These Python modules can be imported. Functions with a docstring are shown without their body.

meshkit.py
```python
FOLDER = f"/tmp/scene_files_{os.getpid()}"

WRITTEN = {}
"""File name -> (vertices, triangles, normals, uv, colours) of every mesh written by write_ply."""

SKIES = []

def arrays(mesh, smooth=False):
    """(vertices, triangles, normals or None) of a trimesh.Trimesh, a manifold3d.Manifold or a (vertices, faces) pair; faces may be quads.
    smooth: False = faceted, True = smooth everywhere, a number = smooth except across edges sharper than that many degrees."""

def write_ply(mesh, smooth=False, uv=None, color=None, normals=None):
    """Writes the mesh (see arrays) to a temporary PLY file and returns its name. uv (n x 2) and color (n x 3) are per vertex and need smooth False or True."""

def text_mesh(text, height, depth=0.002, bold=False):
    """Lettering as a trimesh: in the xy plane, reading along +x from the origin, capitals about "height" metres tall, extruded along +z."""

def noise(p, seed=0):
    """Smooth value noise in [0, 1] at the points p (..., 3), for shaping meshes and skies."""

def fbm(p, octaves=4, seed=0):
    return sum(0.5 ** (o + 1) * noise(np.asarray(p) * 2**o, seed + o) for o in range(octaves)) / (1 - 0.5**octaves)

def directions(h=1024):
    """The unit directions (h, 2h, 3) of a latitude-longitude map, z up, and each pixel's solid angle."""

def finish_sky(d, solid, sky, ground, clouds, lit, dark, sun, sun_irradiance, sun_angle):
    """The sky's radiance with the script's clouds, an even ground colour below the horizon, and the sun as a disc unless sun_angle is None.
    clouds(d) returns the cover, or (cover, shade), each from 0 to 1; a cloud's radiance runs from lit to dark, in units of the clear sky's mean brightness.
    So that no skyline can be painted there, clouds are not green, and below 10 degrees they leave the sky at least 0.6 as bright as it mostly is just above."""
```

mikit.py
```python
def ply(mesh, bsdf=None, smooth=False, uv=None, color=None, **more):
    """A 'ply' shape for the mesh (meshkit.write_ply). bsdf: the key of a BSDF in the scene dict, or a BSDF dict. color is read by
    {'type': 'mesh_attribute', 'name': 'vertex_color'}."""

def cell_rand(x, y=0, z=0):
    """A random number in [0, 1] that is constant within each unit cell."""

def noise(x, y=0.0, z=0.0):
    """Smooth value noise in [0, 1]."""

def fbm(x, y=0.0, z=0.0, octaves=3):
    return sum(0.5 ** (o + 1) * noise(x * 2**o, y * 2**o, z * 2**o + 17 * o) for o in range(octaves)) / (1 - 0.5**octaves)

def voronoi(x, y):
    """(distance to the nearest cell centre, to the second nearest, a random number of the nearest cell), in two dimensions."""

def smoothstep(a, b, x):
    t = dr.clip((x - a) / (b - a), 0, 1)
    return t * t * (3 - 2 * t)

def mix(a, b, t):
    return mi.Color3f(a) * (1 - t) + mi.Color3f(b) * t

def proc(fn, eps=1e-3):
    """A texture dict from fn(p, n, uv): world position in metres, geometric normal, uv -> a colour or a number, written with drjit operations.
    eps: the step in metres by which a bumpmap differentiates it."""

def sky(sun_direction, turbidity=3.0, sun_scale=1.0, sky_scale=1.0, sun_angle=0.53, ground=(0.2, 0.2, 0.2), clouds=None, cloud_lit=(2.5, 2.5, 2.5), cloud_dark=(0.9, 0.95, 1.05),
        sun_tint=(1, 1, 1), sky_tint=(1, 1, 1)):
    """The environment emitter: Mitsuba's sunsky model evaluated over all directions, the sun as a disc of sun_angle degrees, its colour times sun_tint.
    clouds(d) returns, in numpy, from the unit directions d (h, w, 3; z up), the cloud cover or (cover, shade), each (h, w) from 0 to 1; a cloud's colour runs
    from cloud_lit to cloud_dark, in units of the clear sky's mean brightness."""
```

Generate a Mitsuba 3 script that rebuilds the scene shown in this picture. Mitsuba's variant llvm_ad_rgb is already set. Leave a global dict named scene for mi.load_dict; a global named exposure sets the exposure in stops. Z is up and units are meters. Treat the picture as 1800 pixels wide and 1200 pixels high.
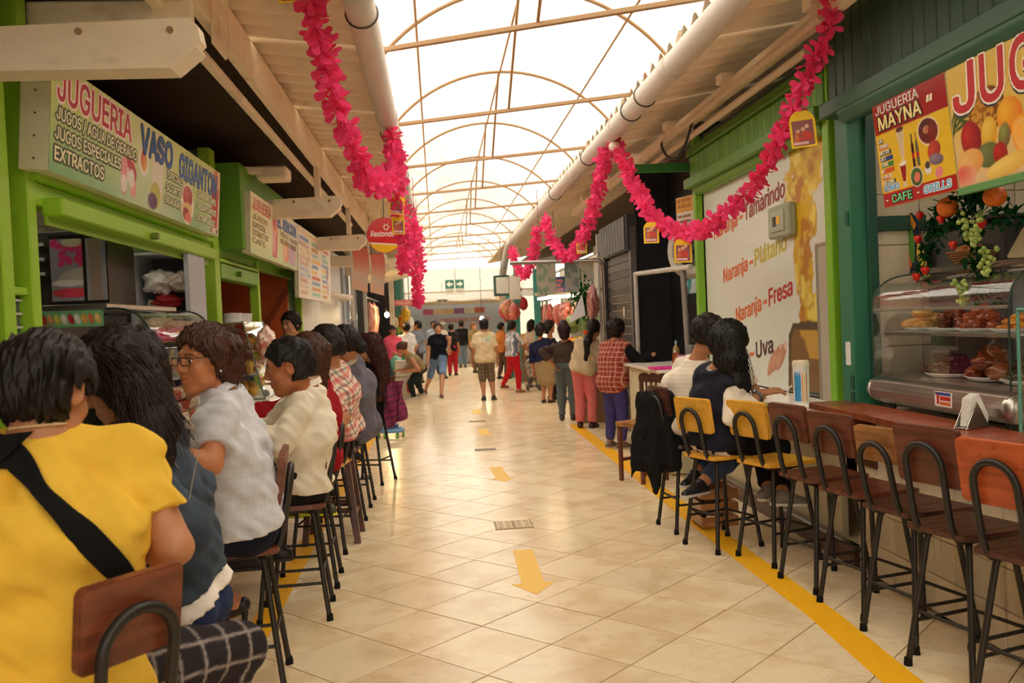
import math, random
import numpy as np, trimesh, drjit as dr, mitsuba as mi
import mikit, meshkit
from mikit import noise, fbm, smoothstep, mix, cell_rand, voronoi
from shapely.geometry import Polygon, Point, LineString, box as sbox
from shapely.ops import unary_union
import manifold3d
T = mi.ScalarTransform4f
scene, labels = {}, {}

# ---- camera, sky, exposure -------------------------------------------------
YAW, PITCH, ROLL, EYE = 0.08347, -0.02421, -0.04277, 1.58
def camera_matrix():
    cy, sy, cp, sp, cr, sr = math.cos(YAW), math.sin(YAW), math.cos(PITCH), math.sin(PITCH), math.cos(ROLL), math.sin(ROLL)
    fwd = np.array([sy * cp, cy * cp, sp])
    right0 = np.array([cy, -sy, 0.0])
    up0 = np.array([-sp * sy, -sp * cy, cp])
    right, up = cr * right0 + sr * up0, cr * up0 - sr * right0
    m = np.eye(4)
    m[:3, 0], m[:3, 1], m[:3, 2], m[:3, 3] = -right, up, fwd, [0, 0, EYE]
    return m
scene['camera'] = {'type': 'thinlens', 'fov': math.degrees(2 * math.atan(900 / 1570.0)), 'fov_axis': 'x', 'aperture_radius': 0.0035,
                   'focus_distance': 5.0, 'near_clip': 0.05, 'far_clip': 300.0, 'to_world': T(camera_matrix().tolist())}
scene['sky'] = mikit.sky((0.25, 0.1, 0.95), turbidity=4.0, sun_scale=0.0, sky_scale=1.0, ground=(0.3, 0.27, 0.22),
                         clouds=lambda d: np.ones(d.shape[:2]), cloud_lit=(1.0, 0.90, 0.74), cloud_dark=(1.0, 0.90, 0.74))
exposure = 4.5

# ---- colours and materials -------------------------------------------------
def C(r, g, b):
    c = np.array([r, g, b], float) / 255
    return np.where(c <= 0.04045, c / 12.92, ((c + 0.055) / 1.055) ** 2.4)
VC = {'type': 'mesh_attribute', 'name': 'vertex_color'}
def plain_color(p, n, uv):
    # pieces of one colour carry it in their uv: u red, v green + 2 * round(255 blue)
    k = dr.floor(uv.y * 0.5)
    return mi.Color3f(uv.x, uv.y - 2 * k, k * (1 / 255.0))
PLAIN = mikit.proc(plain_color)
PLAIN_OF = {}
def mat(name, rough, spec=0.5, color=VC, **more):
    b = {'type': 'principled', 'base_color': color, 'roughness': rough, 'specular': spec, **more}
    scene[name] = {'type': 'twosided', 'bsdf': b}
    if color is VC:
        scene[name + '_plain'] = {'type': 'twosided', 'bsdf': {**b, 'base_color': PLAIN}}; PLAIN_OF[name] = name + '_plain'
mat('matte', 0.85, 0.25)
mat('satin', 0.45, 0.5)
mat('gloss', 0.16, 0.5)
mat('lacquer', 0.28, 0.5, clearcoat=0.5, clearcoat_gloss=0.9)
mat('metal', 0.3, 0.5, metallic=1.0)
mat('skin', 0.48, 0.4)
mat('hair', 0.5, 0.3)
mat('cloth', 0.92, 0.15, sheen=0.25)
scene['glass'] = {'type': 'thindielectric', 'int_ior': 1.5}
scene['solid_glass'] = {'type': 'dielectric', 'int_ior': 1.45}
scene['leaf'] = {'type': 'principledthin', 'base_color': VC, 'roughness': 0.6, 'diff_trans': 0.6}
scene['leaf_plain'] = {**scene['leaf'], 'base_color': PLAIN}; PLAIN_OF['leaf'] = 'leaf_plain'
scene['thin_film'] = {'type': 'principledthin', 'base_color': VC, 'roughness': 0.35, 'diff_trans': 0.5}
scene['thin_film_plain'] = {**scene['thin_film'], 'base_color': PLAIN}; PLAIN_OF['thin_film'] = 'thin_film_plain'

def K(r, g, b): return tuple(float(x) for x in C(r, g, b))
def tile_color(p, n, uv):
    u, v = (p.x * 0.7157 + p.y * 0.6984), (p.x * 0.6984 - p.y * 0.7157)
    i, j = dr.floor(uv.x), dr.floor(uv.y)
    r = cell_rand(i, j, 3)
    w = fbm(p.x * 5 + r * 40, p.y * 5 + r * 17, 0, 4)
    a = mix(K(231, 211, 176), K(216, 190, 150), smoothstep(0.35, 0.75, w))
    vein = dr.abs(fbm(p.x * 3.2 + r * 91 + 2 * w, p.y * 3.2 + r * 23, 2.0, 4) - 0.5)
    a = mix(a, K(190, 160, 118), (1 - smoothstep(0.0, 0.035, vein)) * 0.2)
    return a * (0.93 + 0.1 * r)
mat('floor_tile', 0.2, 0.5, mikit.proc(tile_color))
def wood_color(p, n, uv):
    tone = dr.floor(uv.y / 10)
    v = uv.y - tone * 10
    g = fbm(uv.x * 4 + tone * 7, v * 45 + tone * 3, tone, 3)
    g2 = fbm(uv.x * 14, v * 14, tone + 5, 3)
    k = smoothstep(0.25, 0.75, 0.7 * g + 0.3 * g2)
    a = mix(K(122, 62, 38), K(92, 44, 28), k)
    a = dr.select(tone == 1, mix(K(192, 92, 46), K(166, 72, 34), k), a)
    a = dr.select(tone == 2, mix(K(226, 170, 62), K(206, 146, 40), k * 0.6), a)
    a = dr.select(tone == 3, mix(K(86, 47, 34), K(62, 34, 26), k), a)
    a = dr.select(tone == 4, mix(K(112, 58, 40), K(86, 43, 29), k), a)
    a = dr.select(tone == 5, mix(K(172, 118, 66), K(134, 86, 46), k), a)
    a = dr.select(tone == 6, mix(K(142, 66, 36), K(116, 48, 27), k), a)
    chip = smoothstep(0.72, 0.8, fbm(p.x * 60, p.y * 60, p.z * 60, 2))
    return mix(a, mi.Color3f(a) * 0.55, chip * 0.6)
mat('wood', 0.35, 0.5, mikit.proc(wood_color), clearcoat=0.3, clearcoat_gloss=0.8)
def dirty_cream(p, n, uv):
    w = fbm(p.x * 3, p.y * 3, p.z * 6, 4)
    s = smoothstep(0.58, 0.9, fbm(p.x * 7 + 3, p.y * 5, p.z * 9, 4))
    a = mix(K(242, 230, 208), K(230, 212, 184), w)
    return mix(a, K(160, 132, 100), s * 0.55)
mat('old_paint', 0.7, 0.3, mikit.proc(dirty_cream))
def steel_color(p, n, uv):
    w = fbm(p.x * 2, p.y * 2, p.z * 160, 2)
    return mix(K(196, 188, 178), K(160, 152, 144), w)
mat('steel', 0.28, 0.5, mikit.proc(steel_color), metallic=0.95)
def wall_tile_color(p, n, uv):
    w = fbm(p.x * 6, p.y * 6, p.z * 3, 3)
    a = mix(K(226, 214, 192), K(204, 188, 160), w)
    st = smoothstep(0.62, 0.8, fbm(p.y * 14, p.x * 14, p.z * 2.5, 3))
    return mix(a, K(150, 128, 98), st * 0.5)
mat('wall_tile', 0.22, 0.5, mikit.proc(wall_tile_color))

# ---- mesh builder ----------------------------------------------------------
def unit(v):
    v = np.asarray(v, float)
    return v / max(np.linalg.norm(v), 1e-12)
def rotz(a):
    c, s = math.cos(a), math.sin(a)
    return np.array([[c, -s, 0], [s, c, 0], [0, 0, 1.0]])
def frame(z, x=None):
    z = unit(z)
    if x is None:
        x = [1, 0, 0] if abs(z[0]) < 0.9 else [0, 1, 0]
    y = unit(np.cross(z, x))
    return np.stack([np.cross(y, z), y, z], 1)
WHITE = np.ones(3)
class MB:
    def __init__(s, R=None, o=(0, 0, 0)):
        s.V, s.F, s.K, s.U, s.n = [], [], [], [], 0
        s.R, s.o = (np.eye(3) if R is None else np.asarray(R, float)), np.asarray(o, float)
    def raw(s, v, f, col=WHITE, uv=None):
        v, f = np.asarray(v, float), np.asarray(f, int)
        if len(f) == 0: return s
        if f.shape[1] == 4: f = np.vstack([f[:, [0, 1, 2]], f[:, [0, 2, 3]]])
        s.V.append(v @ s.R.T + s.o); s.F.append(f + s.n)
        s.K.append(np.broadcast_to(np.asarray(col, float), (len(v), 3)))
        s.U.append(np.zeros((len(v), 2)) if uv is None else np.asarray(uv, float))
        s.n += len(v)
        return s
    def box(s, c, size, col=WHITE, bev=0.003, R=None, tone=0, grain=0):
        c, h = np.asarray(c, float), np.asarray(size, float) / 2
        b = min(bev, 0.45 * h.min() * 2 * 0.5)
        fs = []
        for a in range(3):
            o = [(a + 1) % 3, (a + 2) % 3]
            for sg in (-1, 1):
                q = []
                for (p1, p2) in ((-1, -1), (1, -1), (1, 1), (-1, 1)):
                    v = np.zeros(3); v[a] = sg * h[a]; v[o[0]] = p1 * (h[o[0]] - b); v[o[1]] = p2 * (h[o[1]] - b); q.append(v)
                fs.append(q if sg > 0 else q[::-1])
        if b > 1e-6:
            for a in range(3):
                o = [(a + 1) % 3, (a + 2) % 3]
                for s1 in (-1, 1):
                    for s2 in (-1, 1):
                        q = []
                        for (end, wh) in ((-1, 0), (1, 0), (1, 1), (-1, 1)):
                            v = np.zeros(3); v[a] = end * (h[a] - b)
                            v[o[0]] = s1 * (h[o[0]] - (b if wh else 0)); v[o[1]] = s2 * (h[o[1]] - (0 if wh else b)); q.append(v)
                        nrm = np.cross(q[1] - q[0], q[2] - q[0]); m = np.zeros(3); m[o[0]] = s1; m[o[1]] = s2
                        fs.append(q if nrm @ m > 0 else q[::-1])
            for sx in (-1, 1):
                for sy in (-1, 1):
                    for sz in (-1, 1):
                        sg = np.array([sx, sy, sz]); q = []
                        for a in range(3):
                            v = sg * (h - b); v[a] = sg[a] * h[a]; q.append(v)
                        nrm = np.cross(q[1] - q[0], q[2] - q[0])
                        q = q if nrm @ sg > 0 else [q[0], q[2], q[1]]
                        fs.append(q + [q[2]])
        v = np.array(fs).reshape(-1, 3)
        gi = [grain, (grain + 1) % 3, (grain + 2) % 3]
        uv = np.stack([v[:, gi[0]] + c.sum() * 1.7, 5 + v[:, gi[1]] + 0.5 * v[:, gi[2]] + 10 * tone + 0.13 * c[1]], 1)
        if R is not None: v = v @ np.asarray(R).T
        return s.raw(v + c, np.arange(len(v)).reshape(-1, 4), col, uv)
    def tube(s, pts, r, col=WHITE, n=8, caps=True, closed=False):
        p = np.asarray(pts, float); r = np.broadcast_to(np.asarray(r, float), (len(p),))
        t = np.gradient(p, axis=0) if not closed else np.roll(p, -1, 0) - np.roll(p, 1, 0)
        t = t / (np.linalg.norm(t, axis=1, keepdims=True) + 1e-12)
        a = np.zeros_like(p)
        x = np.cross(t[0], [0, 0, 1.0]); x = x if np.linalg.norm(x) > 0.1 else np.array([1.0, 0, 0])
        for i in range(len(p)):
            x = x - t[i] * (x @ t[i]); x = unit(x); a[i] = x
        b = np.cross(t, a); an = np.arange(n) * 2 * np.pi / n
        v = (p[:, None] + r[:, None, None] * (np.cos(an)[None, :, None] * a[:, None] + np.sin(an)[None, :, None] * b[:, None])).reshape(-1, 3)
        m = len(p) if closed else len(p) - 1
        i, j = np.meshgrid(np.arange(m), np.arange(n), indexing='ij'); i2 = (i + 1) % len(p)
        f = np.stack([i * n + j, i * n + (j + 1) % n, i2 * n + (j + 1) % n, i2 * n + j], -1).reshape(-1, 4)
        s.raw(v, f, col)
        if caps and not closed:
            for e, flip in ((0, 1), (len(p) - 1, 0)):
                ring = v[e * n:(e + 1) * n]
                k = np.arange(1, n - 1); ff = np.stack([k * 0, k, k + 1], 1)
                s.raw(ring, ff[:, ::-1] if flip else ff, col)
        return s
    def cyl(s, p0, p1, r, r1=None, col=WHITE, n=14, caps=True):
        return s.tube([p0, p1], [r, r if r1 is None else r1], col, n, caps)
    def lathe(s, prof, c=(0, 0, 0), col=WHITE, n=20, R=None, split=35, sx=1, sy=1):
        prof = np.asarray(prof, float); cols = np.asarray(col, float)
        segs, cur = [], [0]
        for i in range(1, len(prof)):
            cur.append(i)
            if i < len(prof) - 1:
                a, b = unit(prof[i] - prof[i - 1]), unit(prof[i + 1] - prof[i])
                if a @ b < math.cos(math.radians(split)): segs.append(cur); cur = [i]
        segs.append(cur); an = np.arange(n) * 2 * np.pi / n
        for g in segs:
            q = prof[g]
            v = np.stack([q[:, :1] * np.cos(an) * sx, q[:, :1] * np.sin(an) * sy, np.repeat(q[:, 1:2], n, 1)], -1).reshape(-1, 3)
            if R is not None: v = v @ np.asarray(R).T
            i, j = np.meshgrid(np.arange(len(q) - 1), np.arange(n), indexing='ij')
            f = np.stack([i * n + j, i * n + (j + 1) % n, (i + 1) * n + (j + 1) % n, (i + 1) * n + j], -1).reshape(-1, 4)
            s.raw(v + np.asarray(c), f, cols if cols.ndim == 1 else np.repeat(cols[g], n, 0))
        return s
    def ball(s, c, r, col=WHITE, n=12, R=None):
        r = np.broadcast_to(np.asarray(r, float), (3,))
        th = np.linspace(0, np.pi, n // 2 + 1); ph = np.arange(n) * 2 * np.pi / n
        v = np.stack([np.outer(np.sin(th), np.cos(ph)), np.outer(np.sin(th), np.sin(ph)), np.repeat(np.cos(th)[:, None], n, 1)], -1).reshape(-1, 3) * r
        if R is not None: v = v @ np.asarray(R).T
        i, j = np.meshgrid(np.arange(len(th) - 1), np.arange(n), indexing='ij')
        f = np.stack([i * n + j, (i + 1) * n + j, (i + 1) * n + (j + 1) % n, i * n + (j + 1) % n], -1).reshape(-1, 4)
        return s.raw(v + np.asarray(c), f, col)
    def prism(s, poly, z0, z1, M=None, o=(0, 0, 0), col=WHITE, tone=None, split=30):
        """poly: shapely polygon or points in the plane; extruded z0..z1 in the frame M (columns) at o."""
        poly = poly if hasattr(poly, 'geom_type') else Polygon(poly)
        M = np.eye(3) if M is None else np.asarray(M, float)
        for g in getattr(poly, 'geoms', [poly]):
            if g.is_empty or g.geom_type != 'Polygon': continue
            g = g if g.exterior.is_ccw else Polygon(list(g.exterior.coords)[::-1], [list(h.coords) for h in g.interiors])
            vs, fs = trimesh.creation.triangulate_polygon(g, engine='earcut')
            vs = np.asarray(vs); fs = np.asarray(fs)
            ar = np.cross(vs[fs[:, 1]] - vs[fs[:, 0]], vs[fs[:, 2]] - vs[fs[:, 0]]); fs[ar < 0] = fs[ar < 0][:, ::-1]
            for z, fl in ((z0, True), (z1, False)):
                v = np.c_[vs, np.full(len(vs), z)]
                uv = None if tone is None else np.c_[vs[:, 0], 5 + vs[:, 1] + 10 * tone]
                s.raw(v @ M.T + o, fs[:, ::-1] if fl else fs, col, uv)
            for ring in [g.exterior, *g.interiors]:
                p = np.asarray(ring.coords)[:-1]
                if ring is not g.exterior and ring.is_ccw: p = p[::-1]
                n = len(p); d = np.roll(p, -1, 0) - p; d /= np.linalg.norm(d, axis=1, keepdims=True) + 1e-12
                for i in range(n):
                    q = np.array([[*p[i], z0], [*p[(i + 1) % n], z0], [*p[(i + 1) % n], z1], [*p[i], z1]])
                    uv = None if tone is None else np.c_[q[:, 0] + q[:, 2], 5 + q[:, 1] + 10 * tone]
                    s.raw(q @ M.T + o, [[0, 1, 2, 3]], col, uv)
        return s
    def sheet(s, P, col=WHITE, uv=None):
        """P: (a, b, 3) grid of points; col may be (a, b, 3)."""
        P = np.asarray(P, float); a, b = P.shape[:2]
        i, j = np.meshgrid(np.arange(a - 1), np.arange(b - 1), indexing='ij')
        f = np.stack([i * b + j, i * b + j + 1, (i + 1) * b + j + 1, (i + 1) * b + j], -1).reshape(-1, 4)
        col = np.asarray(col, float)
        return s.raw(P.reshape(-1, 3), f, col.reshape(-1, 3) if col.ndim == 3 else col, uv)
    def text(s, txt, h, o, M, col=WHITE, depth=0.0015, bold=True, shear=0.0, w=None, edge=None, ew=0.12):
        """Lettering whose baseline starts at o, along M[:,0], up M[:,1], proud along M[:,2]; w fits its width; edge: an outline colour."""
        key = (txt, bold)
        if key not in _TXT: _TXT[key] = meshkit.text_mesh(txt, 1.0, 1.0, bold)
        m = _TXT[key]; v = np.array(m.vertices)
        x0, x1 = v[:, 0].min(), v[:, 0].max()
        sc = h if w is None else w / (x1 - x0)
        def put(z0, z1, c, grow=0):
            q = np.stack([(v[:, 0] - x0) * sc + v[:, 1] * h * shear, v[:, 1] * h, z0 + (z1 - z0) * v[:, 2]], 1)
            f = np.array(m.faces)
            s.raw(q[f].reshape(-1, 3) @ np.asarray(M).T + o, np.arange(len(f) * 3).reshape(-1, 3), c)
        if edge is not None:
            if ('e',) + key not in _TXT:
                _TXT[('e',) + key] = unary_union([Polygon(np.array(m.vertices)[t][:, :2]).buffer(0.002) for t in m.faces[np.abs(m.face_normals[:, 2] - 1) < 0.01]]).simplify(0.01)
            g = _TXT[('e',) + key].buffer(ew, quad_segs=2).simplify(0.02)
            for gg in getattr(g, 'geoms', [g]):
                t = [np.asarray(gg.exterior.coords)] + [np.asarray(r.coords) for r in gg.interiors]
                t = [np.stack([(q[:, 0] - x0) * sc + q[:, 1] * h * shear, q[:, 1] * h], 1) for q in t]
                gp = Polygon(t[0], t[1:]).buffer(0)
                s.prism(gp, 0, depth * 0.6, M, o, edge)
            put(0, depth, col)
        else:
            put(0, depth, col)
        return s
    def arrays(s):
        return np.vstack(s.V), np.vstack(s.F), np.vstack(s.K), np.vstack(s.U)
_TXT = {}

def numbered(key):
    if key not in scene and key not in labels and not any(k.startswith(key + '__') for k in scene): return key
    i = 1
    while f'{key}_{i:03d}' in scene or f'{key}_{i:03d}' in labels: i += 1
    return f'{key}_{i:03d}'
_count = {}
def fresh(key):
    n = _count.get(key, 0); _count[key] = n + 1
    return key if n == 0 else f'{key}_{n:03d}'
def lab(key, label=None, cat=None, group=None, kind=None):
    d = {k: v for k, v in (('label', label), ('category', cat), ('group', group), ('kind', kind)) if v}
    if d: labels[key] = d
    return key
def thing(name, label, cat, group=None, kind=None):
    return lab(fresh(name), label, cat, group, kind)
def put(name, mb, bsdf='satin', parent=None, label=None, cat=None, group=None, kind=None, smooth=True):
    key = fresh(name if parent is None else parent + '__' + name)
    if isinstance(mb, MB):
        v, f, k, u = mb.arrays()
    else:
        v, f, k = mb[:3]; u = None
    kw = {}
    if bsdf in ('wood', 'floor_tile') and u is not None: kw['uv'] = u
    if bsdf not in ('glass', 'solid_glass', 'floor_tile', 'wood', 'old_paint', 'steel', 'wall_tile') and not bsdf.startswith('proc_'): kw['color'] = k
    if 'color' in kw and bsdf in PLAIN_OF and (k[f] == k[f[:, :1]]).all():
        kk = np.clip(k, 0, 0.9999); kw = {'uv': np.stack([kk[:, 0], kk[:, 1] + 2 * np.round(kk[:, 2] * 255)], 1)}; bsdf = PLAIN_OF[bsdf]
    scene[key] = mikit.ply((v, f), bsdf, smooth=smooth, **kw)
    lab(key, label, cat, group, kind)
    return key
def arc(c, r, a0, a1, n, u, v):
    a = np.linspace(a0, a1, n)
    return np.asarray(c) + r * (np.cos(a)[:, None] * np.asarray(u, float) + np.sin(a)[:, None] * np.asarray(v, float))
def fillet(pts, r, n=5):
    """A polyline with its corners rounded."""
    p = [np.asarray(q, float) for q in pts]; out = [p[0]]
    for i in range(1, len(p) - 1):
        a, b = unit(p[i - 1] - p[i]), unit(p[i + 1] - p[i])
        rr = min(r, 0.49 * np.linalg.norm(p[i - 1] - p[i]), 0.49 * np.linalg.norm(p[i + 1] - p[i]))
        q0, q1 = p[i] + a * rr, p[i] + b * rr
        for t in np.linspace(0, 1, n): out.append((1 - t) ** 2 * q0 + 2 * t * (1 - t) * p[i] + t * t * q1)
    out.append(p[-1])
    return np.array(out)
def bez(p, n=20):
    p = [np.asarray(q, float) for q in p]; t = np.linspace(0, 1, n)[:, None]
    while len(p) > 1: p = [a * (1 - t) + b * t for a, b in zip(p[:-1], p[1:])]
    return p[0]
def spline(pts, n=40):
    from scipy.interpolate import CubicSpline
    p = np.asarray(pts, float); d = np.r_[0, np.cumsum(np.linalg.norm(np.diff(p, axis=0), axis=1))]
    return CubicSpline(d, p)(np.linspace(0, d[-1], n))

# ---- floor: slab, diagonal tiles, painted marks ----------------------------
S = 0.4579
E1, E2 = np.array([math.cos(-2.36847), math.sin(-2.36847)]), np.array([math.sin(2.36847), math.cos(2.36847)])
ORG = np.array([0.49283, 4.92061])
XL, XR, YN, YF = -4.6, 5.2, -5.0, 40.0
put('floor', MB().box((0.3, 17.5, -0.06), (9.8, 45.0, 0.1), C(92, 64, 40), 0), 'matte', kind='structure')
rnd = random.Random(5)
far = MB()
def tile_mesh(mb, i, j, dz):
    g, t = 0.0028, 0.0016
    a = ORG + S * (i * E1 + j * E2)
    P = [a + S * (u * E1 + v * E2) for u, v in ((0, 0), (1, 0), (1, 1), (0, 1))]
    cen = sum(P) / 4
    def ring(off, z): return [np.r_[q + unit(q - cen) * -off * 1.414, z] for q in P]
    b, m, tp = ring(g, -0.012), ring(g, -0.0015 + dz), ring(g + t, dz)
    uv = np.tile([i + 0.5, j + 0.5], (4, 1))
    if np.cross(P[1] - P[0], P[2] - P[0]) < 0: b, m, tp = b[::-1], m[::-1], tp[::-1]
    mb.raw(tp, [[0, 1, 2, 3]], uv=uv)
    for k in range(4):
        l = (k + 1) % 4
        mb.raw([m[k], m[l], tp[l], tp[k]], [[0, 1, 2, 3]], uv=uv)
        mb.raw([b[k], b[l], m[l], m[k]], [[0, 1, 2, 3]], uv=uv)
for i in range(-75, 30):
    for j in range(-75, 60):
        c = ORG + S * ((i + 0.5) * E1 + (j + 0.5) * E2)
        if not (-1.75 < c[0] < 2.75 and -2 < c[1] < 34): continue
        dz = rnd.uniform(-0.0004, 0.0004)
        if 3.1 < c[1] < 10.6 and -1.5 < c[0] < 2.6:
            m = MB(); tile_mesh(m, i, j, dz); put('tile', m, 'floor_tile', 'floor')
        else:
            tile_mesh(far, i, j, dz)
put('distant_tiles', far, 'floor_tile', 'floor', label='pale marbled floor tiles further down the hall', kind='stuff')
YEL = C(240, 178, 24)
def strip(pts, w, z=0.0016):
    m = MB(); p = np.asarray(pts, float)
    t = np.gradient(p, axis=0); t /= np.linalg.norm(t, axis=1, keepdims=True)
    nn = np.stack([t[:, 1], -t[:, 0]], 1) * w / 2
    m.prism(Polygon(np.vstack([p + nn, (p - nn)[::-1]])), 0.0008, z, col=YEL)
    return m
put('floor_line', strip([(1.872, -2), (1.872, 3.6), (1.91, 4.4), (1.905, 5.3), (1.90, 6.5), (1.93, 9), (1.95, 13)], 0.165), 'satin', label='yellow line painted along the floor under the right-hand bar stools', cat='floor line')
put('floor_line', strip([(-1.0, -2), (-1.0, 4.2), (-1.02, 6.7), (-1.0, 10), (-0.98, 14)], 0.135), 'satin', label='yellow line painted along the floor under the left-hand stools', cat='floor line')
def arrow(y0, y1, x0, x1, label):
    d = unit(np.array([x1 - x0, y1 - y0])); n = np.array([-d[1], d[0]]); L = math.hypot(x1 - x0, y1 - y0)
    q = lambda a, b: np.array([x0, y0]) + d * a * L + n * b
    m = MB().prism(Polygon([q(0, -.068), q(.77, -.068), q(.77, -.13), q(1, 0), q(.77, .13), q(.77, .068), q(0, .068)]), 0.0008, 0.0018, col=C(236, 186, 52))
    put('floor_arrow', m, 'satin', label=label, cat='floor arrow')
arrow(6.07, 5.06, 0.52, 0.503, 'large yellow arrow painted on the tiles nearest the camera')
arrow(9.60, 8.68, 0.566, 0.60, 'second yellow floor arrow, beyond the small tiled drain square')
arrow(13.1, 12.25, 0.59, 0.61, 'third yellow floor arrow, small, further down the hall')
arrow(16.0, 15.2, 0.63, 0.64, 'farthest and smallest yellow floor arrow in the middle of the hall')
g = thing('floor_drain', 'small square drain cover with two patterned panels set into the floor', 'drain cover')
o = np.array([0.523, 6.835])
put('frame', MB().box((o[0], o[1], 0.002), (0.292, 0.275, 0.004), C(150, 118, 84), 0.001), 'satin', g)
for sx in (-1, 1):
    m = MB().box((o[0] + sx * .072, o[1], 0.0052), (0.118, 0.24, 0.003), C(214, 190, 152), 0.001)
    for k in range(4):
        for l in (-1, 1):
            m.box((o[0] + sx * .072 + l * .028, o[1] - .09 + k * .06, 0.0070), (0.038, 0.03, 0.0016), C(166, 134, 98), 0.0005)
    put('panel', m, 'satin', g)
for (x, y, w, s) in ((0.53, 10.95, .26, 'nearer'), (0.57, 14.1, .26, 'farther')):
    m = MB()
    m.box((x, y, 0.0025), (w, .17, .003), C(96, 74, 54), 0.001)
    for k in range(8): m.box((x - w / 2 + .02 + k * (w - .04) / 7, y, 0.0048), (0.014, .14, .002), C(150, 124, 92), 0.0005)
    put('floor_drain', m, 'satin', label=f'{s} of the two dark slotted drain grates in the middle of the hall', cat='drain cover', )
# ---- outer walls that close the hall ---------------------------------------
put('wall_left', MB().box((-4.65, 14, 1.75), (0.1, 46, 3.7), C(150, 142, 126), 0), 'matte', kind='structure')
put('wall_right', MB().box((5.25, 14, 1.75), (0.1, 46, 3.7), C(150, 142, 126), 0), 'matte', kind='structure')
put('wall_front', MB().box((0.3, 42.0, 2.0), (9.9, 0.1, 4.2), C(226, 220, 206), 0), 'matte', kind='structure')
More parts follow.
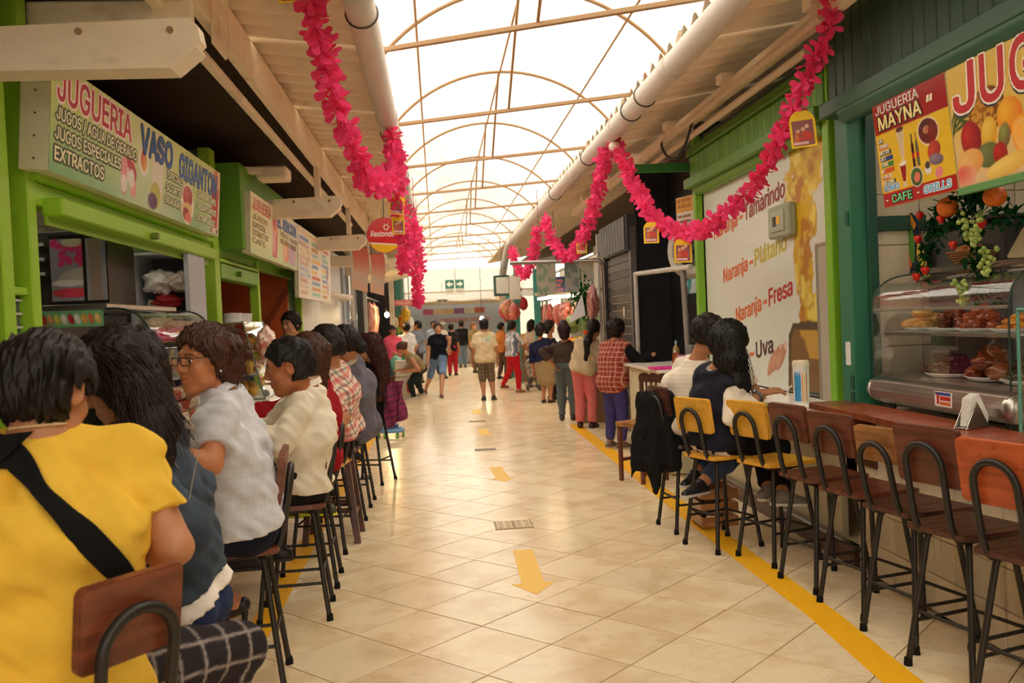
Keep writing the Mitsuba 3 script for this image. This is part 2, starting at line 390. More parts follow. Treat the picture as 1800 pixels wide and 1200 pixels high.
# ---- the arched skylight ---------------------------------------------------
sky_ = lab(fresh('ceiling'), kind='structure')
PZ, PLX, PRX = 3.33, -0.33, 1.70
CX, HALF, RISE = (PLX + PRX) / 2, (PRX - PLX) / 2, 0.50
def arch(n=25, dz=0.0):
    R = (HALF ** 2 + RISE ** 2) / (2 * RISE); a = math.asin(HALF / R)
    t = np.linspace(-a, a, n)
    return np.stack([CX + R * np.sin(t), PZ + .02 + dz + RISE - R + R * np.cos(t)], 1)
A0, A1 = arch(25, 0.0), arch(25, 0.02)
hoop_y = [-4.2, -2.1, 0.0, 2.05, 4.1, 6.15, 8.2, 10.3, 12.4, 14.5, 16.6, 18.7, 20.8, 22.9, 25.0, 27.1]
RUST = C(172, 136, 98)
for y0, y1 in zip(hoop_y[:-1], hoop_y[1:]):
    P = np.stack([np.c_[A1[:, 0], np.full(25, y), A1[:, 1]] for y in (y0 + .004, y1 - .004)], 1)
    put('glazing_panel', MB().sheet(P), 'glass', sky_)
for y in hoop_y:
    put('hoop', MB().tube(np.c_[A0[:, 0], np.full(25, y), A0[:, 1]], 0.013, RUST, 6), 'satin', sky_)
for k in (4, 12, 20):
    put('purlin', MB().tube([(A0[k, 0], -4.2, A0[k, 1] + .014), (A0[k, 0], 27.1, A0[k, 1] + .014)], 0.009, RUST, 6), 'satin', sky_)
for q in range(-2, 12):
    y = 7.75 + 2.12 * (q - 1) * 1.05
    if -4 < y < 27:
        put('tie_bar', MB().box(((PLX + PRX) / 2, y, PZ + .06), (math.hypot(HALF * 2, .95), .035, .03), RUST, .003, rotz(math.atan2(-.95, HALF * 2))), 'satin', sky_)
        yh = min(hoop_y, key=lambda h: abs(h - (y - 1.3)))
        put('brace', MB().cyl((CX + .02, y, PZ + .07), (CX - .02, yh, PZ + RISE + .0), 0.011, None, RUST, 6), 'satin', sky_)
put('gable_panel', MB().sheet(np.stack([np.c_[A1[:, 0], np.full(25, 27.12), A1[:, 1]], np.c_[A1[:, 0], np.full(25, 27.12), np.full(25, PZ + .05)]], 1)), 'glass', sky_)
# gutter pipes along both edges
PIPE = C(206, 198, 190)
for X, side in ((PLX, 'left'), (PRX, 'right')):
    g = thing('gutter_pipe', f'long pale grey plastic gutter pipe along the {side} edge of the skylight', 'pipe')
    put('pipe', MB().tube([(X, -4.5, PZ - .05), (X, 19, PZ - .05)], 0.083, PIPE, 20), 'satin', g)
    for y in ((4.6, 7.4, 11, 15) if X < 0 else (6.1, 8.0, 10.6, 14.0)):
        put('collar', MB().tube([(X, y - .07, PZ - .05), (X, y + .07, PZ - .05)], 0.09, PIPE * .93, 20), 'satin', g)
    for y in ((4.95, 8.0, 10.3, 13) if X < 0 else (6.9, 7.4, 9.5, 12.2)):
        put('wire_tie', MB().tube(arc((X, y, PZ - .05), .088, 0, 2 * math.pi, 20, (1, 0, 0), (0, .25, 1)), 0.006, C(70, 62, 54), 5, closed=False), 'satin', g)
# bent end of the right gutter where it turns down
g = thing('downpipe', 'bent grey downpipe where the right-hand gutter ends, far down the hall', 'pipe')
put('pipe', MB().tube(fillet([(PRX, 19.05, PZ - .05), (PRX, 20.2, PZ - .05), (PRX - .12, 21, PZ - .75), (PRX - .1, 22.6, PZ - .9)], .35), 0.083, PIPE, 14), 'satin', g)
# ---- corrugated roof sheets over the stalls --------------------------------
def corrugated(x0, z0, x1, z1, ya, yb, pitch=.24, amp=.035, n=8):
    y = np.arange(ya, yb, pitch / n); w = amp * np.cos(2 * np.pi * (y - ya) / pitch)
    top = np.stack([np.c_[np.full(len(y), x0), y, z0 + w], np.c_[np.full(len(y), x1), y, z1 + w]], 1)
    m = MB(); m.sheet(top); m.sheet((top + [0, 0, .008])[:, ::-1])
    for k in (0, 1):
        e = np.stack([top[:, k], top[:, k] + [0, 0, .008]], 1); m.sheet(e if k else e[:, ::-1])
    return m
for nm, (xa, za, xb, zb) in (('roof_left', (PLX + .03, PZ + .06, -2.4, PZ + .28)), ('roof_right', (PRX - .03, PZ + .06, 3.2, PZ + .30))):
    g = lab(fresh(nm), kind='structure')
    ys = [-5, -3.2, -1.4, .4, 2.2, 4.0, 5.8, 7.6, 9.4, 11.2, 13, 14.8, 16.6, 18.4, 20.2, 22, 24, 26, 28]
    for a, b in zip(ys[:-1], ys[1:]):
        put('sheet', corrugated(xa, za, xb, zb, a, b + .02), 'old_paint', g)
for nm, x0, x1 in (('roof_left', -4.6, -2.35), ('roof_right', 3.15, 5.2)):
    put('back_deck', MB().box(((x0 + x1) / 2, 14.5, PZ + .36), (x1 - x0, 39.0, .05), C(96, 84, 70), 0), 'matte', nm)
# far bright cross hall beyond the skylight: open to the sky between y=28 and 31, white canopy behind
g = lab(fresh('roof_far'), kind='structure')
put('sheet', corrugated(-2.2, 2.62, 3.6, 2.62, 31.0, 33.5, .3, .03), 'old_paint', g)
put('fascia', MB().box((.7, 31.0, 2.50), (5.8, .06, .22), C(240, 236, 226), .004), 'satin', g)

# ---- printed pictures: a fine flat mesh whose vertex colours are the print --
class Canvas:
    def __init__(s, w, h, res, bg):
        s.w, s.h = w, h
        nx, ny = int(w / res) + 2, int(h / res) + 2
        s.X, s.Y = np.meshgrid(np.linspace(0, w, nx), np.linspace(0, h, ny)); s.res = res
        s.K = np.broadcast_to(np.asarray(bg, float), s.X.shape + (3,)).copy()
    def mask(s, d): return np.clip(0.5 - d / (1.2 * s.res), 0, 1)
    def blend(s, m, col): s.K = s.K * (1 - m[..., None]) + np.asarray(col, float) * m[..., None]; return s
    def ell(s, cx, cy, rx, ry, col, rot=0.0, col2=None, edge=None):
        c, n = math.cos(rot), math.sin(rot); x, y = (s.X - cx) * c + (s.Y - cy) * n, -(s.X - cx) * n + (s.Y - cy) * c
        q = np.sqrt((x / rx) ** 2 + (y / ry) ** 2); d = (q - 1) * min(rx, ry)
        if edge is not None: s.blend(s.mask((q - 1) * min(rx, ry) - .12 * min(rx, ry)), edge)
        col = np.asarray(col, float)
        if col2 is not None:
            t = np.clip(np.sqrt(((x / rx) + .35) ** 2 + ((y / ry) - .35) ** 2) / 1.3, 0, 1)[..., None]; col = col * (1 - t) + np.asarray(col2) * t
        return s.blend(s.mask(d), col)
    def rect(s, x0, y0, x1, y1, col):
        d = np.maximum(np.maximum(x0 - s.X, s.X - x1), np.maximum(y0 - s.Y, s.Y - y1)); return s.blend(s.mask(d), col)
    def poly(s, pts, col):
        import shapely
        return s.blend(shapely.contains_xy(Polygon(pts).buffer(0), s.X, s.Y).astype(float), col)
    def cloud(s, fn, col): return s.blend(np.clip(fn(s.X, s.Y), 0, 1), col)
    def grain(s, a, f, seed=0):
        s.K = np.clip(s.K * (1 + a * (meshkit.fbm(np.stack([s.X * f, s.Y * f, s.X * 0], -1), 3, seed)[..., None] - .5)), 0, 1); return s
    def sheet(s, o, M, back=0.004):
        M = np.asarray(M, float)
        P = s.X[..., None] * M[:, 0] + s.Y[..., None] * M[:, 1] + np.asarray(o)
        m = MB(); m.sheet(P.transpose(1, 0, 2), s.K.transpose(1, 0, 2))
        return m
def fruit_pile(c, x0, y0, x1, y1, n, seed, r=(0.03, 0.06)):
    rr = random.Random(seed)
    pal = [(C(214, 62, 40), C(150, 26, 26)), (C(246, 190, 60), C(226, 130, 30)), (C(250, 150, 40), C(220, 96, 20)), (C(236, 210, 110), C(200, 160, 60)), (C(140, 160, 60), C(80, 110, 40)), (C(120, 60, 80), C(70, 30, 50))]
    for k in range(n):
        a, b = pal[rr.randrange(len(pal))]; q = rr.uniform(*r)
        c.ell(rr.uniform(x0, x1), y1 - (y1 - y0) * (k + .5) / n, q, q * rr.uniform(.75, 1.05), a, rr.uniform(-.6, .6), b)
    return c
def juice_glass(c, x, y, w, h, liquid, top=C(246, 236, 214)):
    c.poly([(x - w * .5, y + h), (x + w * .5, y + h), (x + w * .22, y + h * .18), (x - w * .22, y + h * .18)], C(236, 226, 200))
    c.poly([(x - w * .44, y + h * .94), (x + w * .44, y + h * .94), (x + w * .2, y + h * .2), (x - w * .2, y + h * .2)], liquid)
    c.ell(x, y + h * .96, w * .5, h * .07, top); c.rect(x - w * .07, y + h * .06, x + w * .07, y + h * .2, C(220, 210, 190)); c.ell(x, y + h * .05, w * .32, h * .05, C(226, 216, 196))
    return c
# ---- bar stools -------------------------------------------------------------
BLK = C(30, 25, 23)
def stool(x, y, deg, tone, label, group, bw=.34, bh=.21, bz=.945, lean=.055, seat_tone=None):
    g = thing('bar_stool', label, 'stool', group)
    R, o = rotz(math.radians(deg)), (x, y, 0)
    st = tone if seat_tone is None else seat_tone
    q = Polygon([(-.185, -.15), (-.12, -.175), (.16, -.185), (.185, -.17), (.185, .17), (.16, .185), (-.12, .175), (-.185, .15)])
    m = MB(R, o); m.prism(q.buffer(-.004), .606, .634, None, (0, 0, 0), tone=st); m.prism(q, .61, .63, None, (0, 0, 0), tone=st)
    put('seat', m, 'wood', g)
    # back board with rounded corners, tilted
    tilt = math.radians(8)
    zb = np.array([-math.sin(tilt), 0, math.cos(tilt)]); xb = np.array([0, -1.0, 0]); nb = np.cross(xb, zb)
    M = np.stack([xb, zb, nb], 1)
    b = sbox(-bw / 2 + .02, -bh / 2 + .02, bw / 2 - .02, bh / 2 - .02).buffer(.02, quad_segs=3)
    m = MB(R, o); oo = np.array([-.205, 0, bz])
    m.prism(b.buffer(-.003), -.014, .014, M, oo, tone=tone); m.prism(b, -.011, .011, M, oo, tone=tone)
    put('backrest', m, 'wood', g)
    hw = .095
    zt = bz + bh / 2 - .075
    pts = [(.12, hw, .592), (-.10, hw, .592), (-.165, hw, .60), (-.195, hw, .66), (-.205 - .03, hw, zt - hw)]
    up = fillet(pts, .07, 6)
    top = arc((-.235, 0, zt - hw), hw, 0, math.pi, 14, (0, 1, 0), (-.12, 0, .99))
    dn = up[::-1] * [1, -1, 1]
    put('back_frame', MB(R, o).tube(np.vstack([up, top[1:-1], dn]), .0145, BLK, 9), 'satin', g)
    feet = [(-.185, .17), (-.185, -.17), (.185, .17), (.185, -.17)]
    for fx, fy in feet:
        sx, sy = np.sign(fx), np.sign(fy)
        p = fillet([(fx * .3, fy * .45, .592), (fx * .62, fy * .62, .592), (fx, fy, 0.0)], .07, 6)
        lg = put('leg', MB(R, o).tube(p, .0135, BLK, 9), 'satin', g)
        put('rubber_tip', MB(R, o).cyl((fx * .996, fy * .996, .035), (fx, fy, 0.001), .0165, .0185, C(18, 16, 15), 10), 'matte', lg)
    at_ = lambda fx, fy, z: np.array([fx * (1 - .38 * z / .592), fy * (1 - .38 * z / .592), z])
    for (a, b, z) in (((-.185, .17), (.185, .17), .20), ((-.185, -.17), (.185, -.17), .20), ((.185, -.17), (.185, .17), .20), ((-.185, -.17), (-.185, .17), .245)):
        put('stretcher', MB(R, o).cyl(at_(*a, z), at_(*b, z), .0085, None, BLK, 7), 'satin', g)
    return g

# ---- right-hand stalls ------------------------------------------------------
TEAL, DKG, LIME = C(44, 112, 84), C(26, 62, 48), C(122, 176, 40)
PX = np.array([[0, 0, -1.0], [-1, 0, 0], [0, 1, 0]])          # picture frame for planes that face the aisle from the right: x-> -y, y-> up, z-> -x
PX = np.stack([[0, -1, 0], [0, 0, 1], [-1, 0, 0]], 1).astype(float)
def board(g, parts):                                         # small helper for plain boxes: (name, centre, size, colour, bsdf)
    for nm, c, sz, col, bs, *r in parts:
        put(nm, MB().box(c, sz, col, r[0] if r else .004), bs, g)
# the tiled counter of the juice stall: a wall of ceramic tiles laid on a core
g = lab(fresh('wall_counter_right'), kind='structure')
put('core', MB().box((2.62, 3.05, .48), (.33, 4.1, .94), C(150, 128, 100), 0), 'matte', g)
rnd = random.Random(3)
for r in range(5):
    for k in range(22):
        y = 1.15 + k * .19 + (.0)
        if y > 5.02 or y < 1.6: continue
        z = .02 + r * .19
        put('tile', MB().box((2.449 + rnd.uniform(-.0006, .0006), y, z + .093), (.012, .186, .186), WHITE, .003), 'wall_tile', g)
put('end_panel', MB().box((2.61, 5.095, .47), (.32, .012, .92), C(200, 186, 160), .003), 'wall_tile', g)
for k in range(16):
    y = 1.3 + k * .245
    if y + .1 < 5.1: put('ledge_tile', MB().box((2.585, y, .957), (.30, .240, .016), WHITE, .003), 'wall_tile', g)
# varnished plank counter on the front of it
g = thing('plank_counter', 'long varnished red-brown wooden counter plank in front of the food display case', 'counter')
m = MB(); m.prism(Polygon([(2.22, 1.2), (2.22, 5.22), (2.26, 5.28), (2.50, 5.28), (2.50, 1.2)]), .968, 1.0, col=WHITE, tone=6)
put('plank', m, 'wood', g)
for y in (1.9, 3.3, 4.95):
    put('bracket', MB().prism([(2.26, .966), (2.44, .966), (2.44, .66)], -.02, .02, np.stack([[1, 0, 0], [0, 0, 1], [0, -1, 0]], 1).astype(float), (0, y, 0), tone=0), 'wood', g)
    put('bracket_board', MB().box((2.434, y, .80), (.018, .24, .30), tone=3, grain=2), 'wood', g)
# raised step of the mural stall, with a board along its front
g = thing('platform_step', 'low raised step with a dark wooden front board and metal edge below the mural', 'step')
put('front_board', MB().box((2.455, 6.75, .06), (.03, 3.2, .12), tone=3, grain=1), 'wood', g)
put('edge_strip', MB().box((2.47, 6.75, .124), (.05, 3.2, .008), C(150, 150, 140), .002), 'metal', g)
put('top', MB().box((2.9, 6.75, .055), (.84, 3.2, .11), C(196, 176, 140), .002), 'satin', g)
# posts
for nm, x, y, w, d, col, l in (('lime', 2.53, 5.47, .08, .09, LIME, 'lime green post at the near end of the juice mural'), ('teal', 2.53, 5.22, .11, .17, TEAL, 'teal green post with hinges between the mural and the food display stall'), ('lime', 2.53, 8.36, .07, .09, LIME, 'lime green post at the far end of the juice mural')):
    g = thing('stall_post', l, 'post')
    put('post', MB().box((x, y, 1.62 if y > 8 else 2.09), (w, d, 3.24 if y > 8 else 2.3), col, .006), 'satin', g)
    if nm == 'teal':
        put('inner_frame', MB().box((2.6, 5.12, 1.75), (.06, .035, 2.6), C(30, 78, 60), .004), 'satin', g)
        put('label_strip', MB().box((2.4725, 5.21, 1.29), (.003, .06, .14), C(228, 226, 220), 0), 'satin', g, label='small white paper stuck to the post')
        for z in (1.02, 1.12, 2.1):
            put('hinge', MB().cyl((2.468, 5.16, z - .04), (2.468, 5.16, z + .04), .012, None, C(40, 84, 66), 8), 'satin', g)
# mural
MX, MY0, MY1, MZ0, MZ1 = 2.57, 8.30, 5.535, .965, 2.72
g = thing('juice_mural', 'white mural board of juice flavour names with a yellow juice cloud over a brown glass', 'mural')
put('board', MB().box((MX + .03, (MY0 + MY1) / 2, (MZ0 + MZ1) / 2), (.05, MY0 - MY1, MZ1 - MZ0), C(214, 218, 206), .003), 'satin', g)
c = Canvas(MY0 - MY1, MZ1 - MZ0, .0085, C(214, 218, 208))
def smoke(X, Y):
    P = np.stack([X * 4.5, Y * 4.5, X * 0], -1)
    w = meshkit.fbm(P, 5, 4) - .5; w2 = meshkit.fbm(P * 2.3 + 9, 4, 8) - .5
    cx = 2.33 + .13 * np.sin(Y * 4.2) - .05 * (Y - .9); wd = .13 + .12 * np.clip((Y - .7) / 1.0, 0, 1) + .06 * np.sin(Y * 9) ** 2
    d = np.abs(X - cx + .35 * w) - wd - .28 * w2
    return np.clip(.5 - d / .035, 0, 1) * (Y > .36) * (X < 2.7)
c.cloud(smoke, C(206, 170, 28))
c.cloud(lambda X, Y: smoke(X, Y) * np.clip((meshkit.fbm(np.stack([X * 7, Y * 7, X * 0], -1), 4, 2) - .42) * 5, 0, 1), C(176, 116, 22))
c.cloud(lambda X, Y: smoke(X, Y) * np.clip((meshkit.fbm(np.stack([X * 9, Y * 9, X * 0 + 4], -1), 4, 12) - .55) * 6, 0, 1), C(226, 206, 90))
# tall brown glass and the fingers that hold it
c.poly([(1.90, 0.0), (1.94, .42), (2.02, .50), (2.30, .52), (2.58, .50), (2.70, .45), (2.70, 0)], C(72, 54, 26))
c.poly([(1.945, 0.0), (1.985, .40), (2.06, .46), (2.66, .46), (2.66, 0)], C(122, 84, 38))
c.cloud(lambda X, Y: smoke(X, Y + .1) * (Y < .45) * (X > 2.1) * .8, C(206, 160, 60))
c.rect(1.92, .0, 2.7, .03, C(46, 60, 40))
for fx, fy in ((1.60, .20), (1.69, .235), (1.78, .25)):
    c.ell(fx, fy, .15, .052, C(206, 156, 128), .75, C(176, 120, 96)); c.ell(fx + .09, fy + .085, .026, .03, C(226, 186, 166), .7)
put('print', c.sheet((MX + .0005, MY0, MZ0), PX), 'satin', g)
def slanted(y, z, y2, z2):
    u = unit([0, y2 - y, z2 - z]); n = np.array([-1.0, 0, 0]); return np.stack([u, np.cross(n, u), n], 1), math.hypot(y2 - y, z2 - z)
ORN, BRN = C(206, 92, 40), C(120, 42, 34)
for y, z, y2, z2, w2, col2 in ((8.02, 2.235, 6.33, 2.40, 'Tamarindo', C(132, 44, 40)), (7.80, 1.83, 6.33, 2.01, 'Plátano', C(186, 172, 60)), (7.50, 1.475, 6.25, 1.68, 'Fresa', C(176, 36, 44)), (8.02, 1.02, 6.66, 1.25, 'Uva', C(62, 22, 34))):
    M, L = slanted(y, z, y2, z2); o = np.array([MX - .0005, y, z]); tot = 9 + len(w2) * .95; k = L / tot
    put('lettering', MB().text('Naranja', .115, o, M, ORN, .002, True, .18, k * 6.7), 'satin', g)
    put('lettering', MB().text('~', .115, o + M[:, 0] * k * 7.2, M, ORN, .002, True, .18, k * .9), 'satin', g)
    put('lettering', MB().text(w2, .125, o + M[:, 0] * k * 8.5, M, col2, .002, True, .18, L - k * 8.6), 'satin', g)
g = thing('electric_box', 'small grey-green electrical box fixed on the juice mural', 'electrical box')
board(g, [('box', (2.54, 6.34, 2.215), (.06, .40, .235), C(152, 160, 138), 'satin', .012), ('door', (2.505, 6.34, 2.215), (.012, .25, .15), C(160, 168, 146), 'satin', .006), ('breaker', (2.496, 6.38, 2.215), (.01, .05, .07), C(60, 60, 56), 'satin'), ('sticker', (2.4975, 6.31, 2.22), (.004, .06, .06), C(226, 176, 40), 'satin', .001)])
# white-framed notice panel beside the lime post
g = thing('door_panel', 'narrow pale grey framed panel leaning beside the near lime green post', 'panel')
board(g, [('panel', (2.545, 5.64, 1.43), (.02, .20, 1.12), C(178, 166, 150), 'satin'), ('frame', (2.535, 5.745, 1.43), (.025, .012, 1.12), C(206, 202, 196), 'metal'), ('frame', (2.535, 5.64, 1.99), (.025, .21, .014), C(206, 202, 196), 'metal')])
# green slatted valance over the mural: each slat its own piece
def valance(label, x, y0, y1, z0, z1, col, n, beam):
    g = thing('slatted_valance', label, 'valance')
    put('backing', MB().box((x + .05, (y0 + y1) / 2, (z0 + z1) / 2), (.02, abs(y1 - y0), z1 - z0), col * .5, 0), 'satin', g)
    w = (y1 - y0) / n
    for k in range(n):
        put('slat', MB().box((x + .02, y0 + (k + .5) * w, (z0 + z1) / 2), (.03, abs(w) - .006, z1 - z0 - .02), col * (1 + .06 * ((k * 7) % 5 - 2)), .006), 'satin', g)
    put('beam', MB().box((x - .0, (y0 + y1) / 2, z0 - .045), (.12, abs(y1 - y0), .09), beam, .006), 'satin', g)
    put('top_beam', MB().box((x + .02, (y0 + y1) / 2, z1 + .03), (.10, abs(y1 - y0), .07), beam, .006), 'satin', g)
    return g
valance('green slatted metal valance above the juice mural', 2.47, 8.40, 5.45, 2.84, 3.06, C(96, 146, 38), 34, C(84, 132, 40))
put('roller_housing', MB().tube([(2.53, 8.3, 2.74), (2.53, 5.52, 2.74)], .06, C(96, 140, 44), 12), 'satin', 'slatted_valance')
valance('dark green slatted valance above the fruit juice signs', 2.43, 5.28, 1.2, 2.80, 3.42, C(27, 68, 52), 38, C(34, 80, 62))
put('roller_housing', MB().tube([(2.44, 5.05, 2.70), (2.44, 1.4, 2.70)], .065, C(44, 92, 72), 12), 'satin', 'slatted_valance_001')
# far return of the teal frame, wires and old timber under the right roof
g = thing('roof_beam', 'old cream timber beam under the right-hand corrugated roof', 'beam')
put('timber', MB().box((2.28, 8.0, 3.25), (.07, 12.5, .10), WHITE, .006), 'old_paint', g)
for k in range(7):
    put('block', MB().box((2.24, 3.4 + k * 1.6, 3.32), (.10, .12, .07), WHITE, .005), 'old_paint', g)
g = thing('conduit', 'pair of pale conduit pipes running under the right roof beam', 'pipe')
for dx, dz, y0, y1 in ((0, 0, 4.8, 8.2), (.09, -.07, 5.2, 9.3)):
    put('tube', MB().tube([(2.19 + dx, y0, 3.18 + dz), (2.19 + dx, y1, 3.18 + dz)], .028, C(206, 186, 156), 10), 'satin', g)
put('cable', MB().tube(spline([(2.2, 8.3, 3.2), (2.16, 8.1, 3.05), (2.2, 7.9, 2.96), (2.24, 7.7, 3.05), (2.22, 7.4, 3.2)], 24), .012, C(30, 26, 24), 6), 'satin', g)
g = thing('roof_bar', 'dark green steel bar across the gap above the mural', 'beam')
put('bar', MB().box((2.6, 7.0, 3.2), (.06, 3.4, .08), C(20, 62, 52), .004), 'satin', g)
put('bar', MB().box((2.4, 8.5, 2.98), (.9, .06, .08), C(44, 110, 44), .004), 'satin', g)
# white counter below the mural
g = thing('white_counter', 'glossy white counter top with a green edge under the juice mural', 'counter')
put('top', MB().prism(Polygon([(2.17, 6.55), (2.17, 5.62), (2.3, 5.32), (2.56, 5.32), (2.56, 8.25), (2.17, 8.25)]), .935, .958, col=C(226, 226, 220)), 'gloss', g)
put('edge', MB().prism(Polygon([(2.18, 6.55), (2.18, 5.63), (2.305, 5.335), (2.55, 5.335), (2.55, 8.24), (2.18, 8.24)]), .905, .934, col=C(104, 150, 50)), 'satin', g)
put('front', MB().box((2.53, 6.85, .51), (.05, 2.8, .80), C(196, 182, 150), .004), 'satin', g)
g = thing('white_cupboard', 'cream panelled counter front beyond the white counter, under the bottles', 'counter')
put('body', MB().box((2.52, 9.35, .50), (.62, 1.7, .98), C(214, 204, 176), .006), 'satin', g)
put('top', MB().box((2.50, 9.35, 1.005), (.70, 1.75, .03), C(226, 222, 210), .005), 'gloss', g)
for k in range(17):
    put('panel', MB().box((2.205, 8.55 + k * .1, .5), (.012, .094, .94), C(208, 198, 168), .004), 'satin', g)
# juice signs of the near stall
def sign_frame(M0, o, lean):                                 # a sign that leans out by `lean` radians, facing the aisle from the right
    n = np.array([-math.cos(lean), 0, -math.sin(lean)]); up = np.array([-math.sin(lean), 0, math.cos(lean)]); return np.stack([[0, -1, 0], up, n], 1)
ln = .10
Ms = sign_frame(PX, None, ln)
g = thing('juice_sign', 'red and yellow drinks menu sign with pictured glasses and bottles, left of the fruit sign', 'sign')
o = np.array([2.46, 4.69, 2.10]); W_, H_ = .69, .555
put('panel', MB(Ms, o).box((W_ / 2, H_ / 2, -.015), (W_, H_, .028), C(206, 190, 150), .003), 'satin', g)
c = Canvas(W_, H_, .0035, C(232, 190, 40)); RED = C(160, 26, 30)
c.rect(0, H_ - .165, W_, H_, RED); c.rect(0, 0, W_, .075, C(176, 30, 34))
for k, (cc, wd) in enumerate(((C(60, 40, 40), .05), (C(190, 60, 40), .10), (C(40, 70, 60), .12), (C(30, 70, 130), .13), (C(60, 130, 60), .13), (C(206, 90, 40), .13), (C(176, 36, 34), .08), (C(50, 80, 70), .13), (C(200, 70, 50), .13))):
    c.rect(.02, .365 - k * .032 - .026, .02 + wd, .365 - k * .032, cc)
juice_glass(c, .245, .20, .075, .185, C(216, 190, 150), C(90, 40, 30)); juice_glass(c, .235, .085, .07, .12, C(150, 24, 22))
for bx, bc in ((.345, C(34, 20, 18)), (.385, C(90, 100, 60))):
    c.poly([(bx - .013, .165), (bx + .013, .165), (bx + .013, .27), (bx + .005, .30), (bx + .005, .335), (bx - .005, .335), (bx - .005, .30), (bx - .013, .27)], bc); c.rect(bx - .013, .21, bx + .013, .235, C(190, 40, 36))
c.ell(.50, .315, .085, .062, C(60, 26, 22), -.15, C(120, 40, 30), C(240, 220, 180)); c.ell(.485, .325, .03, .02, C(190, 120, 90)); c.ell(.525, .315, .025, .03, C(130, 40, 30))
c.ell(.53, .215, .058, .045, C(206, 80, 60), .3, C(160, 50, 50)); c.ell(.54, .17, .062, .028, C(150, 130, 150), -.1, C(110, 90, 110))
c.ell(.35, .115, .052, .045, C(60, 120, 50), 0, C(40, 80, 40), C(220, 210, 190)); c.ell(.355, .112, .03, .025, C(220, 120, 100), .4); c.ell(.46, .13, .03, .02, C(230, 226, 220)); c.ell(.46, .155, .022, .018, C(60, 60, 70)); c.ell(.55, .105, .034, .025, C(230, 130, 140), .3)
put('print', c.sheet(Ms @ [0, 0, .0002] + o, Ms), 'gloss', g)
tx = lambda t, h, x, y, col, w, e=None, sh=0: put('lettering', MB().text(t, h, o + Ms @ [x, y, .0012], Ms, col, .002, True, sh, w, e, .10), 'satin', g)
tx('JUGUERIA', .045, .03, H_ - .062, C(214, 206, 200), .43); tx('MAYNA', .068, .05, H_ - .145, C(244, 226, 150), .42, C(40, 16, 12)); tx('“', .075, .52, H_ - .15, C(240, 230, 200), .055)
tx('CAFE', .040, .09, .018, C(120, 220, 150), .20, C(20, 30, 20)); tx('-', .04, .03, .018, C(240, 240, 220), .02); tx('-', .04, .34, .018, C(240, 240, 220), .02); tx('GRILLS', .036, .40, .022, C(80, 170, 220), .24, C(240, 240, 240), .15)
for k, t in enumerate(('DE', 'CREMAS', 'NECTOS', 'JET', 'TUNA', 'E', 'PONCHE', 'RELLENA')):
    tx(t, .019, .025, .345 - k * .032, C(236, 226, 206), .02 + .013 * len(t))
tx('DONAS', .030, .03, .085, C(60, 150, 210), .15, C(240, 240, 240))
g = thing('juice_sign', 'large sign of piled fruit under big red letters at the right edge of the photo', 'sign')
o = np.array([2.46, 3.99, 2.105]); W_, H_ = 1.65, .555
put('panel', MB(Ms, o).box((W_ / 2, H_ / 2, -.015), (W_, H_, .028), C(206, 186, 150), .003), 'satin', g)
c = Canvas(W_, H_, .005, C(224, 190, 92)); c.cloud(lambda X, Y: np.clip(1 - Y / .3, 0, 1) * .8, C(236, 196, 160))
for bx in (.26, .95):
    c.ell(bx, .30, .13, .10, C(166, 106, 36), .25, C(110, 60, 24))
    for k in range(60):
        rr_ = random.Random(k); a, q = rr_.uniform(0, 6.28), rr_.uniform(0, .9) ** .5
        c.ell(bx + .12 * q * math.cos(a), .30 + .09 * q * math.sin(a), .011, .008, C(206, 150, 60), .6)
    for k in range(9): c.ell(bx - .15 - .012 * k, .27 + .02 * (k % 4), .05, .008, C(60, 86, 40), -.5 + k * .2)
    c.ell(bx - .13, .20, .075, .085, C(196, 50, 44), .2, C(140, 30, 40)); c.ell(bx + .0, .20, .055, .075, C(240, 206, 90), -.3, C(220, 160, 50)); c.ell(bx + .15, .245, .085, .08, C(246, 190, 60), 0, C(232, 120, 40))
    c.ell(bx + .1, .17, .04, .055, C(150, 160, 80), -.4, C(120, 90, 60)); c.ell(bx + .22, .15, .07, .085, C(252, 190, 80), .2, C(240, 150, 40)); c.ell(bx + .22, .15, .055, .068, C(250, 170, 60), .2, C(250, 200, 120))
    c.ell(bx - .02, .11, .09, .055, C(120, 130, 80), 0, C(90, 100, 60)); c.ell(bx + .06, .10, .05, .05, C(196, 46, 44), 0, C(150, 30, 30)); c.ell(bx - .16, .10, .10, .06, C(240, 190, 120), .1, C(230, 160, 90)); c.ell(bx + .1, .045, .16, .04, C(246, 216, 120), .15, C(230, 180, 80)); c.ell(bx - .2, .045, .08, .05, C(226, 90, 70), 0, C(240, 170, 140)); c.ell(bx + .33, .08, .08, .09, C(206, 70, 50), 0, C(150, 30, 30))
put('print', c.sheet(Ms @ [0, 0, .0002] + o, Ms), 'gloss', g)
for k, ch in enumerate('JUGUERIA'):
    if k < 6: put('letter_shadow', MB().text(ch, .20, o + Ms @ [.018 + k * .205, .318, .0008], Ms, C(26, 30, 56), .001, True, .12, .175), 'satin', g)
    if k < 6: put('lettering', MB().text(ch, .20, o + Ms @ [.03 + k * .205, .335, .0012], Ms, C(190, 24, 34), .004, True, .12, .165, C(240, 228, 210), .05), 'satin', g)
put('bottom_rail', MB(Ms, o).box((W_ / 2, -.02, 0), (W_, .035, .03), C(96, 150, 90), .004), 'satin', g)

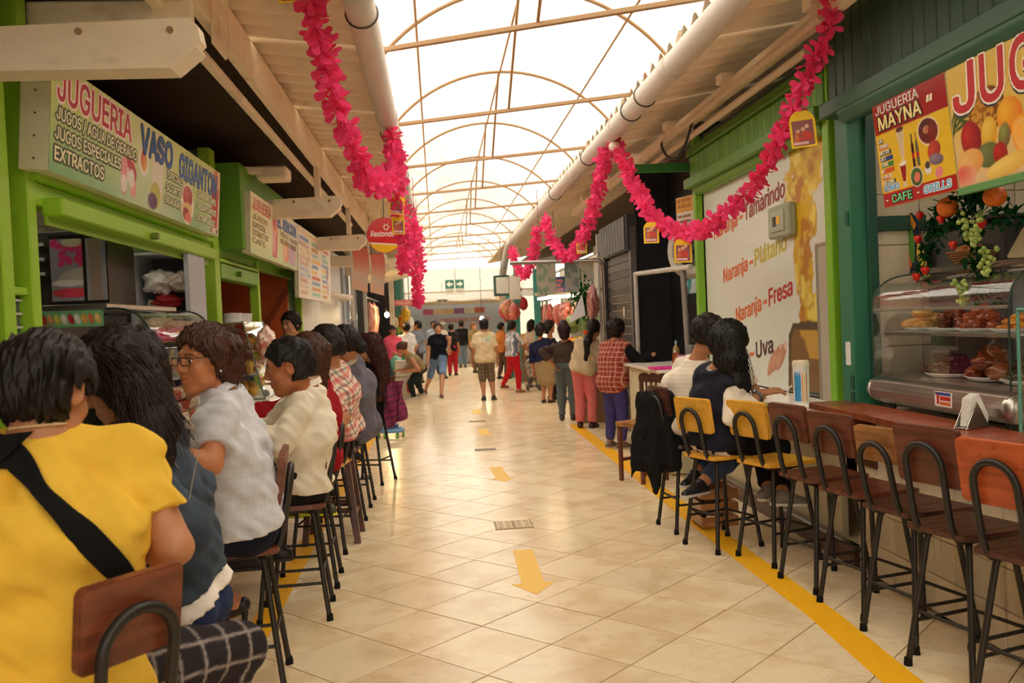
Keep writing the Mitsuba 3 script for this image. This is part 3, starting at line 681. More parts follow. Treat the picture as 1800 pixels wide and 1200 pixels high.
# ---- food display case of the near stall ------------------------------------
def curved_glass(x, y0, y1, z0, z1, depth, sgn, n=14, zc=.62):
    """front glass rising from (x, z0) and curling back to depth at z1; sgn: +1 when the case is behind +x."""
    zs = z0 + (z1 - z0) * zc
    p = [(x, z0), (x, zs)] + [tuple(q) for q in bez([(x, zs), (x, z1 - .01), (x + sgn * depth * .45, z1), (x + sgn * depth, z1)], n)[1:]]
    return np.stack([np.array([[a, y, b] for a, b in p]) for y in (y0, y1)], 1), p
g = thing('food_display_case', 'steel food display case with curved glass on the tiled counter', 'display case')
Y0, Y1, X0 = 5.00, 3.74, 2.52
put('base', MB().prism(Polygon([(2.55, 1.02), (2.50, 1.05), (2.485, 1.09), (2.50, 1.14), (2.55, 1.165), (2.98, 1.165), (2.98, 1.02)]).buffer(.004), -(Y0 - Y1) / 2, (Y0 - Y1) / 2, np.stack([[1, 0, 0], [0, 0, 1], [0, -1, 0]], 1).astype(float), (0, (Y0 + Y1) / 2, 0)), 'steel', g)
for y in (Y0, Y1):
    s = -1 if y == Y1 else 1
    put('end_cap', MB().lathe([(0, .03), (.04, .028), (.062, .012), (.068, 0), (.068, -.02), (.062, -.022), (.062, -.03)], (2.545, y, 1.09), C(190, 184, 176), 20, np.stack([[1, 0, 0], [0, 0, s], [0, s, 0]], 1).astype(float) if 0 else frame((0, s, 0))), 'metal', g)
for y in (4.9, 3.85):
    for x in (2.58, 2.9): put('foot', MB().cyl((x, y, .965), (x, y, 1.03), .018, None, C(60, 56, 52), 10), 'satin', g)
m = MB().box((2.482, 4.22, 1.095), (.003, .15, .075), C(232, 226, 220), .0005)
m.box((2.480, 4.22, 1.122), (.002, .13, .014), C(60, 70, 150), 0); m.box((2.480, 4.20, 1.10), (.002, .09, .02), C(200, 50, 40), 0); m.box((2.480, 4.265, 1.095), (.002, .02, .05), C(200, 50, 40), 0); m.box((2.480, 4.2, 1.075), (.002, .09, .016), C(220, 110, 60), 0)
put('sticker', m, 'satin', g)
P, prof = curved_glass(2.52, Y0 - .01, Y1 + .01, 1.17, 1.745, .34, 1)
put('front_glass', MB().sheet(P), 'glass', g)
for y in (Y0 - .01, Y1 + .01):
    pp = np.array([[a, b] for a, b in prof] + [(2.97, 1.745), (2.97, 1.17)])
    put('side_glass', MB().prism(Polygon(pp), -.0005, .0005, np.stack([[1, 0, 0], [0, 0, 1], [0, -1, 0]], 1).astype(float), (0, y, 0)) if 0 else MB().sheet(np.stack([np.c_[pp[:-1, 0], np.full(len(pp) - 1, y), pp[:-1, 1]], np.c_[np.full(len(pp) - 1, 2.97), np.full(len(pp) - 1, y), np.minimum(pp[:-1, 1], 1.74)]], 1)), 'glass', g)
    e = np.array([[a, y, b] for a, b in prof])
    put('glass_edge', MB().tube(e, .005, C(40, 60, 54), 6), 'satin', g)
put('seam_strip', MB().box((2.525, (Y0 + Y1) / 2, 1.545), (.008, Y0 - Y1 - .02, .016), C(226, 226, 222), .002), 'metal', g)
put('top_panel', MB().box((2.93, (Y0 + Y1) / 2, 1.76), (.16, Y0 - Y1, .03), C(96, 94, 90), .004), 'steel', g)
put('back_panel', MB().box((2.985, (Y0 + Y1) / 2, 1.45), (.012, Y0 - Y1, .60), C(150, 156, 156), .002), 'gloss', g)
put('rear_slats', MB().box((2.975, 4.62, 1.44), (.012, .03, .5), C(236, 230, 250), .002).box((2.975, 4.15, 1.44), (.012, .03, .5), C(236, 230, 250), .002), 'satin', g)
put('shelf', MB().box((2.75, (Y0 + Y1) / 2, 1.415), (.36, Y0 - Y1 - .04, .008), C(200, 206, 202), .002), 'gloss', g)
put('shelf_rail', MB().box((2.565, (Y0 + Y1) / 2, 1.413), (.012, Y0 - Y1 - .04, .018), C(206, 204, 198), .003), 'metal', g)
put('inner_tray', MB().box((2.75, (Y0 + Y1) / 2, 1.172), (.40, Y0 - Y1 - .03, .01), C(120, 116, 110), .002), 'steel', g)
def lumpy(c, r, col, seed, n=16, amp=.25, col2=None):
    m = trimesh.creation.icosphere(2 if n < 20 else 3)
    v = np.array(m.vertices); k = meshkit.fbm(v * 2.3 + seed * 7.1, 3, seed)
    v = v * (1 + amp * (k[:, None] - .5) * 2) * np.asarray(r) + np.asarray(c)
    t = np.clip((meshkit.fbm(np.array(m.vertices) * 4 + seed, 3, seed + 3) - .3) * 2.2, 0, 1)[:, None]
    col = np.asarray(col, float); return v, np.array(m.faces), col * (1 - t) + (col * .45 if col2 is None else np.asarray(col2)) * t
def platter(c, rx, ry): return MB().lathe([(0, 0), (.8, 0), (1, .018), (1.0, .022), (.8, .006), (0, .006)], c, C(206, 204, 198), 22, sx=rx, sy=ry)
rnd = random.Random(11)
def heap(name, label, cat, group, cx, cy, z, n, spread, r, col, col2, dish=True, amp=.25, dish_label=None):
    if dish: put('platter', platter((cx, cy, z), spread[0] + .03, spread[1] + .03), 'satin', label=dish_label, cat='platter'); z += .012
    n = int(n * 1.5); r = np.asarray(r) * .82
    for k in range(n):
        t = k / max(n - 1, 1); lay = 0 if t < .5 else (1 if t < .83 else 2); a = rnd.uniform(0, 6.28); q = rnd.uniform(0, 1) ** .5 * (1, .62, .25)[lay]
        rr = np.array(r) * rnd.uniform(.8, 1.15)
        put(name, lumpy((cx + spread[0] * q * math.cos(a), cy + spread[1] * q * math.sin(a), z + rr[2] * .8 + lay * r[2] * 1.15), rr, np.asarray(col) * rnd.uniform(.85, 1.15), k + int(cy * 100), amp=amp, col2=col2), 'gloss', label=label, cat=cat, group=group)
heap('bread_roll', 'pale baked turnover on the far end of the upper shelf of the display case', 'pastry', 'pastries on the upper shelf', 2.74, 4.80, 1.42, 6, (.09, .10), (.075, .06, .035), C(226, 178, 110), C(190, 130, 66), dish_label='oval platter of pale turnovers, farthest dish on the upper shelf')
heap('meat_piece', 'piece of dark fried meat in the left heap on the upper shelf of the case', 'meat', 'dark meat on the upper shelf', 2.73, 4.52, 1.42, 14, (.10, .12), (.045, .045, .034), C(140, 60, 34), C(70, 26, 20), amp=.5, dish_label='platter of dark fried meat on the upper shelf')
heap('chicken_piece', 'piece of browned fried meat in the middle heap on the upper shelf', 'meat', 'browned meat on the upper shelf', 2.73, 4.25, 1.42, 16, (.10, .12), (.045, .045, .036), C(180, 88, 46), C(110, 44, 26), amp=.5, dish_label='platter of browned meat in the middle of the upper shelf')
heap('fried_chip', 'golden crisp in the right-hand heap on the upper shelf of the case', 'snack', 'golden crisps on the upper shelf', 2.73, 3.95, 1.42, 22, (.11, .13), (.04, .045, .022), C(222, 150, 44), C(190, 104, 26), amp=.4, dish_label='platter of golden crisps at the right end of the upper shelf')
heap('dark_sausage', 'dark black-red sausage coil on the lower tray of the display case', 'sausage', 'dark sausages on the lower tray', 2.74, 4.55, 1.18, 10, (.11, .14), (.07, .05, .032), C(58, 26, 22), C(90, 40, 30), amp=.2, dish_label='platter of dark sausages on the lower tray')
heap('roast_piece', 'glazed orange-brown roast piece in the middle of the lower tray', 'meat', 'roast meat on the lower tray', 2.74, 4.20, 1.18, 9, (.10, .12), (.07, .065, .05), C(150, 66, 26), C(80, 32, 16), amp=.35, dish_label='platter of glazed roast meat in the middle of the lower tray')
heap('cooked_banana', 'dark green-brown cooked plantain leaf parcel at the near end of the lower tray', 'food parcel', 'leaf parcels on the lower tray', 2.74, 3.92, 1.18, 9, (.10, .12), (.05, .10, .032), C(62, 58, 30), C(40, 30, 18), amp=.2, dish_label='platter of leaf parcels at the near end of the lower tray')
# second glass box beside it
g = thing('glass_box', 'tall glass box with a yellow jug inside at the right edge of the photo', 'display case')
for nm, c_, s_ in (('front_glass', (2.50, 3.35, 1.25), (.006, .62, .56)), ('side_glass', (2.72, 3.655, 1.25), (.44, .006, .56)), ('top_glass', (2.72, 3.35, 1.53), (.44, .62, .006))):
    h = np.array(s_) / 2; c_ = np.array(c_); ax = int(np.argmin(s_)); o1, o2 = (ax + 1) % 3, (ax + 2) % 3; e1, e2 = np.eye(3)[o1] * h[o1], np.eye(3)[o2] * h[o2]
    put(nm, MB().sheet(np.array([[c_ - e1 - e2, c_ + e1 - e2], [c_ - e1 + e2, c_ + e1 + e2]])), 'glass', g)
for a, b in (((2.5, 3.66, .97), (2.5, 3.66, 1.53)), ((2.5, 3.66, 1.53), (2.5, 3.04, 1.53)), ((2.5, 3.66, 1.53), (2.94, 3.66, 1.53)), ((2.5, 3.66, .975), (2.5, 3.04, .975))):
    put('edge_bar', MB().cyl(a, b, .008, None, C(90, 150, 130), 8), 'satin', g)
m = MB().lathe([(0, 0), (.09, 0), (.10, .02), (.105, .2), (.085, .30), (.06, .33), (0, .33)], (2.64, 3.42, .97), C(224, 200, 110), 20)
put('drink_jug', m, 'gloss', label='pale yellow drink container inside the glass box at the right edge', cat='jug')
# napkin holder on the plank
g = thing('napkin_holder', 'triangular steel napkin holder with white napkins on the wooden plank counter', 'napkin holder')
R = rotz(math.radians(25)); o = (2.40, 3.86, 1.001)
tri = Polygon([(-.085, 0), (.085, 0), (0, .12)])
for s in (-1, 1): put('side_plate', MB(R, o).prism(tri, s * .03 - .0015, s * .03 + .0015, np.stack([[1, 0, 0], [0, 0, 1], [0, -1, 0]], 1).astype(float)), 'steel', g)
put('base', MB(R, o).box((0, 0, .004), (.15, .07, .006), C(180, 176, 170), .002), 'metal', g)
for k in range(9): put('napkin', MB(R, o).prism(Polygon([(-.05, .01), (.09, .01), (.10, .05), (.03, .155), (-.03, .135)]), -.022 + k * .005, -.0195 + k * .005, np.stack([[1, 0, 0], [0, 0, 1], [0, -1, 0]], 1).astype(float), col=C(238, 234, 226)), 'matte', g)
# inside the near stall: tiled partition, fridge, shelf things
g = lab(fresh('wall_partition_right'), kind='structure')
put('core', MB().box((3.9, 5.22, 1.6), (2.7, .06, 3.2), C(150, 140, 124), 0), 'matte', g)
for i in range(8):
    for k in range(7):
        put('tile', MB().box((2.64 + .14 + i * .305, 5.185, 1.02 + .15 + k * .305), (.30, .012, .30), WHITE, .003), 'wall_tile', g)
put('wall_back_right', MB().box((4.4, 2.8, 1.7), (.06, 5.0, 3.4), C(120, 118, 110), 0), 'matte', kind='structure')
g = thing('partition_rail', 'dark green horizontal rail fixed across the tiled partition behind the menu sign', 'rail')
put('rail', MB().box((2.78, 5.165, 2.06), (.36, .03, .09), C(32, 74, 58), .005), 'satin', g)
g = thing('fridge', 'dark grey fridge standing behind the display case', 'fridge')
board(g, [('body', (3.25, 4.75, 1.35), (.60, .7, 1.3), C(70, 68, 66), 'satin', .012), ('door', (2.94, 4.75, 1.36), (.03, .68, 1.24), C(86, 84, 82), 'satin', .01), ('top', (3.2, 4.72, 2.01), (.62, .72, .02), C(50, 48, 46), 'satin')])
g = thing('wall_poster', 'pale grey cat-patterned box behind the glass of the display case', 'box')
board(g, [('box', (3.3, 3.9, 1.35), (.3, .8, .7), C(150, 150, 146), 'satin', .01)])
g = thing('kitchen_rack', 'black wall rack with a pale green bracket behind the hanging fruit', 'shelf')
board(g, [('upright', (3.1, 3.98, 2.0), (.03, .05, .5), C(170, 190, 160), 'satin'), ('shelf', (3.25, 3.7, 2.0), (.4, .9, .03), C(36, 34, 34), 'satin'), ('shelf', (3.25, 3.7, 1.84), (.4, .9, .03), C(36, 34, 34), 'satin'), ('bin', (3.2, 3.75, 1.93), (.25, .25, .14), C(206, 206, 204), 'satin'), ('back', (3.46, 3.7, 2.0), (.02, .9, .5), C(60, 60, 58), 'satin')])
g = thing('green_wall_panel', 'green and grey wall panel in the shade behind the kitchen rack', 'panel')
board(g, [('panel', (4.35, 3.2, 2.05), (.04, 2.6, .16), C(60, 120, 66), 'satin'), ('panel', (4.36, 3.2, 2.4), (.04, 2.6, .5), C(120, 120, 116), 'satin')])
# cut-out of fruit standing on the case
g = thing('fruit_cutout', 'painted cut-out board of a papaya, banana and chilli standing on the display case', 'cut-out')
Mc = PX.copy(); o = np.array((2.860, 5.287, 1.771)) - [0, 0, .02]
put('board', MB().prism(Polygon([(0, .1), (.05, .0), (.16, .03), (.20, .08), (.24, .0), (.30, .03), (.28, .14), (.22, .2), (.2, .3), (.14, .36), (.09, .34), (.03, .38), (.02, .3), (-.03, .2)]).buffer(.008), -.006, 0, Mc, o, C(30, 36, 60)), 'satin', g)
for nm, pts, cl in (('papaya_print', [(.0, .12), (.06, .03), (.13, .05), (.11, .13), (.08, .22), (.05, .3), (.0, .24)], C(226, 110, 44)), ('papaya_print', [(.09, .1), (.16, .07), (.17, .2), (.13, .3), (.07, .3)], C(84, 150, 60)), ('banana_print', [(.2, .1), (.25, .02), (.29, .05), (.26, .13), (.21, .18)], C(236, 200, 60)), ('chilli_print', [(.06, .34), (.12, .33), (.17, .27), (.19, .29), (.14, .35), (.08, .365)], C(232, 160, 50)), ('outline_print', [(.02, .32), (.03, .36), (.05, .33), (.08, .345), (.09, .30)], C(90, 110, 140))):
    put(nm, MB().prism(Polygon(pts).buffer(.006), .0002, .002, Mc, o, cl), 'satin', g)
# hanging artificial fruit: foliage, grapes, oranges, strawberries
def leaf_mesh(mb, p, d, L, W, col, nrm=(0, 0, 1)):
    d = unit(d); s = unit(np.cross(d, nrm)); n = np.cross(s, d)
    a = [p, p + d * L * .35 + s * W / 2 + n * L * .06, p + d * L * .75 + s * W * .3, p + d * L - n * L * .1, p + d * L * .75 - s * W * .3, p + d * L * .35 - s * W / 2 + n * L * .06, p + d * L * .4]
    mb.raw(a, [[0, 1, 6], [1, 2, 6], [2, 3, 6], [3, 4, 6], [4, 5, 6], [5, 0, 6]], col)
rnd = random.Random(8)
def rv(): return unit([rnd.gauss(0, 1), rnd.gauss(0, 1), rnd.gauss(0, 1)])
g = thing('artificial_vine', 'dark green artificial vine hanging below the fruit sign', 'plant')
HC = np.array([2.62, 4.12, 2.02])
stem = [spline([HC + [0, 0, .1], HC + [.02, .05, -.1], HC + [0, .0, -.3], HC + [.03, -.02, -.42]], 20), spline([HC + [0, .0, .06], HC + [-.03, .25, .02], HC + [0, .42, -.10]], 16), spline([HC + [0, .1, 0], HC + [-.02, .38, -.15], HC + [0, .50, -.30]], 16), spline([HC + [0, 0, .08], HC + [-.05, -.15, .06], HC + [.02, -.25, -.1]], 12)]
m = MB(); lv = MB()
for p in stem:
    m.tube(p, .004, C(40, 70, 34), 5)
    for q in p:
        for _ in range(9):
            big = p is stem[0] or p is stem[3]
            leaf_mesh(lv, q + rv() * (.05 if big else .035), rv() + [0, 0, -.2], rnd.uniform(.035, .075 if big else .05), rnd.uniform(.02, .04), C(24, 62, 34) * rnd.uniform(.7, 1.6))
put('stem', m, 'satin', g); put('leaf', lv, 'leaf', g, kind='stuff')
for cc, wh in (([.0, .0, -.02], 'topmost left'), ([-.04, -.12, -.06], 'upper right'), ([-.02, .03, -.34], 'lowest'), ([.0, -.14, -.2], 'lower right')):
    gg = thing('grape_bunch', f'{wh} bunch of pale green artificial grapes hanging in the vine', 'grapes', 'grape bunches in the vine')
    m = MB()
    for k in range(26):
        t = rnd.random(); q = HC + cc + np.array([rnd.gauss(0, .03 * (1.1 - t)), rnd.gauss(0, .03 * (1.1 - t)), -.13 * t]) + [-.05, 0, 0]
        m.ball(q, .0125, C(150, 170, 84) * rnd.uniform(.8, 1.15), 8)
    put('berries', m, 'gloss', gg)
for cc, w in (([-.05, .16, .03], 'left'), ([-.05, -.22, .03], 'right')):
    v, f, k = lumpy(HC + cc, (.05, .055, .05), C(226, 120, 30), 4 + len(w), amp=.06, col2=C(206, 90, 20)); put('orange', (v, f, k), 'satin', label=f'{w} one of the two artificial oranges hanging in the vine', cat='orange')
for k, cc in enumerate(([-.06, .40, .02], [-.05, .22, -.02], [-.05, .12, -.16], [-.04, .46, -.1], [-.05, .47, -.3], [-.04, .40, -.27], [-.04, -.10, -.08])):
    gg = thing('strawberry', ('topmost red artificial strawberry at the left of the vine', 'small red strawberry left of the left artificial orange', 'red strawberry in the middle of the vine beside the grapes', 'red strawberry halfway down the left strand of the vine', 'lowest and leftmost red strawberry just above the display case', 'red strawberry next to the lowest one at the end of the left strand', 'red strawberry between the two artificial oranges')[k], 'strawberry', 'strawberries of the vine')
    put('berry', MB().lathe([(0, -.028), (.012, -.02), (.022, 0), (.02, .012), (.008, .018), (0, .018)], HC + cc, C(206, 36, 30), 12), 'gloss', gg)
    lm = MB()
    for a in range(5): leaf_mesh(lm, HC + cc + [0, 0, .017], (math.cos(a * 1.256), math.sin(a * 1.256), .1), .02, .01, C(50, 110, 40))
    put('calyx', lm, 'leaf', gg)
# basket with bread and a folded paper bag on the case top
g = thing('wicker_basket', 'shallow wicker basket with bread rolls on top of the display case', 'basket')
o = np.array([2.88, (2.880, 4.564, 1.800)[1], 1.777]); m = MB()
for k in range(5): m.tube(arc(o + [0, 0, .008 + k * .013], .105 + .012 * k, 0, 2 * math.pi, 24, (.8, 0, 0), (0, 1, 0)), .007, C(150, 104, 56) * (1 + .1 * (k % 2)), 6)
m.lathe([(0, 0), (.10, 0)], o + [0, 0, .004], C(140, 96, 52), 20, sx=.8)
put('weave', m, 'satin', g)
for k, d in enumerate(((-.02, .05), (.0, -.03), (.03, .02))):
    put('bread_bun', lumpy(o + [d[0], d[1], .065], (.05, .052, .036), C(206, 140, 76), 30 + k, amp=.08, col2=C(186, 112, 54)), 'satin', label='round brown bread bun in the wicker basket', cat='bread', group='buns in the wicker basket')
g = thing('paper_parcel', 'cream folded paper parcel standing on top of the display case at the right edge', 'parcel')
put('paper', MB().prism(Polygon([(0, 0), (.36, 0), (.36, .12), (.26, .17), (.16, .16), (.1, .1)]).buffer(.01), -.05, .05, PX, (2.84, 4.14, 1.787), C(216, 200, 166)), 'matte', g)
g = thing('scissors', 'pair of scissors with orange handles standing upright behind the paper parcel', 'scissors')
o = np.array([2.93, 4.02, 1.96])
for s in (-1, 1):
    put('handle', MB().tube(arc(o + [0, s * .026, .03], .021, 0, 2 * math.pi, 16, (0, 1, 0), (0, .2 * s, 1)), .005, C(206, 84, 40), 6), 'satin', g)
    put('blade', MB().cyl(o + [0, s * .012, .012], o + [0, -s * .01, -.08], .004, .003, C(150, 150, 150), 6), 'metal', g)
# things on the white counter
g = thing('cup_dispenser', 'white cup dispenser with blue and orange stripes on the white counter', 'cup dispenser')
o = np.array([2.36, 5.66, .959]); n = 28
zz = [0, .01, .24, .25, .27, .275]; 
m = MB().lathe([(0, 0), (.048, 0), (.05, .01), (.052, .235)], o, C(236, 232, 224), n)
put('body', m, 'gloss', g)
put('cap', MB().lathe([(.054, .235), (.054, .262), (.048, .275), (0, .278)], o, C(238, 226, 200), n), 'satin', g)
for a0, a1, cl in ((-2.9, -2.0, C(70, 150, 206)), (-1.9, -1.75, C(226, 140, 70)), (-1.65, -1.5, C(238, 190, 120)), (-1.35, -1.2, C(200, 130, 80)), (2.6, 2.9, C(226, 140, 70))):
    a = np.linspace(a0, a1, 8); P = np.stack([np.c_[.0515 * np.cos(a), .0515 * np.sin(a), a * 0 + z] for z in (.012, .228)], 1) + o
    put('stripe', MB().sheet(P[::-1] if 0 else P.transpose(1, 0, 2)[::-1]), 'satin', g) if 0 else put('stripe', MB().sheet(P, cl), 'satin', g)
put('handle', MB().tube(bez([o + [-.05, .03, .03], o + [-.09, .05, .04], o + [-.08, .05, .10], o + [-.05, .03, .11]], 12), .006, C(226, 220, 210), 6), 'satin', g)
g = thing('drinking_glass', 'clear drinking tumbler standing on the white counter before the seated woman', 'glass')
o = np.array([2.30, 6.45, .959])
put('tumbler', MB().lathe([(.03, .004), (.046, .16)], o, n=22).lathe([(0, .004), (.03, .004)], o, n=22), 'glass', g)
put('rim', MB().tube(arc(o + [0, 0, .16], .046, 0, 2 * math.pi, 24, (1, 0, 0), (0, 1, 0)), .0018, C(220, 226, 226), 5), 'gloss', g)
put('base', MB().lathe([(0, 0), (.03, 0), (.031, .01), (0, .01)], o, C(190, 196, 196), 20), 'gloss', g)
# ---- stools on the right ------------------------------------------------------
GR = 'bar stools along the right-hand counters'
stool(1.80, 6.42, 8, 3, 'dark stool with a black jacket hung over its back, farthest in the right-hand row', GR)
stool(1.86, 5.86, 22, 2, 'yellow stool under the woman in the dark padded vest', GR, bh=.23, bz=.90, bw=.36)
stool(2.10, 5.48, 20, 2, 'empty yellow stool next to the seated woman in the vest', GR, bh=.23, bz=.90, bw=.36)
stool(2.16, 4.93, 12, 4, 'brown wooden stool directly beside the empty yellow stool', GR, bz=.935)
stool(2.20, 4.48, 14, 4, 'brown wooden stool with a worn orange spot on its back, fourth from the camera', GR, bz=.925, bh=.22)
stool(2.22, 4.03, 14, 5, 'wooden stool with the small narrow worn backrest', GR, bw=.29, bh=.165, bz=.93, seat_tone=3)
stool(2.21, 3.60, 16, 4, 'dark brown wooden stool, second from the camera on the right', GR, bh=.25, bz=.945, seat_tone=3)
stool(2.24, 3.17, 16, 1, 'stool with the bright orange backrest at the right edge of the photo', GR, bh=.25, bz=.935, bw=.36, seat_tone=3)
stool(2.26, 2.72, 16, 4, 'brown stool cut off by the right edge of the photo', GR)

# ---- left-hand stalls -------------------------------------------------------
PL = np.stack([[0, 1, 0], [0, 0, 1], [1, 0, 0]], 1).astype(float)   # frame of planes that face the aisle from the left: x-> y, y-> up, z-> +x
GRN, GR2 = C(150, 196, 44), C(126, 178, 36)
def posts(lst):
    for y, w, d, z1, l in lst:
        put('stall_post', MB().box((-1.84, y, z1 / 2), (d, w, z1), GRN, .006), 'satin', label=l, cat='post')
posts([(3.96, .10, .09, 3.2, 'lime green post at the left edge of the photo'), (4.22, .085, .09, 3.2, 'lime green post just right of the one at the left edge, beside the glass case'),
       (7.62, .17, .10, 3.1, 'lime green post between the first and second left-hand stalls, behind the woman in glasses'), (9.36, .10, .09, 2.6, 'slim lime green post beside the orange panel'), (12.25, .10, .09, 2.6, 'lime green post where the white wall panels begin')])
g = thing('stall_facade', 'lime green metal front of the first left-hand stall with a rolled-up shutter box', 'stall front')
put('lintel', MB().box((-1.85, 5.85, 2.255), (.09, 3.25, .11), GRN, .006), 'satin', g)
put('fascia', MB().box((-1.87, 5.85, 2.62), (.03, 3.25, .62), GR2 * .9, .004), 'satin', g)
put('ledge', MB().box((-1.79, 5.85, 2.325), (.06, 3.25, .03), GRN * 1.05, .006), 'satin', g)
put('shutter_box', MB().box((-1.765, 5.84, 2.20), (.10, 2.98, .085), GRN, .008), 'satin', g)
put('shutter_slat', MB().box((-1.80, 5.84, 2.14), (.02, 2.96, .05), GRN * .85, .004), 'satin', g)
put('latch', MB().cyl((-1.71, 5.65, 2.185), (-1.67, 5.65, 2.185), .022, None, C(120, 140, 50), 10), 'satin', g)
put('cross_bar', MB().box((-1.84, 4.09, 1.80), (.05, .17, .035), GRN, .004), 'satin', g)
put('cross_bar', MB().box((-1.84, 4.09, 2.85), (.07, .17, .08), GRN * .9, .004), 'satin', g)
put('side_mesh', MB().box((-1.86, 4.09, 1.35), (.008, .17, .85), C(90, 96, 92), .002), 'satin', g)
for k in range(14): put('mesh_bar', MB().box((-1.85, 4.09, .98 + k * .06), (.014, .17, .012), C(190, 190, 186), .002), 'satin', g)
# counter of the left stalls
g = thing('left_counter', 'long white tiled counter of the left-hand stalls behind the seated people', 'counter')
put('top', MB().prism(Polygon([(-1.9, 1.0), (-1.22, 1.0), (-1.22, 11.9), (-1.9, 11.9)]), .95, .985, col=C(222, 216, 200)), 'gloss', g)
put('front', MB().box((-1.62, 6.45, .475), (.5, 10.9, .945), C(196, 180, 150), .003), 'wall_tile', g)
put('foot_rail', MB().cyl((-1.30, 1.2, .22), (-1.30, 11.6, .22), .02, None, C(90, 84, 78), 8), 'satin', g)
# stall interiors: back and side walls
g = lab(fresh('wall_partition_left'), kind='structure')
put('core', MB().box((-2.95, 7.66, 1.55), (2.1, .05, 3.1), C(120, 112, 98), 0), 'matte', g)
for i in range(7):
    for k in range(6):
        put('tile', MB().box((-2.08 - i * .305, 7.625, .98 + .15 + k * .305), (.30, .012, .30), WHITE, .003), 'wall_tile', g)
put('wall_back_left', MB().box((-4.0, 7.0, 1.6), (.05, 10.0, 3.2), C(112, 108, 98), 0), 'matte', kind='structure')
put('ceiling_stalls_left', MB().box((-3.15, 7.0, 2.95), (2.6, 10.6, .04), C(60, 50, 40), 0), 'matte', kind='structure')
g = lab(fresh('wall_rear_partition_left'), kind='structure')
put('core', MB().box((-2.9, 3.7, 1.5), (2.2, .05, 3.0), C(100, 100, 92), 0), 'matte', g)
# sign 1
def lsign(name, label, x, y0, y1, z0, z1, lean, thick, bg, res=.006):
    g = thing('menu_sign', label, 'sign')
    n = np.array([math.cos(lean), 0, -math.sin(lean)]); up = np.array([math.sin(lean), 0, math.cos(lean)])
    M = np.stack([[0, 1, 0], up, n], 1); W, H = y1 - y0, z1 - z0; o = np.array([x, y0, z0])
    put('box', MB(M, o).box((W / 2, H / 2, -thick / 2 - .002), (W, H, thick), C(214, 206, 176), .004), 'satin', g)
    for k in range(5): put('rivet', MB(M, o).ball((-.001, H * (.1 + .2 * k), -thick * .5), .006, C(90, 70, 50), 6), 'satin', g) if name == 1 else None
    return g, M, o, W, H
g, M, o, W, H = lsign(1, 'long green sign with red and blue headings and juice lists, under the nearest timber bracket', -1.68, 4.13, 7.22, 2.33, 2.83, .08, .13, None)
c = Canvas(W, H, .008, C(206, 216, 120))
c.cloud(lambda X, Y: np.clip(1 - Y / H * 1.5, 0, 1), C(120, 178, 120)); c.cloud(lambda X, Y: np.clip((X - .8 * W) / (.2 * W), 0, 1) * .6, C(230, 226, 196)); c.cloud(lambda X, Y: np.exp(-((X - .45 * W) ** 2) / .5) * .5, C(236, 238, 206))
c.rect(W - .26, 0.02, W - .01, H - .02, C(226, 196, 160)); c.poly([(W - .22, .06), (W - .06, .06), (W - .03, .36), (W - .25, .36)], C(196, 50, 34)); 
for k in range(6): c.ell(W - .14 + (k - 2.5) * .02, .36 + .05 * (k % 3), .02, .09, C(224, 140, 90), (k - 2.5) * .15)
c.rect(W - .25, .02, W - .21, .05, C(30, 30, 34)); c.rect(W - .08, .02, W - .04, .05, C(30, 30, 34))
for k in range(12):
    a = k * .9; c.ell(1.02 + .08 * math.cos(a), .16 + .08 * math.sin(a * 1.7), .05, .05, (C(196, 60, 70), C(236, 160, 160), C(240, 230, 220))[k % 3])
c.ell(1.27, .27, .09, .085, C(250, 244, 236)); c.ell(1.27, .27, .06, .065, C(224, 90, 60), .3, C(230, 190, 90))
c.poly([(1.42, .04), (1.60, .04), (1.68, .40), (1.44, .40)], C(236, 226, 206)); c.ell(1.56, .38, .11, .07, C(120, 110, 100), 0, C(230, 220, 210)); c.ell(1.5, .1, .1, .08, C(196, 190, 90)); c.ell(1.45, .06, .09, .05, C(90, 50, 90))
c.ell(2.20, .14, .15, .135, C(248, 236, 220)); c.ell(2.20, .19, .12, .075, C(206, 96, 70), 0, C(170, 50, 50)); c.ell(2.20, .11, .13, .04, C(230, 190, 120)); c.ell(2.17, .07, .08, .045, C(160, 50, 50)); c.ell(2.23, .05, .08, .035, C(226, 120, 100))
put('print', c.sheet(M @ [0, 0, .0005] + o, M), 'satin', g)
def tl(t, h, x, y, col, w, e=None, ew=.10, sh=0): put('lettering', MB().text(t, h, o + M @ [x, y, .0015], M, col, .002, True, sh, w, e, ew), 'satin', g)
tl('JUGUERIA', .135, .06, .335, C(190, 44, 56), .98, C(250, 226, 220), .09)
tl('VASO', .15, 1.20, .315, C(40, 96, 160), .62, C(36, 50, 100), .045); tl('GIGANTON', .15, 1.98, .295, C(60, 116, 180), 1.0, C(36, 50, 100), .045)
DK, HL = C(60, 70, 40), C(240, 236, 190)
tl('JUGOS / AGUA DE GERADO', .055, .06, .245, HL, 1.08, DK, .16); tl('JUGOS ESPECIALES', .055, .05, .155, HL, .84, DK, .16); tl('EXTRACTOS', .06, .05, .06, HL, .60, DK, .16)
tl('ESPECIALES', .045, 1.72, .245, HL, .36, DK, .14); tl('SCORTE', .045, 1.70, .165, HL, .34, DK, .14); tl('ENSALADAS', .045, 1.68, .085, HL, .36, DK, .14)
tl('SANDWICHES', .042, 2.44, .225, HL, .52, C(110, 120, 90), .12); tl('DESAYUNOS', .042, 2.44, .145, HL, .54, C(110, 120, 90), .12); tl('EXTRA JUGO', .042, 2.42, .065, HL, .54, C(110, 120, 90), .12)
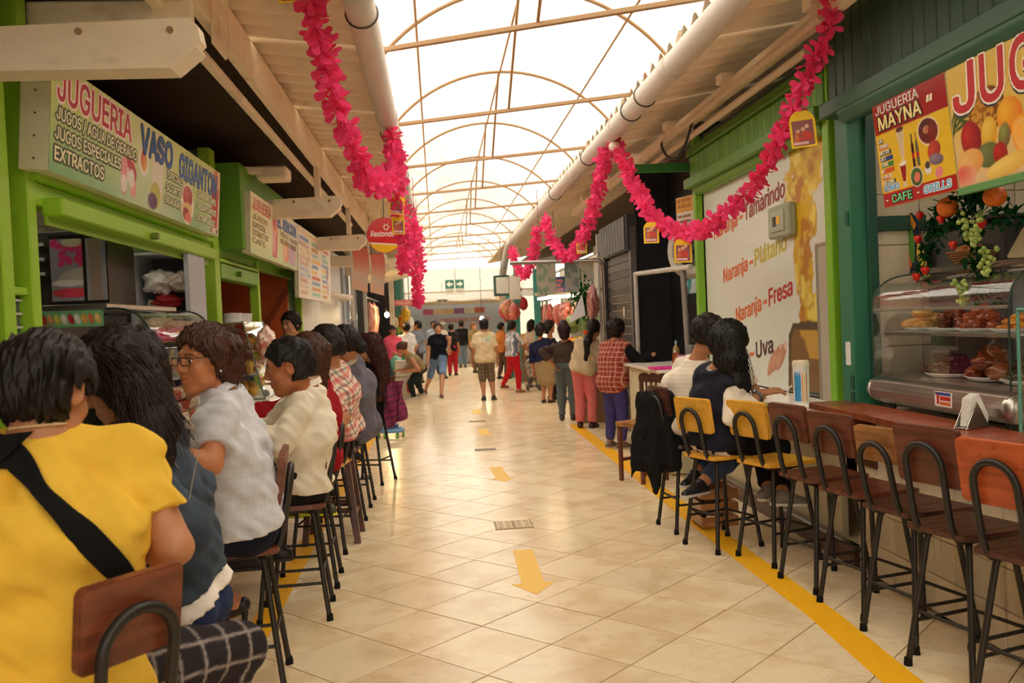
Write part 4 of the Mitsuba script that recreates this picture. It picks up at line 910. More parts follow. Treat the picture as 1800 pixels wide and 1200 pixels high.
# sign 2 and the green box it hangs on
g = thing('stall_canopy', 'dark lime green box canopy that carries the second left-hand sign', 'canopy')
put('box', MB().box((-1.80, 9.30, 2.66), (.36, 2.90, .74), C(96, 150, 34), .006), 'satin', g)
g, M, o, W, H = lsign(2, 'second menu sign on the left, with a red drink picture and rows of faint lettering', -1.585, 7.95, 10.62, 2.26, 2.80, .05, .07, None)
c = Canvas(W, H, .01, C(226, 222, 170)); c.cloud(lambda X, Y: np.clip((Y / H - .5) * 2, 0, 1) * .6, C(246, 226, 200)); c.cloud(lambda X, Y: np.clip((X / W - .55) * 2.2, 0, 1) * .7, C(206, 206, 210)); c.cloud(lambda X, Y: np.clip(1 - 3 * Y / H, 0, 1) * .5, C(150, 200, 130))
c.poly([(1.05, .04), (1.30, .04), (1.36, .34), (1.26, .40), (1.08, .36)], C(206, 110, 100)); c.ell(1.2, .36, .15, .10, C(196, 60, 60), 0, C(240, 160, 130)); c.ell(1.15, .2, .08, .12, C(226, 170, 160)); c.rect(1.18, .4, 1.2, .54, C(120, 90, 70)); c.ell(1.85, .15, .2, .12, C(230, 190, 150), 0, C(220, 150, 110)); c.ell(2.25, .14, .25, .12, C(200, 170, 180))
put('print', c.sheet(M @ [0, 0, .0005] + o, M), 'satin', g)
tl('JUGUERIA', .10, .08, .40, C(190, 60, 56), .86, C(246, 226, 200), .08); tl('EL RINCON', .11, 1.32, .37, C(70, 110, 180), 1.2, C(40, 60, 110), .06)
for k, (x, y, w) in enumerate(((.08, .31, .7), (.08, .24, .62), (.08, .17, .74), (.08, .10, .6), (1.5, .29, .5), (1.5, .22, .55), (2.1, .28, .5), (2.1, .21, .45))):
    tl(('JUGOS', 'ESPECIAL', 'EXTRACTOS', 'CAFE', 'FRUTA', 'HELADOS', 'PLATOS', 'POSTRES')[k], .05, x, y, C(150, 130, 80), w)
# sign 3: price board
g, M, o, W, H = lsign(3, 'third menu sign on the left, a tall price board of small coloured rows', -1.58, 10.60, 13.75, 1.95, 2.80, .03, .05, None)
c = Canvas(W, H, .012, C(232, 226, 210)); rr = random.Random(4)
for i in range(10):
    for j in range(3):
        x0 = .1 + j * 1.02; y0 = .05 + i * .072
        c.rect(x0, y0, x0 + rr.uniform(.5, .9), y0 + .045, [C(206, 150, 80), C(196, 90, 60), C(120, 150, 190), C(150, 196, 180), C(226, 190, 110)][rr.randrange(5)])
c.rect(0, H - .07, W, H - .02, C(236, 206, 150)); c.ell(2.75, .42, .14, .12, C(150, 130, 150)); c.ell(2.8, .2, .1, .1, C(190, 170, 170))
put('print', c.sheet(M @ [0, 0, .0005] + o, M), 'satin', g)
for i in range(9):
    tl(('JUGO DE PAPAYA', 'JUGO SURTIDO', 'PLATANO', 'FRESA', 'PINA', 'NARANJA', 'MANGO', 'ESPECIAL', 'LUCUMA')[i], .034, .14, .06 + i * .072, C(250, 246, 236), .7)
put('backing', MB().box((-1.72, 13.3, 2.45), (.06, 1.6, .75), C(120, 176, 40), .005), 'satin', 'stall_canopy')
# second stall front
g = thing('stall_facade', 'second left-hand stall front with green rails and a rolled shutter, beyond the middle post', 'stall front')
put('lintel', MB().box((-1.86, 9.75, 2.27), (.09, 4.0, .10), C(110, 160, 40), .005), 'satin', g)
put('shutter_box', MB().box((-1.84, 8.5, 2.10), (.12, 1.6, .13), C(110, 160, 44), .008), 'satin', g)
put('shutter_slat', MB().box((-1.80, 8.5, 2.19), (.04, 1.6, .03), GRN, .004), 'satin', g)
put('hinge', MB().cyl((-1.78, 8.3, 2.10), (-1.74, 8.3, 2.10), .025, None, C(90, 120, 40), 10), 'satin', g)
put('stall_post', MB().box((-3.0, 9.9, 1.3), (.12, .12, 2.6), GRN, .006), 'satin', label='lime green post deep inside the second left-hand stall', cat='post')
g = thing('orange_board', 'orange painted panel with a diagonal brace behind the man at the stall', 'panel')
put('panel', MB().box((-2.7, 11.3, 1.15), (1.75, .05, 2.3), C(206, 96, 40), .004), 'satin', g)
put('brace', MB(np.stack([unit([1, 0, 1.6]), [0, 1, 0], unit([-1.6, 0, 1])], 1), (-2.35, 11.26, 1.2)).box((0, 0, 0), (2.0, .03, .06), C(176, 76, 34), .004), 'satin', g)
put('wall_red_left', MB().box((-3.4, 12.3, 1.5), (1.6, .05, 3.0), C(130, 40, 26), 0), 'matte', kind='structure')
put('side_strip', MB().box((-1.95, 11.9, 1.2), (.12, .35, 2.4), C(50, 90, 34), .005), 'satin', g)
# white wall panels
g = lab(fresh('wall_white_left'), kind='structure')
for k in range(3):
    put('panel', MB().box((-1.90, 13.3 + k * 2.0, 1.5), (.05, 1.985, 3.0), C(206, 204, 204), .004), 'satin', g)
put('corner_bar', MB().box((-1.86, 18.2, 1.5), (.06, .10, 3.0), C(170, 170, 170), .006), 'metal', g)
# shelf unit inside stall 1 and what it holds
g = thing('shelf_unit', 'pale grey shelf unit with open compartments inside the first stall', 'shelf unit')
xs, y0, y1 = (-2.30, -1.92), 6.55, 7.0
SH = C(176, 180, 190)
for x in (-2.77, -2.14, -1.76): put('side', MB().box((x, 6.78, 1.35), (.035 if x > -2.5 else .03, .45, 1.75), SH, .004), 'satin', g)
for z in (1.0, 1.27, 1.56, 1.60, 2.16): put('shelf', MB().box((-2.26, 6.78, z), (1.0, .44, .022), SH, .003), 'satin', g)
put('back', MB().box((-2.26, 6.99, 1.35), (1.02, .012, 1.7), C(86, 88, 92), .002), 'satin', g)
put('post', MB().box((-1.98, 6.56, 1.2), (.025, .03, .7), SH, .003), 'satin', g)
rnd = random.Random(21)
for k, (x, z, rx, rz, cl) in enumerate(((-2.15, 1.98, .11, .09, C(226, 222, 216)), (-2.00, 1.98, .09, .08, C(206, 190, 170)), (-2.18, 1.73, .08, .12, C(206, 214, 196)), (-2.02, 1.69, .09, .07, C(226, 226, 230)), (-2.10, 1.84, .10, .05, C(170, 40, 46)))):
    nm = ('white plastic bag bundled at the top left of the open shelf compartment', 'cream plastic bag at the top right of the open shelf compartment', 'pale green plastic bag at the bottom left of the open shelf compartment', 'white plastic bag at the bottom right of the open shelf compartment', 'red bag squeezed in the middle of the open shelf compartment')[k]
    put('plastic_bag', lumpy((x + .16, 6.72, z - .02), (rx, .13, rz), cl, k + 50, 30, .5, cl * .7), 'gloss', label=nm, cat='bag')
for k, x in enumerate((-2.62, -2.45, -2.27)):
    put('dark_pot', MB().lathe([(0, 0), (.075, 0), (.08, .1), (.085, .105), (.05, .14), (0, .15)], (x, 6.75, 1.615 if k else 1.285), C(50, 44, 42), 18), 'satin', label=('dark lidded pot on the middle shelf, far left', 'dark lidded pot on the upper shelf, left of the bags', 'dark lidded pot on the upper shelf, next to the post')[k], cat='pot')
def bottle(label, x, y, z, r, h, col, cap, group=None, neck=.35):
    g = thing('sauce_bottle', label, 'bottle', group)
    put('body', MB().lathe([(0, 0), (r, 0), (r, h * .6), (r * .85, h * .72), (r * neck, h * .8), (r * neck, h * .86)], (x, y, z), col, 16), 'gloss', g)
    put('cap', MB().lathe([(r * neck * 1.2, h * .84), (r * neck * 1.1, h * .93), (r * .12, h), (0, h)], (x, y, z), cap, 14), 'satin', g)
bottle('yellow sauce bottle on the shelf unit behind the woman in glasses', -1.92, 6.66, 1.282, .038, .19, C(196, 160, 40), C(206, 176, 60))
bottle('brown sauce bottle behind the yellow one on the shelf unit', -1.85, 6.74, 1.282, .033, .17, C(110, 66, 40), C(130, 80, 50))
# cups stacked by the post
g = thing('cup_stack', 'stack of patterned orange paper cups over clear ones beside the shelf unit', 'cups')
m = MB()
for k in range(6): m.lathe([(.036, 0), (.047, .10), (.049, .10)], (-1.80, 7.05, 1.24 + k * .022), C(206, 206, 200), 18)
put('clear_cup', m, 'gloss', g)
m = MB()
for k in range(6): m.lathe([(.047, 0), (.036, .10), (0, .10)], (-1.80, 7.05, 1.50 + k * .03), (C(214, 96, 50), C(200, 60, 40), C(226, 150, 60))[k % 3], 18)
put('printed_cup', m, 'satin', g)
put('plastic_bag', lumpy((-1.84, 7.0, 1.30), (.07, .07, .05), C(70, 90, 190), 5, 16, .15), 'gloss', label='blue plastic bag knotted beside the cup stack', cat='bag')
put('cup_ledge', MB().box((-1.83, 7.15, 1.22), (.16, .7, .03), C(150, 150, 146), .004), 'satin', 'shelf_unit')
# cabinet whose doors carry a painted reflection of the pink garlands
g = thing('glass_cabinet', 'dark cabinet with reflections of pink garlands painted on its doors, on the glass case', 'cabinet')
put('body', MB().box((-2.22, 5.95, 2.01), (.44, .5, .46), C(56, 50, 44), .006), 'satin', g)
for k, x in enumerate((-2.235, -2.06)):
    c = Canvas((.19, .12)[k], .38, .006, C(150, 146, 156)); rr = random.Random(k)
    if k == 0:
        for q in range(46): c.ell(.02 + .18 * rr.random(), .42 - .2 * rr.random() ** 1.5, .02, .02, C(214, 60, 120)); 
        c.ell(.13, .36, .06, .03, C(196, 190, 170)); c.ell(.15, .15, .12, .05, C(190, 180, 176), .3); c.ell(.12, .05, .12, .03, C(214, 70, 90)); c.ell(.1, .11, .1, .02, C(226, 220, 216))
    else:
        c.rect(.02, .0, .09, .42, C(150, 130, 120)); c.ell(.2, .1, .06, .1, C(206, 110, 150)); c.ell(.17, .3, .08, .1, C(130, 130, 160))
    Mx = np.stack([[1, 0, 0], [0, 0, 1], [0, -1, 0]], 1).astype(float)
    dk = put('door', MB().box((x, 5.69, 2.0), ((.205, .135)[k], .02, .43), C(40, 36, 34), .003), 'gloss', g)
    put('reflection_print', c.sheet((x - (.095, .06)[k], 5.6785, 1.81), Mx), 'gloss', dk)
for k in range(3): put('louvre', MB().box((-2.395, 5.68, 1.98 + k * .09), (.06, .02, .02), C(196, 206, 206), .002), 'satin', g)
# curved glass case of the first left stall
g = thing('glass_display_case', 'curved glass display case with a fruit picture strip, in the first left-hand stall', 'display case')
Y0, Y1 = 5.0, 6.3
P, prof = curved_glass(-1.50, Y1, Y0, .99, 1.735, .28, -1, zc=.30)
put('front_glass', MB().sheet(P), 'glass', g)
for y in (Y0, Y1):
    e = np.array([[a, y, b] for a, b in prof]); q = np.c_[np.full(len(e), -2.10), e[:, 1:]]
    put('side_glass', MB().sheet(np.stack([e, q], 1)), 'glass', g)
    put('glass_edge', MB().tube(e, .006, C(40, 52, 48), 6), 'satin', g)
put('base', MB().box((-1.80, (Y0 + Y1) / 2, 1.0), (.60, Y1 - Y0, .03), C(150, 146, 140), .004), 'steel', g)
put('shelf', MB().box((-1.86, (Y0 + Y1) / 2, 1.30), (.44, Y1 - Y0 - .04, .012), C(200, 200, 196), .002), 'gloss', g)
put('top', MB().box((-1.94, (Y0 + Y1) / 2, 1.75), (.34, Y1 - Y0, .03), C(70, 68, 66), .004), 'steel', g)
put('back', MB().box((-2.11, (Y0 + Y1) / 2, 1.36), (.015, Y1 - Y0, .72), C(90, 90, 88), .003), 'satin', g)
Mx = np.stack([[1, 0, 0], [0, 0, 1], [0, -1, 0]], 1).astype(float)
c = Canvas(.32, .085, .004, C(110, 176, 120))
for k, cl in enumerate((C(206, 60, 60), C(236, 170, 120), C(226, 214, 90), C(236, 236, 220), C(200, 50, 70), C(240, 236, 230), C(236, 170, 90), C(226, 120, 80), C(240, 200, 120))): c.ell(.02 + k * .035, .042, .015, .03, cl, .3, cl * .7)
put('fruit_strip', MB().box((-1.95, Y0 - .02, 1.685), (.33, .012, .09), C(90, 150, 100), .002), 'satin', g)
put('fruit_print', c.sheet((-2.11, Y0 - .0268, 1.642), Mx), 'satin', g)
for k in range(7):
    for j in range(3):
        put('packaged_sandwich', MB(rotz(rnd.uniform(-.15, .15)), (-1.74, Y0 + .18 + k * .165, 1.02 + j * .075)).box((0, 0, .03), (.26, .14, .06), (C(226, 206, 170), C(236, 226, 206), C(196, 90, 70))[(k + j) % 3], .012), 'gloss', label='wrapped sandwich stacked on the floor of the curved glass case', cat='sandwich', group='wrapped sandwiches in the case')
# small glass case with yellow snacks on the counter (second stall)
g = thing('snack_case', 'slanted glass snack case with wire shelves of yellow snacks on the left counter', 'display case')
xa, xb, y0, y1 = -1.95, -1.50, 7.85, 8.75
FR = C(150, 150, 146)
for z, d in ((.995, 0), (1.20, .05), (1.40, .10), (1.66, .16)):
    put('shelf', MB().box(((xa + xb - d) / 2, (y0 + y1) / 2, z), (xb - xa - d, y1 - y0, .012), C(196, 198, 194), .002), 'gloss', g)
for y in (y0, y1):
    put('frame_bar', MB().cyl((xb, y, .99), (xb - .16, y, 1.67), .008, None, FR, 8), 'metal', g); put('frame_bar', MB().cyl((xa, y, .99), (xa, y, 1.67), .008, None, FR, 8), 'metal', g)
    put('side_glass', MB().sheet(np.array([[[xa, y, .99], [xb, y, .99]], [[xa, y, 1.66], [xb - .16, y, 1.66]]])), 'glass', g)
put('front_glass', MB().sheet(np.array([[[xb, y0, .99], [xb, y1, .99]], [[xb - .16, y0, 1.66], [xb - .16, y1, 1.66]]])), 'glass', g)
for lv, (z, n) in enumerate(((1.41, 20), (1.21, 20), (1.005, 12))):
    for k in range(n):
        put('yellow_snack', lumpy((rnd.uniform(xa + .05, xb - .14), y0 + .06 + (y1 - y0 - .12) * (k + .5) / n, z + .035 + .04 * (k % 2)), (.045, .05, .036), C(226, 178, 60), k + lv * 31, amp=.3, col2=C(196, 136, 34)), 'satin', label=('yellow fried snack on the top shelf of the slanted snack case', 'yellow fried snack on the middle shelf of the slanted snack case', 'yellow fried snack at the bottom of the slanted snack case')[lv], cat='snack', group=f'snacks on the {("top", "middle", "bottom")[lv]} shelf of the snack case')
for k, y in enumerate((8.02, 8.22, 8.45)):
    put('plastic_tub', MB().lathe([(0, 0), (.075, 0), (.085, .07), (.088, .075), (0, .08)], (-1.78, y, 1.667), C(226, 224, 222), 18), 'gloss', label='white plastic tub on top of the slanted snack case', cat='tub', group='white tubs on the snack case')
put('crisp_packet', lumpy((-1.55, 8.3, 1.45), (.07, .28, .16), C(214, 196, 176), 77, 30, .3, C(176, 60, 50)), 'gloss', label='pale packets hung on the slanted front of the snack case', cat='packet')
for k, (y, x) in enumerate(((7.05, -1.42), (7.4, -1.5), (6.6, -1.38))):
    put('plate', platter((x, y, .986), .12, .12), 'gloss', label=('white plate on the left counter in front of the man in the cream shirt', 'white plate on the left counter nearest the snack case', 'white plate on the left counter beside the woman in glasses')[k], cat='plate')
# ---- timber beam and brackets under the left roof ------------------------------
g = thing('roof_beam', 'thick cream painted timber beam under the left-hand corrugated roof', 'beam')
for a, b in ((2.5, 5.15), (5.17, 9.2), (9.22, 13.0), (13.02, 18.5)):
    put('board', MB().box((-1.12, (a + b) / 2, 3.30), (.06, b - a, .25), WHITE, .008), 'old_paint', g)
put('conduit_strip', MB().box((-1.23, 8.0, 3.12), (.06, 11.5, .05), WHITE, .012), 'old_paint', g)
put('clamp', MB().box((-1.085, 4.9, 3.24), (.012, .30, .34), WHITE, .006), 'old_paint', g)
put('lamp_tube', MB().cyl((-1.02, 3.9, 3.28), (-1.02, 4.75, 3.28), .03, None, C(226, 206, 170), 12), 'satin', g)
Mx = np.stack([[1, 0, 0], [0, 0, 1], [0, -1, 0]], 1).astype(float)
for k, (y, l) in enumerate(((3.72, 'nearest cream timber bracket with a slanted end at the top left'), (9.05, 'second cream timber bracket, beyond the green sign'), (12.2, 'third cream timber bracket along the left roof'), (15.5, 'fourth cream timber bracket, above the hanging banners'), (18.5, 'farthest cream timber bracket of the left roof'))):
    g = thing('roof_bracket', l, 'bracket'); dz = (0, .05, -.02, -.02, 0)[k]; dx = (0, -.0, 0, .1, 0)[k]
    z0, z1 = 2.655 + dz, 2.835 + dz
    put('timber', MB().prism(Polygon([(-1.80, z1 - .03), (-.93 + dx, z1), (-.895 + dx, z1 - .03), (-.885 + dx, z0 + .09), (-1.0 + dx, z0), (-1.80, z0)]).buffer(-.004).buffer(.004), -.05, .05, Mx, (0, y, 0)), 'old_paint', g)
    put('lower_flange', MB().prism(Polygon([(-1.80, z0), (-1.0 + dx, z0), (-.90 + dx, z0 + .07), (-.895 + dx, z0 + .06), (-1.0 + dx, z0 - .025), (-1.80, z0 - .025)]), -.075, .075, Mx, (0, y, 0)), 'old_paint', g)
    for x in (-1.35, -1.0): put('bolt', MB().cyl((x, y - .05, z1 - .05), (x, y - .06, z1 - .05), .014, None, C(150, 120, 90), 8), 'satin', g)
    if k: put('strut', MB().box((-1.12, y + .02, 3.0), (.06, .08, .36), WHITE, .006), 'old_paint', g)
g = thing('old_board', 'rough cream board crossing above the nearest timber bracket at the top left', 'board')
put('plank', MB().box((-1.45, 4.35, 3.06), (.75, .05, .17), WHITE, .01), 'old_paint', g)
put('lath', MB().box((-1.2, 4.3, 3.17), (.05, .7, .05), WHITE, .008), 'old_paint', g)
# underside of the low roof above the stall fronts (dark boards)
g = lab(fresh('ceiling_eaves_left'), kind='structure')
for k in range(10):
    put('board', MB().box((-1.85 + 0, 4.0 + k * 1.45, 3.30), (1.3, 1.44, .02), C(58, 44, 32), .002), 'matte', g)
g = thing('ceiling_lamp', 'old square cream lamp housing hanging in the dark above the second sign', 'lamp')
put('housing', MB().box((-1.42, 8.35, 3.0), (.28, .26, .12), WHITE, .02), 'old_paint', g)
put('arm', MB().box((-1.75, 8.2, 3.02), (.5, .12, .06), WHITE, .01, rotz(.3)), 'old_paint', g)
# ---- stools on the left --------------------------------------------------------
GL = 'bar stools along the left-hand counter'
stool(-.90, 2.235, 144, 0, 'nearest stool, with a wide red-brown backrest behind the man in yellow', GL, bw=.27, bh=.20, bz=.935)
stool(-1.06, 2.93, 165, 0, 'stool mostly hidden behind the woman in the denim jacket', GL)
stool(-.93, 4.08, 186, 0, 'stool under the woman in the pale blue blouse', GL, bh=.23, bz=.93)
stool(-.84, 5.02, 184, 4, 'stool under the man in the cream shirt', GL, bh=.23, bz=.93)
stool(-.86, 5.62, 182, 0, 'stool just behind the man in the cream shirt', GL)
stool(-.86, 6.45, 172, 2, 'yellow stool under the man in the plaid shirt', GL, bh=.25, bz=.91)
stool(-.84, 7.15, 175, 3, 'stool under the man in the grey waistcoat', GL)
stool(-.82, 8.0, 178, 3, 'dark stool beyond the man in the grey waistcoat', GL)
stool(-.72, 9.1, 160, 3, 'farthest dark brown stool on the left, behind the woman in the black top', GL, bh=.24)
g = thing('wooden_stool', 'tall dark wooden stool with square legs among the metal stools on the left', 'stool')
o = np.array([-.83, 6.75, 0])
put('seat', MB().box(o + [0, 0, .655], (.34, .34, .03), tone=3), 'wood', g)
for sx in (-1, 1):
    for sy in (-1, 1):
        put('leg', MB().prism(sbox(-.022, -.022, .022, .022), 0, .65, np.stack([unit([1, 0, 0]), [0, 1, 0], [-.10 * sx, -.10 * sy, 1]], 1), o + [sx * .19, sy * .19, 0], tone=3), 'wood', g)
for sx in (-1, 1): put('stretcher', MB().box(o + [sx * .17, 0, .2], (.02, .32, .035), tone=3), 'wood', g)
for sy in (-1, 1): put('stretcher', MB().box(o + [0, sy * .17, .24], (.32, .02, .035), tone=3), 'wood', g)

# ---- garlands of pink paper petals ---------------------------------------------
PINK = C(255, 84, 140)
def garland(label, pts, n, r=.075, seed=0, tail=None):
    rr = random.Random(seed); p = spline(pts, 200)
    d = np.r_[0, np.cumsum(np.linalg.norm(np.diff(p, axis=0), axis=1))]
    g = thing('paper_garland', label, 'garland')
    put('cord', MB().tube(p[::5], .004, C(200, 60, 110), 5), 'satin', g)
    if tail:
        for e in tail: put('string', MB().cyl(pts[e], [pts[e][0], pts[e][1], 3.4], .004, None, C(150, 60, 100), 5), 'satin', g)
    cnt = 0; more = MB()
    for k in range(n):
        q = np.array([np.interp(d[-1] * (k + .5) / n, d, p[:, a]) for a in range(3)]); q2 = np.array([np.interp(d[-1] * (k + .6) / n, d, p[:, a]) for a in range(3)])
        t = unit(q2 - q); F = frame(unit(.55 * t * rr.choice((-1, 1)) + unit([rr.gauss(0, 1), rr.gauss(0, 1), rr.gauss(0, 1)]))); q = q + F @ np.array([rr.uniform(-.3, .3) * r, rr.uniform(-.3, .3) * r, rr.uniform(-.2, .2) * r])
        m = MB(); ph = rr.uniform(0, 6.28); col = np.minimum(PINK * rr.uniform(.8, 1.1), .99)
        for a in range(5):                                   # a five-lobed paper flower, a little cupped
            u = ph + a * 1.2566; w = .42
            L = r * rr.uniform(.85, 1.15); cup = rr.uniform(-.35, .35) * L
            def pt(rad, ang, lift): return q + F @ np.array([rad * math.cos(ang), rad * math.sin(ang), lift])
            v = [pt(0, 0, 0), pt(L * .55, u - w * .95, cup * .3), pt(L * .9, u - w * .75, cup * .8), pt(L * 1.06, u - w * .3, cup), pt(L * 1.06, u + w * .3, cup), pt(L * .9, u + w * .75, cup * .8), pt(L * .55, u + w * .95, cup * .3)]
            m.raw(v, [[0, i, i + 1] for i in range(1, 6)], col)
        if n <= 300: put('paper_flower', m, 'thin_film', g)
        else: more.raw(np.vstack(m.V), np.vstack(m.F), col)
    return g
def portrait_card(label, o, deg, w=.115, h=.165, tilt=0.0, arch_top=True):
    """A small yellow card with a printed family group; colours only, no likeness."""
    g = thing('greeting_card', label, 'card')
    a = math.radians(deg); R = rotz(a); u = R @ [1, 0, 0]; n = R @ [0, -1, 0]; up = np.array([0, 0, 1.0])
    u, up = u * math.cos(tilt) + up * math.sin(tilt), up * math.cos(tilt) - u * math.sin(tilt)
    M = np.stack([u, up, n], 1)
    q = sbox(0, 0, w, h * .75).union(Point(w / 2, h * .68).buffer(w / 2).intersection(sbox(0, 0, w, h))) if arch_top else sbox(0, 0, w, h)
    put('card', MB(M, o).prism(q, -.0015, 0, col=C(246, 206, 40)), 'satin', g)
    for nm, qq, cl in (('picture_print', sbox(.018, .015, w - .018, h * .72).buffer(.004), C(150, 90, 90)), ('dress_print', Polygon([(.025, .04), (w - .025, .04), (w - .03, .085), (w * .5, .10), (.03, .085)]), C(226, 60, 36)), ('dress_print', Polygon([(.02, .035), (.045, .035), (.05, .075), (.03, .09)]), C(236, 130, 50)), ('face_print', Point(w * .5, .108).buffer(.013), C(230, 180, 150)), ('face_print', Point(w * .3, .098).buffer(.012), C(226, 176, 146)), ('face_print', Point(w * .66, .122).buffer(.012), C(236, 196, 170)), ('flower_print', unary_union([Point(.024 + k * .017, .026).buffer(.009) for k in range(5)]), C(244, 200, 206))):
        put(nm, MB(M, o).prism(qq, .0002, .0006 + .0002 * (nm[0] == 'f'), col=cl), 'satin', g)
    return g
garland('big pink paper garland hanging from the top of the photo to the left gutter pipe', [(-0.567, 4.600, 3.401), (-0.567, 4.750, 3.226), (-0.552, 4.950, 3.080), (-0.527, 5.300, 2.889), (-0.467, 5.700, 2.701), (-0.392, 6.200, 2.563), (-0.320, 6.700, 2.631), (-0.274, 7.200, 2.852), (-0.309, 7.500, 3.211)], 120, .085, 1)
garland('second pink garland hanging below the left gutter pipe, beside the round red sign', [(-0.307, 7.600, 3.161), (-0.277, 8.000, 2.942), (-0.298, 8.500, 2.707), (-0.286, 9.300, 2.401), (-0.319, 10.000, 2.211), (-0.245, 10.400, 2.430), (-0.265, 10.600, 2.982)], 90, .085, 2, (0, -1))
garland('thin far pink garland hanging lowest on the left', [(-0.218, 11.200, 2.882), (-0.231, 11.500, 2.591), (-0.243, 12.000, 2.256), (-0.242, 12.600, 1.875), (-0.214, 13.000, 2.146), (-0.221, 13.200, 2.989)], 80, .085, 3, (0, -1))
garland('big pink garland swooping across from the top right to the right gutter pipe', [(2.265, 4.750, 3.403), (2.249, 4.800, 3.204), (2.231, 5.000, 2.982), (2.183, 5.250, 2.748), (2.127, 5.600, 2.467), (2.028, 6.000, 2.265), (1.910, 6.500, 2.172), (1.806, 7.000, 2.307), (1.772, 7.500, 2.582), (1.760, 8.000, 2.935), (1.737, 8.300, 3.190)], 170, .075, 4)
garland('pink garland hanging in a loop beyond the white lamp on the right gutter pipe', [(1.699, 8.500, 3.177), (1.729, 9.000, 2.996), (1.742, 9.600, 2.725), (1.704, 10.200, 2.442), (1.602, 11.000, 2.342), (1.536, 11.600, 2.648), (1.513, 12.000, 2.918)], 110, .085, 5)
garland('farthest pink garland, a small V below the end of the right gutter pipe', [(1.483, 12.500, 2.857), (1.474, 13.300, 2.518), (1.433, 14.200, 2.269), (1.388, 15.000, 2.533), (1.355, 15.600, 2.833)], 80, .085, 6, (0, -1))
portrait_card('largest yellow picture card, hanging on the right garland above the mural', (2.141, 5.150, 2.518), -12, .15, .215, .08)
portrait_card('yellow picture card left of the garland in front of the dark doorway', (1.647, 6.900, 2.132), -5, .12, .165)
portrait_card('yellow picture card just right of the other, below the lowest point of the right garland', (1.790, 6.550, 1.952), 0, .135, .175)
portrait_card('small pinkish picture card on the loop of the far right garland', (1.645, 10.200, 2.306), -20, .12, .15, 0, False)
portrait_card('upper of two picture cards on the left garland beside the red round sign', (-0.398, 8.400, 2.617), 10, .14, .17, -.15, False)
portrait_card('lower of two picture cards on the left garland beside the red round sign', (-0.379, 8.600, 2.441), 0, .12, .17, 0, False)
portrait_card('picture card cut off by the top edge of the photo above the left garland', (-0.732, 4.700, 3.251), 0, .16, .2, .05, False)
g = thing('pipe_lamp', 'white round lamp fixed on the right gutter pipe inside the garland', 'lamp')
put('globe', MB().ball((1.725, 8.250, 3.149), .055, C(232, 220, 200), 14), 'satin', g)
put('collar', MB().cyl(np.array((1.725, 8.250, 3.149)) + [.02, .02, .03], np.array((1.725, 8.250, 3.149)) + [.05, .04, .09], .03, None, C(190, 60, 80), 10), 'satin', g)
# ---- round red sign, pink banners ----------------------------------------------
g = thing('round_sign', 'round red and yellow sign with white lettering beside the left garland', 'sign')
o = np.array((-0.554, 10.500, 2.628)); M = np.stack([rotz(.25) @ [1, 0, 0], [0, 0, 1], rotz(.25) @ [0, -1, 0]], 1)
R_ = .205
put('disc', MB(M, o).lathe([(0, -.03), (R_ - .01, -.03), (R_, -.02), (R_, .0), (0, .0)], (0, 0, 0), C(206, 30, 34), 36), 'gloss', g)
circ = Point(0, 0).buffer(R_ - .004, quad_segs=16)
put('yellow_print', MB(M, o).prism(circ.intersection(Polygon([(-.3, -.3), (.3, -.3), (.3, -.125), (.1, -.112), (-.1, -.10), (-.3, -.085)])), .0004, .001, col=C(240, 190, 40)), 'gloss', g)
put('white_band', MB(M, o).prism(circ.intersection(Polygon([(-.3, -.09), (-.1, -.105), (.1, -.117), (.3, -.13), (.3, -.118), (.1, -.10), (-.1, -.088), (-.3, -.07)])), .0006, .0014, col=C(236, 226, 214)), 'gloss', g)
put('lettering', MB().text('Redondos', .06, o + M @ [-.165, -.015, .001], M, C(244, 236, 230), .002, True, .12, .32), 'satin', g)
m = MB(M, o); m.tube(arc((.02, .09, .002), .026, 0, 2 * math.pi, 20, (1, 0, 0), (0, 1, 0)), .006, C(240, 226, 216), 5)
for k in range(6): m.ball((.02 + .04 * math.cos(k * 1.047), .09 + .04 * math.sin(k * 1.047), .002), .008, C(240, 226, 216), 6)
put('emblem', m, 'satin', g)
put('hanger', MB().cyl(o + [0, 0, R_], o + [0, 0, .8], .006, None, C(90, 80, 70), 6), 'satin', g)
for k, (px, w) in enumerate(((0, .26), (1, .24))):
    p0 = np.array(((-1.209, 13.500, 2.750), (-0.994, 14.200, 2.711))[k]); hh = .60
    g = thing('hanging_banner', f'{("near", "far")[k]} one of two narrow pink banners hanging side by side on the left', 'banner')
    Y, Z = np.meshgrid(np.linspace(0, w, 12), np.linspace(0, 1, 16), indexing='ij')
    ang = .45; P = np.stack([p0[0] + Y * math.cos(ang) + .02 * np.sin(Z * 5), p0[1] - Y * math.sin(ang) * .6 + .02 * np.sin(Y * 9), p0[2] - Z * (hh + .28 * Y)], -1)
    t = np.exp(-((Z - .62 - .12 * np.sin(Y * 6)) / .10) ** 2)[..., None]; u = np.clip(1.4 - 2.2 * Z, 0, 1)[..., None]
    K_ = C(246, 216, 196) * (1 - u) + C(240, 150, 140) * u; K_ = K_ * (1 - t) + C(240, 226, 216) * t
    m = MB(); m.sheet(P, K_); m.sheet((P - [0, -.002, 0])[:, ::-1], K_[:, ::-1]); put('cloth', m, 'thin_film', g)
    put('rail', MB().cyl(P[0, 0], P[-1, 0], .008, None, C(150, 130, 110), 6), 'satin', g)
    for e in (P[0, 0], P[-1, 0]): put('cord', MB().cyl(e, np.r_[e[:2], 3.44], .004, None, C(120, 100, 80), 5), 'satin', g)

